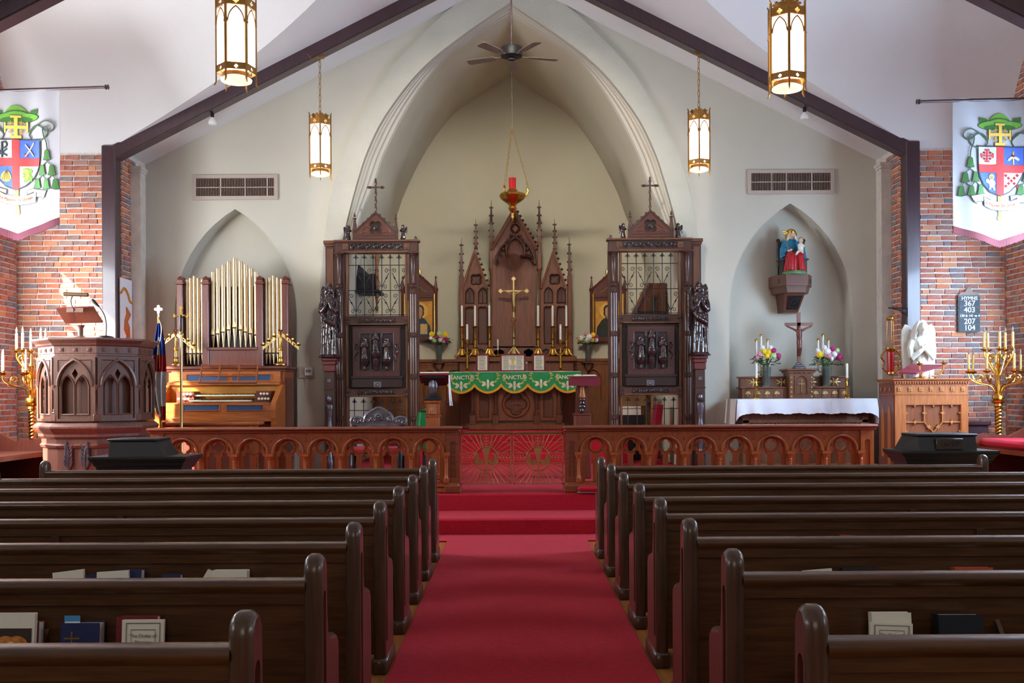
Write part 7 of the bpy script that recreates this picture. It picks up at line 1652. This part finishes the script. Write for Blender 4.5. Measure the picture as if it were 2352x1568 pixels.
# seated crowned figure with child (painted statue)
s0 = P(1823.5, 631, 14.93); t = thing('madonna_statue', 'painted statue of a seated woman in red and blue holding a child', 'statue', (s0.x+.0, DW+.34-.28, b.z)); h = (631-533)*14.95/F*.98
TH = M('throne_wood', (40,34,34), .4, 0, .2); RD = M('robe_red', (176,24,36), .35, 0, .12, 8, coat=.2); BL_ = M('mantle_blue', (30,120,160), .4, 0, .15, 8, coat=.2); SK = M('painted_skin', (222,182,150), .5, 0, .06); WH = M('painted_white', (228,222,206), .5, 0, .06); GN = M('painted_green', (90,140,90), .5, 0, .2); HAIR = M('painted_hair', (150,104,60), .5, 0, .15)
m = MB(); m.box(-.19,.19,.0,.06,0,h*.82); m.box(-.19,-.15,-.16,.06,0,h*.36); m.box(.15,.19,-.16,.06,0,h*.36); m.box(-.21,-.14,-.18,.06,h*.34,h*.38); m.box(.14,.21,-.18,.06,h*.34,h*.38); m.build('throne', TH, t, smooth=0)
m = MB()
for k in (-1, 1): m.lathe([(.022,h*.2),(.022,h*.82),(.034,h*.84),(.03,h*.87),(.01,h*.9)], (k*.19,.03,0), 10)
m.build('throne_post', TH, t)
m = MB(); m.lathe([(.19,0),(.195,.02),(.18,.05),(.05,.06)], (0,-.1,0), 20); m.build('ground', GN, t)
m = MB(); rings = []
for z, rx, ry, yo in ((.04,.185,.13,-.13),(.12,.17,.125,-.13),(.22,.15,.125,-.13),(.29,.14,.12,-.12),(.34,.12,.09,-.07)): rings.append([(rx*(1+.07*sin(9*a))*cos(a), yo+ry*(1+.07*sin(9*a))*sin(a), z) for a in [2*pi*i/36 for i in range(36)]])
m.loft(rings, True, True)
for k in (-1, 1): m.ell((k*.07,-.2,.28), (.065,.075,.06), 12, 8); m.tube([(k*.07,-.24,.27),(k*.075,-.26,.14),(k*.08,-.27,.05)], [.05,.05,.045], 8)
obuild(m, 'red_gown', RD, t, .009, 2)
m = MB(); m.ell((0,-.02,.42), (.11,.08,.15), 14, 10); m.tube([(-.10,-.02,.50),(-.135,-.08,.40),(-.10,-.16,.35)], [.05,.055,.045], 10); m.tube([(.10,-.02,.50),(.13,-.07,.40),(.10,-.15,.36)], [.05,.055,.045], 10); m.tube([(-.14,-.05,.4),(-.16,-.1,.25),(-.13,-.16,.3)], [.05,.05,.03], 8); m.tube([(.14,-.05,.38),(.165,-.08,.22),(.17,-.09,.08)], [.05,.05,.04], 8); obuild(m, 'blue_mantle', BL_, t, .009, 2)
m = MB(); m.ell((0,-.05,.59), (.042,.048,.058), 14, 10); m.ell((0,-.098,.585), (.006,.01,.014), 6, 5); m.tube([(0,-.03,.55),(0,-.02,.5)], .028, 8); m.tube([(-.10,-.16,.35),(-.04,-.19,.37)], [.02,.016], 8); m.tube([(.10,-.15,.36),(.07,-.19,.36)], [.02,.016], 8); obuild(m, 'face_and_hands', SK, t, .006, 2)
m = MB(); m.ell((0,-.02,.60), (.058,.055,.068), 14, 10); 
for k in (-1, 1): m.tube([(k*.045,-.03,.60),(k*.06,-.02,.53),(k*.075,-.03,.47)], [.022,.026,.02], 8)
o = obuild(m, 'veil', WH, t, .007, 2)
m = MB(); m.tube([(x, .02, z) for x, z in circ(0, .62, .085, 24)], .008, 6, closed=True); m.prism(circ(0, .62, .085, 24), [], .018, .024); m.build('halo', GOLD, t)
m = MB(); m.lathe([(.052,.645),(.055,.66),(.05,.668),(.046,.66)], (0,-.02,0), 14); m.build('crown', GOLD, t)
m = MB(); m.tube([(-.1,-.2,.36),(-.12,-.17,.5),(-.14,-.15,.62)], .006, 6)
for k in range(5): a = k*1.25; m.ell((-.14+.02*cos(a), -.15, .63+.02*sin(a)), .014, 7, 5)
m.build('sceptre', GOLD, t)
m = MB(); m.ell((.085,-.19,.40), (.045,.045,.075), 12, 8); m.tube([(.07,-.2,.35),(.03,-.23,.32),(.0,-.23,.28)], [.028,.024,.016], 8); m.tube([(.1,-.2,.35),(.09,-.24,.31),(.06,-.24,.26)], [.028,.024,.016], 8); m.tube([(.07,-.2,.44),(.03,-.23,.42)], [.018,.013], 8); m.tube([(.115,-.2,.44),(.13,-.23,.41)], [.018,.013], 8); obuild(m, 'child_gown', WH, t, .006, 2)
m = MB(); m.ell((.09,-.19,.505), (.034,.036,.042), 12, 8); m.ell((.09,-.226,.503), (.005,.008,.01), 6, 5); obuild(m, 'child_face', SK, t, .005, 1)
m = MB(); m.ell((.092,-.18,.515), (.038,.036,.042), 12, 8); m.build('child_hair', HAIR, t)
# ================================================================== AMBO (right)
d = 12.3; a0, a1 = P(2054, 870, d), P(2222, 870, d); aw = (a1.x-a0.x)/2; t = thing('ambo', 'large carved oak lectern with gilt tracery panel and row of quatrefoils', 'lectern', ((a0.x+a1.x)/2, d, PLAT)); Z = lambda py: P(2138, py, d).z-PLAT; e = d/F; dep = .5
MB().box(-aw, aw, .02, dep, 0, Z(878)).build('body', LECT, t, smooth=0)
m = MB(); m.bbox(-aw-.04, aw+.04, -.05, dep+.03, Z(872.5), Z(869), .005); m.bbox(-aw-.02, aw+.02, -.03, dep+.02, Z(877), Z(872.5), .005)
for i in range(30): x = lerp(-aw, aw, i/29); m.box(x-.009, x+.009, -.035, 0, Z(880.5), Z(876.5))
m.build('cornice', LECT, t)
m = MB(); m.box(-aw, aw, -.012, .03, Z(904), Z(878)); m.bbox(-aw-.012, aw+.012, -.025, dep+.01, Z(907), Z(904.5), .004); m.build('frieze', LECT, t)
for i in range(7):
    x = lerp(-aw+.06, aw-.06, i/6); m = MB(); m.prism(foil(x, Z(893), 4, .018, .014, pi/4, 28), [], -.022, -.01); m.ell((x,-.022,Z(893)), .008, 8, 6); m.build('quatrefoil', LECTG, t, smooth=30)
x0, x1, z0, z1 = P(2074,0,d).x-t.location.x, P(2201,0,d).x-t.location.x, Z(1050), Z(929)
m = MB(); m.prism(rect(-aw, aw, 0, Z(907)), [rect(x0, x1, z0, z1)], -.02, .02); m.build('front_frame', LECT, t, smooth=0)
xs_ = [x0, lerp(x0, x1, .34), lerp(x0, x1, .67), x1]; zm = Z(969)
def cusp(nm, pth): m = MB(); m.sweep(pth, [(-.009,.015),(-.006,-.01),(.006,-.01),(.009,.015)]); m.build(nm, LECTG, t, smooth=20)
cusp('tracery_bar', [(x0, z0), (x0, z1)]); cusp('tracery_bar', [(x0, z1), (x1, z1)]); cusp('tracery_bar', [(x1, z1), (x1, z0)])
cusp('tracery_bar', [(xs_[1], z1), (xs_[1], zm), (lerp(xs_[1], xs_[2], .5), Z(992))]); cusp('tracery_bar', [(xs_[2], z1), (xs_[2], zm), (lerp(xs_[1], xs_[2], .5), Z(992))]); cusp('tracery_bar', [(x0, zm), (xs_[1], zm)]); cusp('tracery_bar', [(xs_[2], zm), (x1, zm)])
cusp('tracery_bar', [(lerp(xs_[1], xs_[2], .5), Z(992)), (lerp(xs_[1], xs_[2], .5), z0)])
for x, z in [(lerp(xs_[0],xs_[1],.5), z1), (lerp(xs_[1],xs_[2],.5), z1), (lerp(xs_[2],xs_[3],.5), z1), (xs_[1], Z(948)), (xs_[2], Z(948)), (x0, Z(948)), (x1, Z(948)), (lerp(xs_[0],xs_[1],.5), zm), (lerp(xs_[2],xs_[3],.5), zm), (lerp(xs_[1],xs_[2],.25), Z(980)), (lerp(xs_[1],xs_[2],.75), Z(980)), (x0, Z(990)), (x1, Z(990)), (x0, Z(1015))]:
    m = MB(); r = .035; m.prism([(x-r, z), (x-r*.3, z-r*.3), (x, z-r), (x+r*.3, z-r*.3), (x+r, z), (x+r*.3, z+r*.3), (x, z+r), (x-r*.3, z+r*.3)], [], -.012, .015); m.build('cusp', LECTG, t, smooth=0)
MB().box(x0, x1, .012, .02, z0, z1).build('panel_ground', wood('ambo_panel', (128,70,34), .42, .25, 'z', .15), t, smooth=0)
for k, (ya, yb) in enumerate(((.06,.24),(.27,.45))):
    m = MB(); pr = arc_pts((ya+yb)/2, .12 if k == 0 else .3, .10, Z(960), .16, 8); mm = MB(); mm.prism(pr, [], -.012, .002); mm.v = [(-aw+q[1], q[0], q[2]) for q in mm.v]; mm.build('side_lancet', LECTG, t, smooth=0)
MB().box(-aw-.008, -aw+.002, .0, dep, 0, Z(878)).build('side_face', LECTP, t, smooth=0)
for q in range(3): m = MB(); m.prism(foil(.1+.15*q, Z(893), 4, .018, .014, pi/4, 28), [], 0, .012); m.v = [(-aw-.008-p_[1], p_[0], p_[2]) for p_ in m.v]; m.build('quatrefoil', LECTG, t, smooth=30)
# book stand with brass candle arms on the ambo
zt_ = PLAT+Z(869); t = thing('ambo_bookrest', 'dark red sloping bookrest with brass candle arms on the lectern', 'stand', (P(2112,0,12.5).x, 12.5, zt_)); L = lambda px, py, dd=12.4: P(px, py, dd)-t.location
m = MB(); c4 = [L(2064,858,12.3), L(2105,860,12.25), L(2166,841,12.7), L(2090,840,12.75)]; m.add([tuple(q) for q in c4]+[tuple(q+Vector((0,0,.022))) for q in c4], [(0,1,2,3),(7,6,5,4),(0,4,5,1),(1,5,6,2),(2,6,7,3),(3,7,4,0)]); m.build('board', BURG, t, smooth=0)
m = MB(); m.lathe([(.1,0),(.1,.015),(.03,.03),(.025,.1)], n=14); m.build('foot', BRONZE, t)
for px, py, q in ((2112,836,2118), (2168,834,2140)):
    m = MB(); b_ = L(px, py); m.tube(smooth_curve([tuple(L(q, 864)), tuple(L(lerp(q,px,.5), 862)), tuple(L(lerp(q,px,.9), 850)), tuple(b_)], 5), .011, 7); m.lathe([(.012,-.02),(.03,0),(.04,.012),(.015,.014),(.016,.035)], tuple(b_), 12); m.build('candle_arm', LBRASS, t)
# marble angel
s0 = P(2115, 868, 13.1); t = thing('marble_angel', 'white marble angel with crossed hands and folded wings behind the lectern', 'statue', (s0.x, 13.1, P(2115, 731, 13.1).z-1.28), -.15); PZ = t.location.z; h = 1.26
m = MB(); robed(m, h, .10, .86, 9, .4); drapery(m, h, 7, 9)
m.ell((0,-.02*h,.72*h), (.12*h,.085*h,.12*h), 16, 10)
tl_ = Matrix.Rotation(.35, 3, 'X') @ Matrix.Rotation(.18, 3, 'Y')
m.ell((.012*h,-.05*h,.905*h), (.055*h,.062*h,.078*h), 16, 12, tl_); m.ell((.006*h,-.112*h,.893*h), (.009*h,.014*h,.02*h), 8, 6); m.ell((0,-.10*h,.865*h), (.02*h,.015*h,.012*h), 8, 6)
m.tube([(0,-.01*h,.8*h),(.005*h,-.03*h,.86*h)], .04*h, 10)
m.ell((.012*h,-.025*h,.925*h), (.068*h,.068*h,.075*h), 16, 12)
for k in (-1, 1):
    for q in range(4): m.tube(smooth_curve([(k*.03*h,-.045*h,.985*h),(k*(.068+.008*q)*h,-.045*h+.012*q*h,.92*h),(k*(.078+.012*q)*h,-.03*h+.015*q*h,.84*h),(k*(.085+.012*q)*h,-.03*h+.012*q*h,.77*h)], 4), [.016*h]*12+[.008*h], 7)
    m.tube([(k*.115*h,-.01*h,.775*h),(k*.155*h,-.035*h,.70*h),(k*.145*h,-.075*h,.60*h)], [.048*h,.046*h,.036*h], 10)
    m.tube([(k*.145*h,-.075*h,.60*h),(k*.05*h,-.125*h,.665*h),(-k*.035*h,-.135*h,.725*h)], [.036*h,.028*h,.02*h], 10)
    for q in range(4): m.tube([(-k*.03*h,-.137*h,.72*h+q*.006*h),(-k*(.06+.004*q)*h,-.132*h,.745*h+(q-1.5)*.012*h),(-k*(.085)*h,-.118*h,.765*h+(q-1.5)*.016*h)], [.009*h,.008*h,.005*h], 6)
m.tf(Matrix.Scale(.74, 4, (1,0,0))); obuild(m, 'figure', MARBLE, t, .0065, 1)
w_ = MB(); wings(w_, h, .162, .965, .28, .085); obuild(w_, 'wings', MARBLE, t, .01, 1)
m = MB(); m.bbox(-.22, .22, -.18, .22, -(PZ-PLAT), 0, .02); m.build('pedestal', ALTW, t)
# hymn board
x0, x1 = P(2195, 0, 13.87).x, P(2244.5, 0, 13.87).x; zb, zt_ = P(2220, 762, 13.87).z, P(2220, 678, 13.87).z
t = thing('hymn_board', 'grey hymn board listing 367, 403, 207 and 104 on the brick wall', 'sign', ((x0+x1)/2, 13.865, zb)); hw = (x1-x0)/2; H = zt_-zb
BG = M('hymn_board_grey', (92,100,104), .6, 0, .12, 12); BD = M('hymn_slat', (62,74,82), .6, 0, .1)
MB().box(-hw, hw, -.03, -.0, 0, H).build('back', BG, t, smooth=0)
m = MB(); m.prism([(-hw,H),(hw,H),(hw*.75,H+.035),(hw*.35,H+.045),(hw*.15,H+.1),(-hw*.15,H+.1),(-hw*.35,H+.045),(-hw*.75,H+.035)], [], -.028, 0); m.build('pediment', M('hymn_pediment', (150,130,118), .6, 0, .1), t, smooth=0)
rows = [('HYMNS', .052), ('367', .082), ('403', .082), ('130 & 141 vs 4', .036), ('207', .082), ('104', .082)]
hr = [.10,.165,.165,.13,.165,.16]; zc = H-.02
for (tx_, sz), f in zip(rows, hr):
    hh = f*(H-.03)/sum(hr); z0 = zc-hh
    sl_ = MB().box(-hw+.012, hw-.012, -.038, -.028, z0+.005, zc-.004).build('slat', BD, t, smooth=0); m = MB(); m.box(-hw, hw, -.045, -.03, z0-.004, z0+.004); m.build('ledge', BG, t, smooth=0)
    me = text_mesh(tx_, sz*1.28, WHITEP, .001, bold=.0015); wd = max(v.co.x for v in me.vertices)-min(v.co.x for v in me.vertices)
    if wd > 2*hw-.03: me.transform(Matrix.Scale((2*hw-.03)/wd, 4, (1,0,0)))
    link('lettering', me, sl_, (.0, -.041, (z0+zc)/2)); zc = z0
# hanging lamp on bracket
d = 13.62; p = P(2046, 862, d); t = thing('votive_lamp', 'hanging brass lamp with red glass on an iron bracket beside the right post', 'lamp', p); L = lambda px, py: P(px, py, d)-p; Z = lambda py: L(2046, py).z
m = MB(); m.lathe([(.02,0),(.05,.012),(.055,.04),(.05,.05),(.03,.06)], n=16); m.build('cup', GOLD, t); MB().lathe([(.045,.05),(.05,Z(807)),(.045,Z(806))], n=18).build('red_glass', REDG, t)
m = MB(); m.lathe([(.055,Z(808)),(.075,Z(802)),(.075,Z(799)),(.055,Z(799))], n=18); m.build('rim', GOLD, t); m = MB(); m.lathe([(.05,Z(736)),(.058,Z(733)),(.05,Z(729)),(.01,Z(726))], n=16); m.build('canopy', GOLD, t)
for k in range(3): a = k*2*pi/3+.4; m = MB(); m.tube([(.06*cos(a), .06*sin(a), Z(801)), (.045*cos(a), .045*sin(a), Z(734))], .004, 5); m.build('rod', LBRASS, t)
for k in (-1, 1): m = MB(); m.tube([(x, 0, z) for x, z in smooth_curve([(k*.05, .04), (k*.11, .10), (k*.09, .18), (k*.13, .26), (k*.07, Z(803))], 5)], .012, 6); m.build('scroll_handle', GOLD, t)
m = MB(); m.tube([(0,0,Z(727)), (0,0,Z(711))], .004, 5); m.build('hook', IRON, t)
m = MB(); xe = 5.55-p.x; m.tube([(-.02,0,Z(707)), (xe,.25,Z(705))], .012, 6); m.tube([(x, .25*x/xe, z) for x, z in smooth_curve([(.05, Z(709)), (xe*.55, Z(712)), (xe*.85, Z(722)), (xe, Z(735))], 5)], .009, 6); m.tube([(x, .2, z) for x, z in spiral(xe*.7, Z(714), .035, 1.3, 0, 1, 12)], .006, 5); m.build('iron_bracket', IRON, t)
# dark cabinet, desk, bench, cushion
p = P(2246, 968, 13.25); t = thing('side_cabinet', 'dark purplish wooden cabinet between lectern and candelabrum', 'cabinet', (p.x, 13.25, PLAT)); H = p.z-PLAT
PW = wood('cabinet_dark', (74,48,54), .4, .2, 'z', .2); MB().box(-.16, .14, 0, .45, 0, H-.05).build('body', PW, t, smooth=0); MB().bbox(-.19, .17, -.03, .46, H-.05, H, .01).build('top', PW, t)
m = MB(); m.prism(rect(-.15, .13, .08, H-.1), [rect(-.10, .08, .14, H-.17)], -.02, 0); m.build('door', PW, t, smooth=0)
t = desk((2050,2270,2092,2222), 'black prayer desk with carved panel in front of the lectern', 9.75, -1, 997, 1033, 1062)
m = MB(); z = P(2160, 1016, 9.75).z; m.bbox(-.13, .13, -.215, -.19, z-.06, z+.05, .006)
for k in (-1, 1): m.tube([(x, -.218, q) for x, q in spiral(k*.05, z, .04, 1.4, 0, k, 14)], .007, 5)
m.build('carved_panel', M('desk_carving', (58,38,28), .4, 0, .2), t)
tb_ = sedile(1, 'wooden clergy bench with crimson cushion at the right edge', True)
for k in range(2):
    b = thing('prayer_book', ['lower red book lying on the crimson bench cushion', 'upper brown book lying on the crimson bench cushion'][k], 'book', (5.95+.03*k, 11.28, PLAT+.545+k*.042), .3*k, 'books on the bench'); MB().box(-.09,.09,-.12,.12,.004,.034).build('pages', PAPER, b, smooth=0); m = MB(); m.box(-.095,.095,-.125,.125,0,.004); m.box(-.095,.095,-.125,.125,.034,.038); m.build('cover', BURG if k == 0 else ORGAND, b, smooth=0)
p = P(1326, 1130, 11.2); t = thing('kneeler_cushion', 'crimson kneeling cushion before the right altar rail', 'cushion', (p.x+.7, 11.248, PLAT+.001)); m = MB(); m.bbox(-.7, .7, -.06, -.005+.0, .0, .012, .004); m.build('base', GREY, t); m = MB(); m.bbox(-.7, .7, -.075, -.0-.005, .012, .085, .03); m.build('pad', REDC, t)
# ================================================================== PIECES THAT BELONG TO A PART
NEST = {
 'rood_screen': {'box': ('panel_frame', 'frame_edge', 'relief_figure', 'corbel', 'leaf_ornament', 'plaque', 'box_plinth', 'box_cornice'), 'gable': ('tracery', 'shield_boss', 'gable_moulding', 'gable_base'), 'head_beam': ('carved_frieze', 'cornice'), 'wall_pilaster': ('pilaster_cap',)},
 'reredos': {'centre_board': ('centre_frame', 'centre_tracery')}, 'high_altar': {'medallion_frame': ('quatrefoil',)},
 'pipe_organ': {'key_desk': ('desk_moulding',), 'kick_panel': ('pedals',)}, 'ambo': {'panel_ground': ('tracery_bar', 'cusp'), 'frieze': ('quatrefoil',)},
 'pew': {'book_rack': ('rack_bracket',), 'top_rail': ('moulding',)}, 'altar_gate': {'dove_body': ('dove_wing',)}, 'hanging_lantern': {'chain': ('wire',)},
 'church_banner': {'shield': ('quarter', 'red_bar', 'jerusalem_cross', 'crosslet', 'candle', 'flame', 'chevron_arm', 'knot', 'lamb', 'halo', 'face', 'saltire_cross', 'chi_rho', 'sword', 'key', 'hilt', 'scallop', 'rib', 'lion'), 'hat_brim': ('hat_crown', 'hat_band', 'hat_knot', 'hat_underside'), 'scroll': ('motto', 'scroll_tail'), 'staff': ('staff_tip',)},
 'side_altar': {'body': ('dentil_band',)}, 'altar_frontlet': {'silk': ('lettering', 'lily', 'grape', 'wheat_sprig')}, 'altar_card': {'sheet': ('printed_lines', 'printed_figure')},
 'icon': {'gold_ground': ('painted_robe', 'painted_halo', 'painted_hair', 'painted_face', 'painted_book')}, 'air_vent': {'frame': ('mullion', 'crossbar')}, 'thermostat': {'unit': ('display',)},
}
base_ = lambda o: o.name.split('.')[0]
for root in [o for o in COL.objects if o.parent is None and base_(o) in NEST]:
    kids = list(root.children)
    for pn, names in NEST[base_(root)].items():
        par = next((k for k in kids if base_(k) == pn), None)
        if par is None: continue
        for k in kids:
            if k is not par and base_(k) in names: k.parent = par
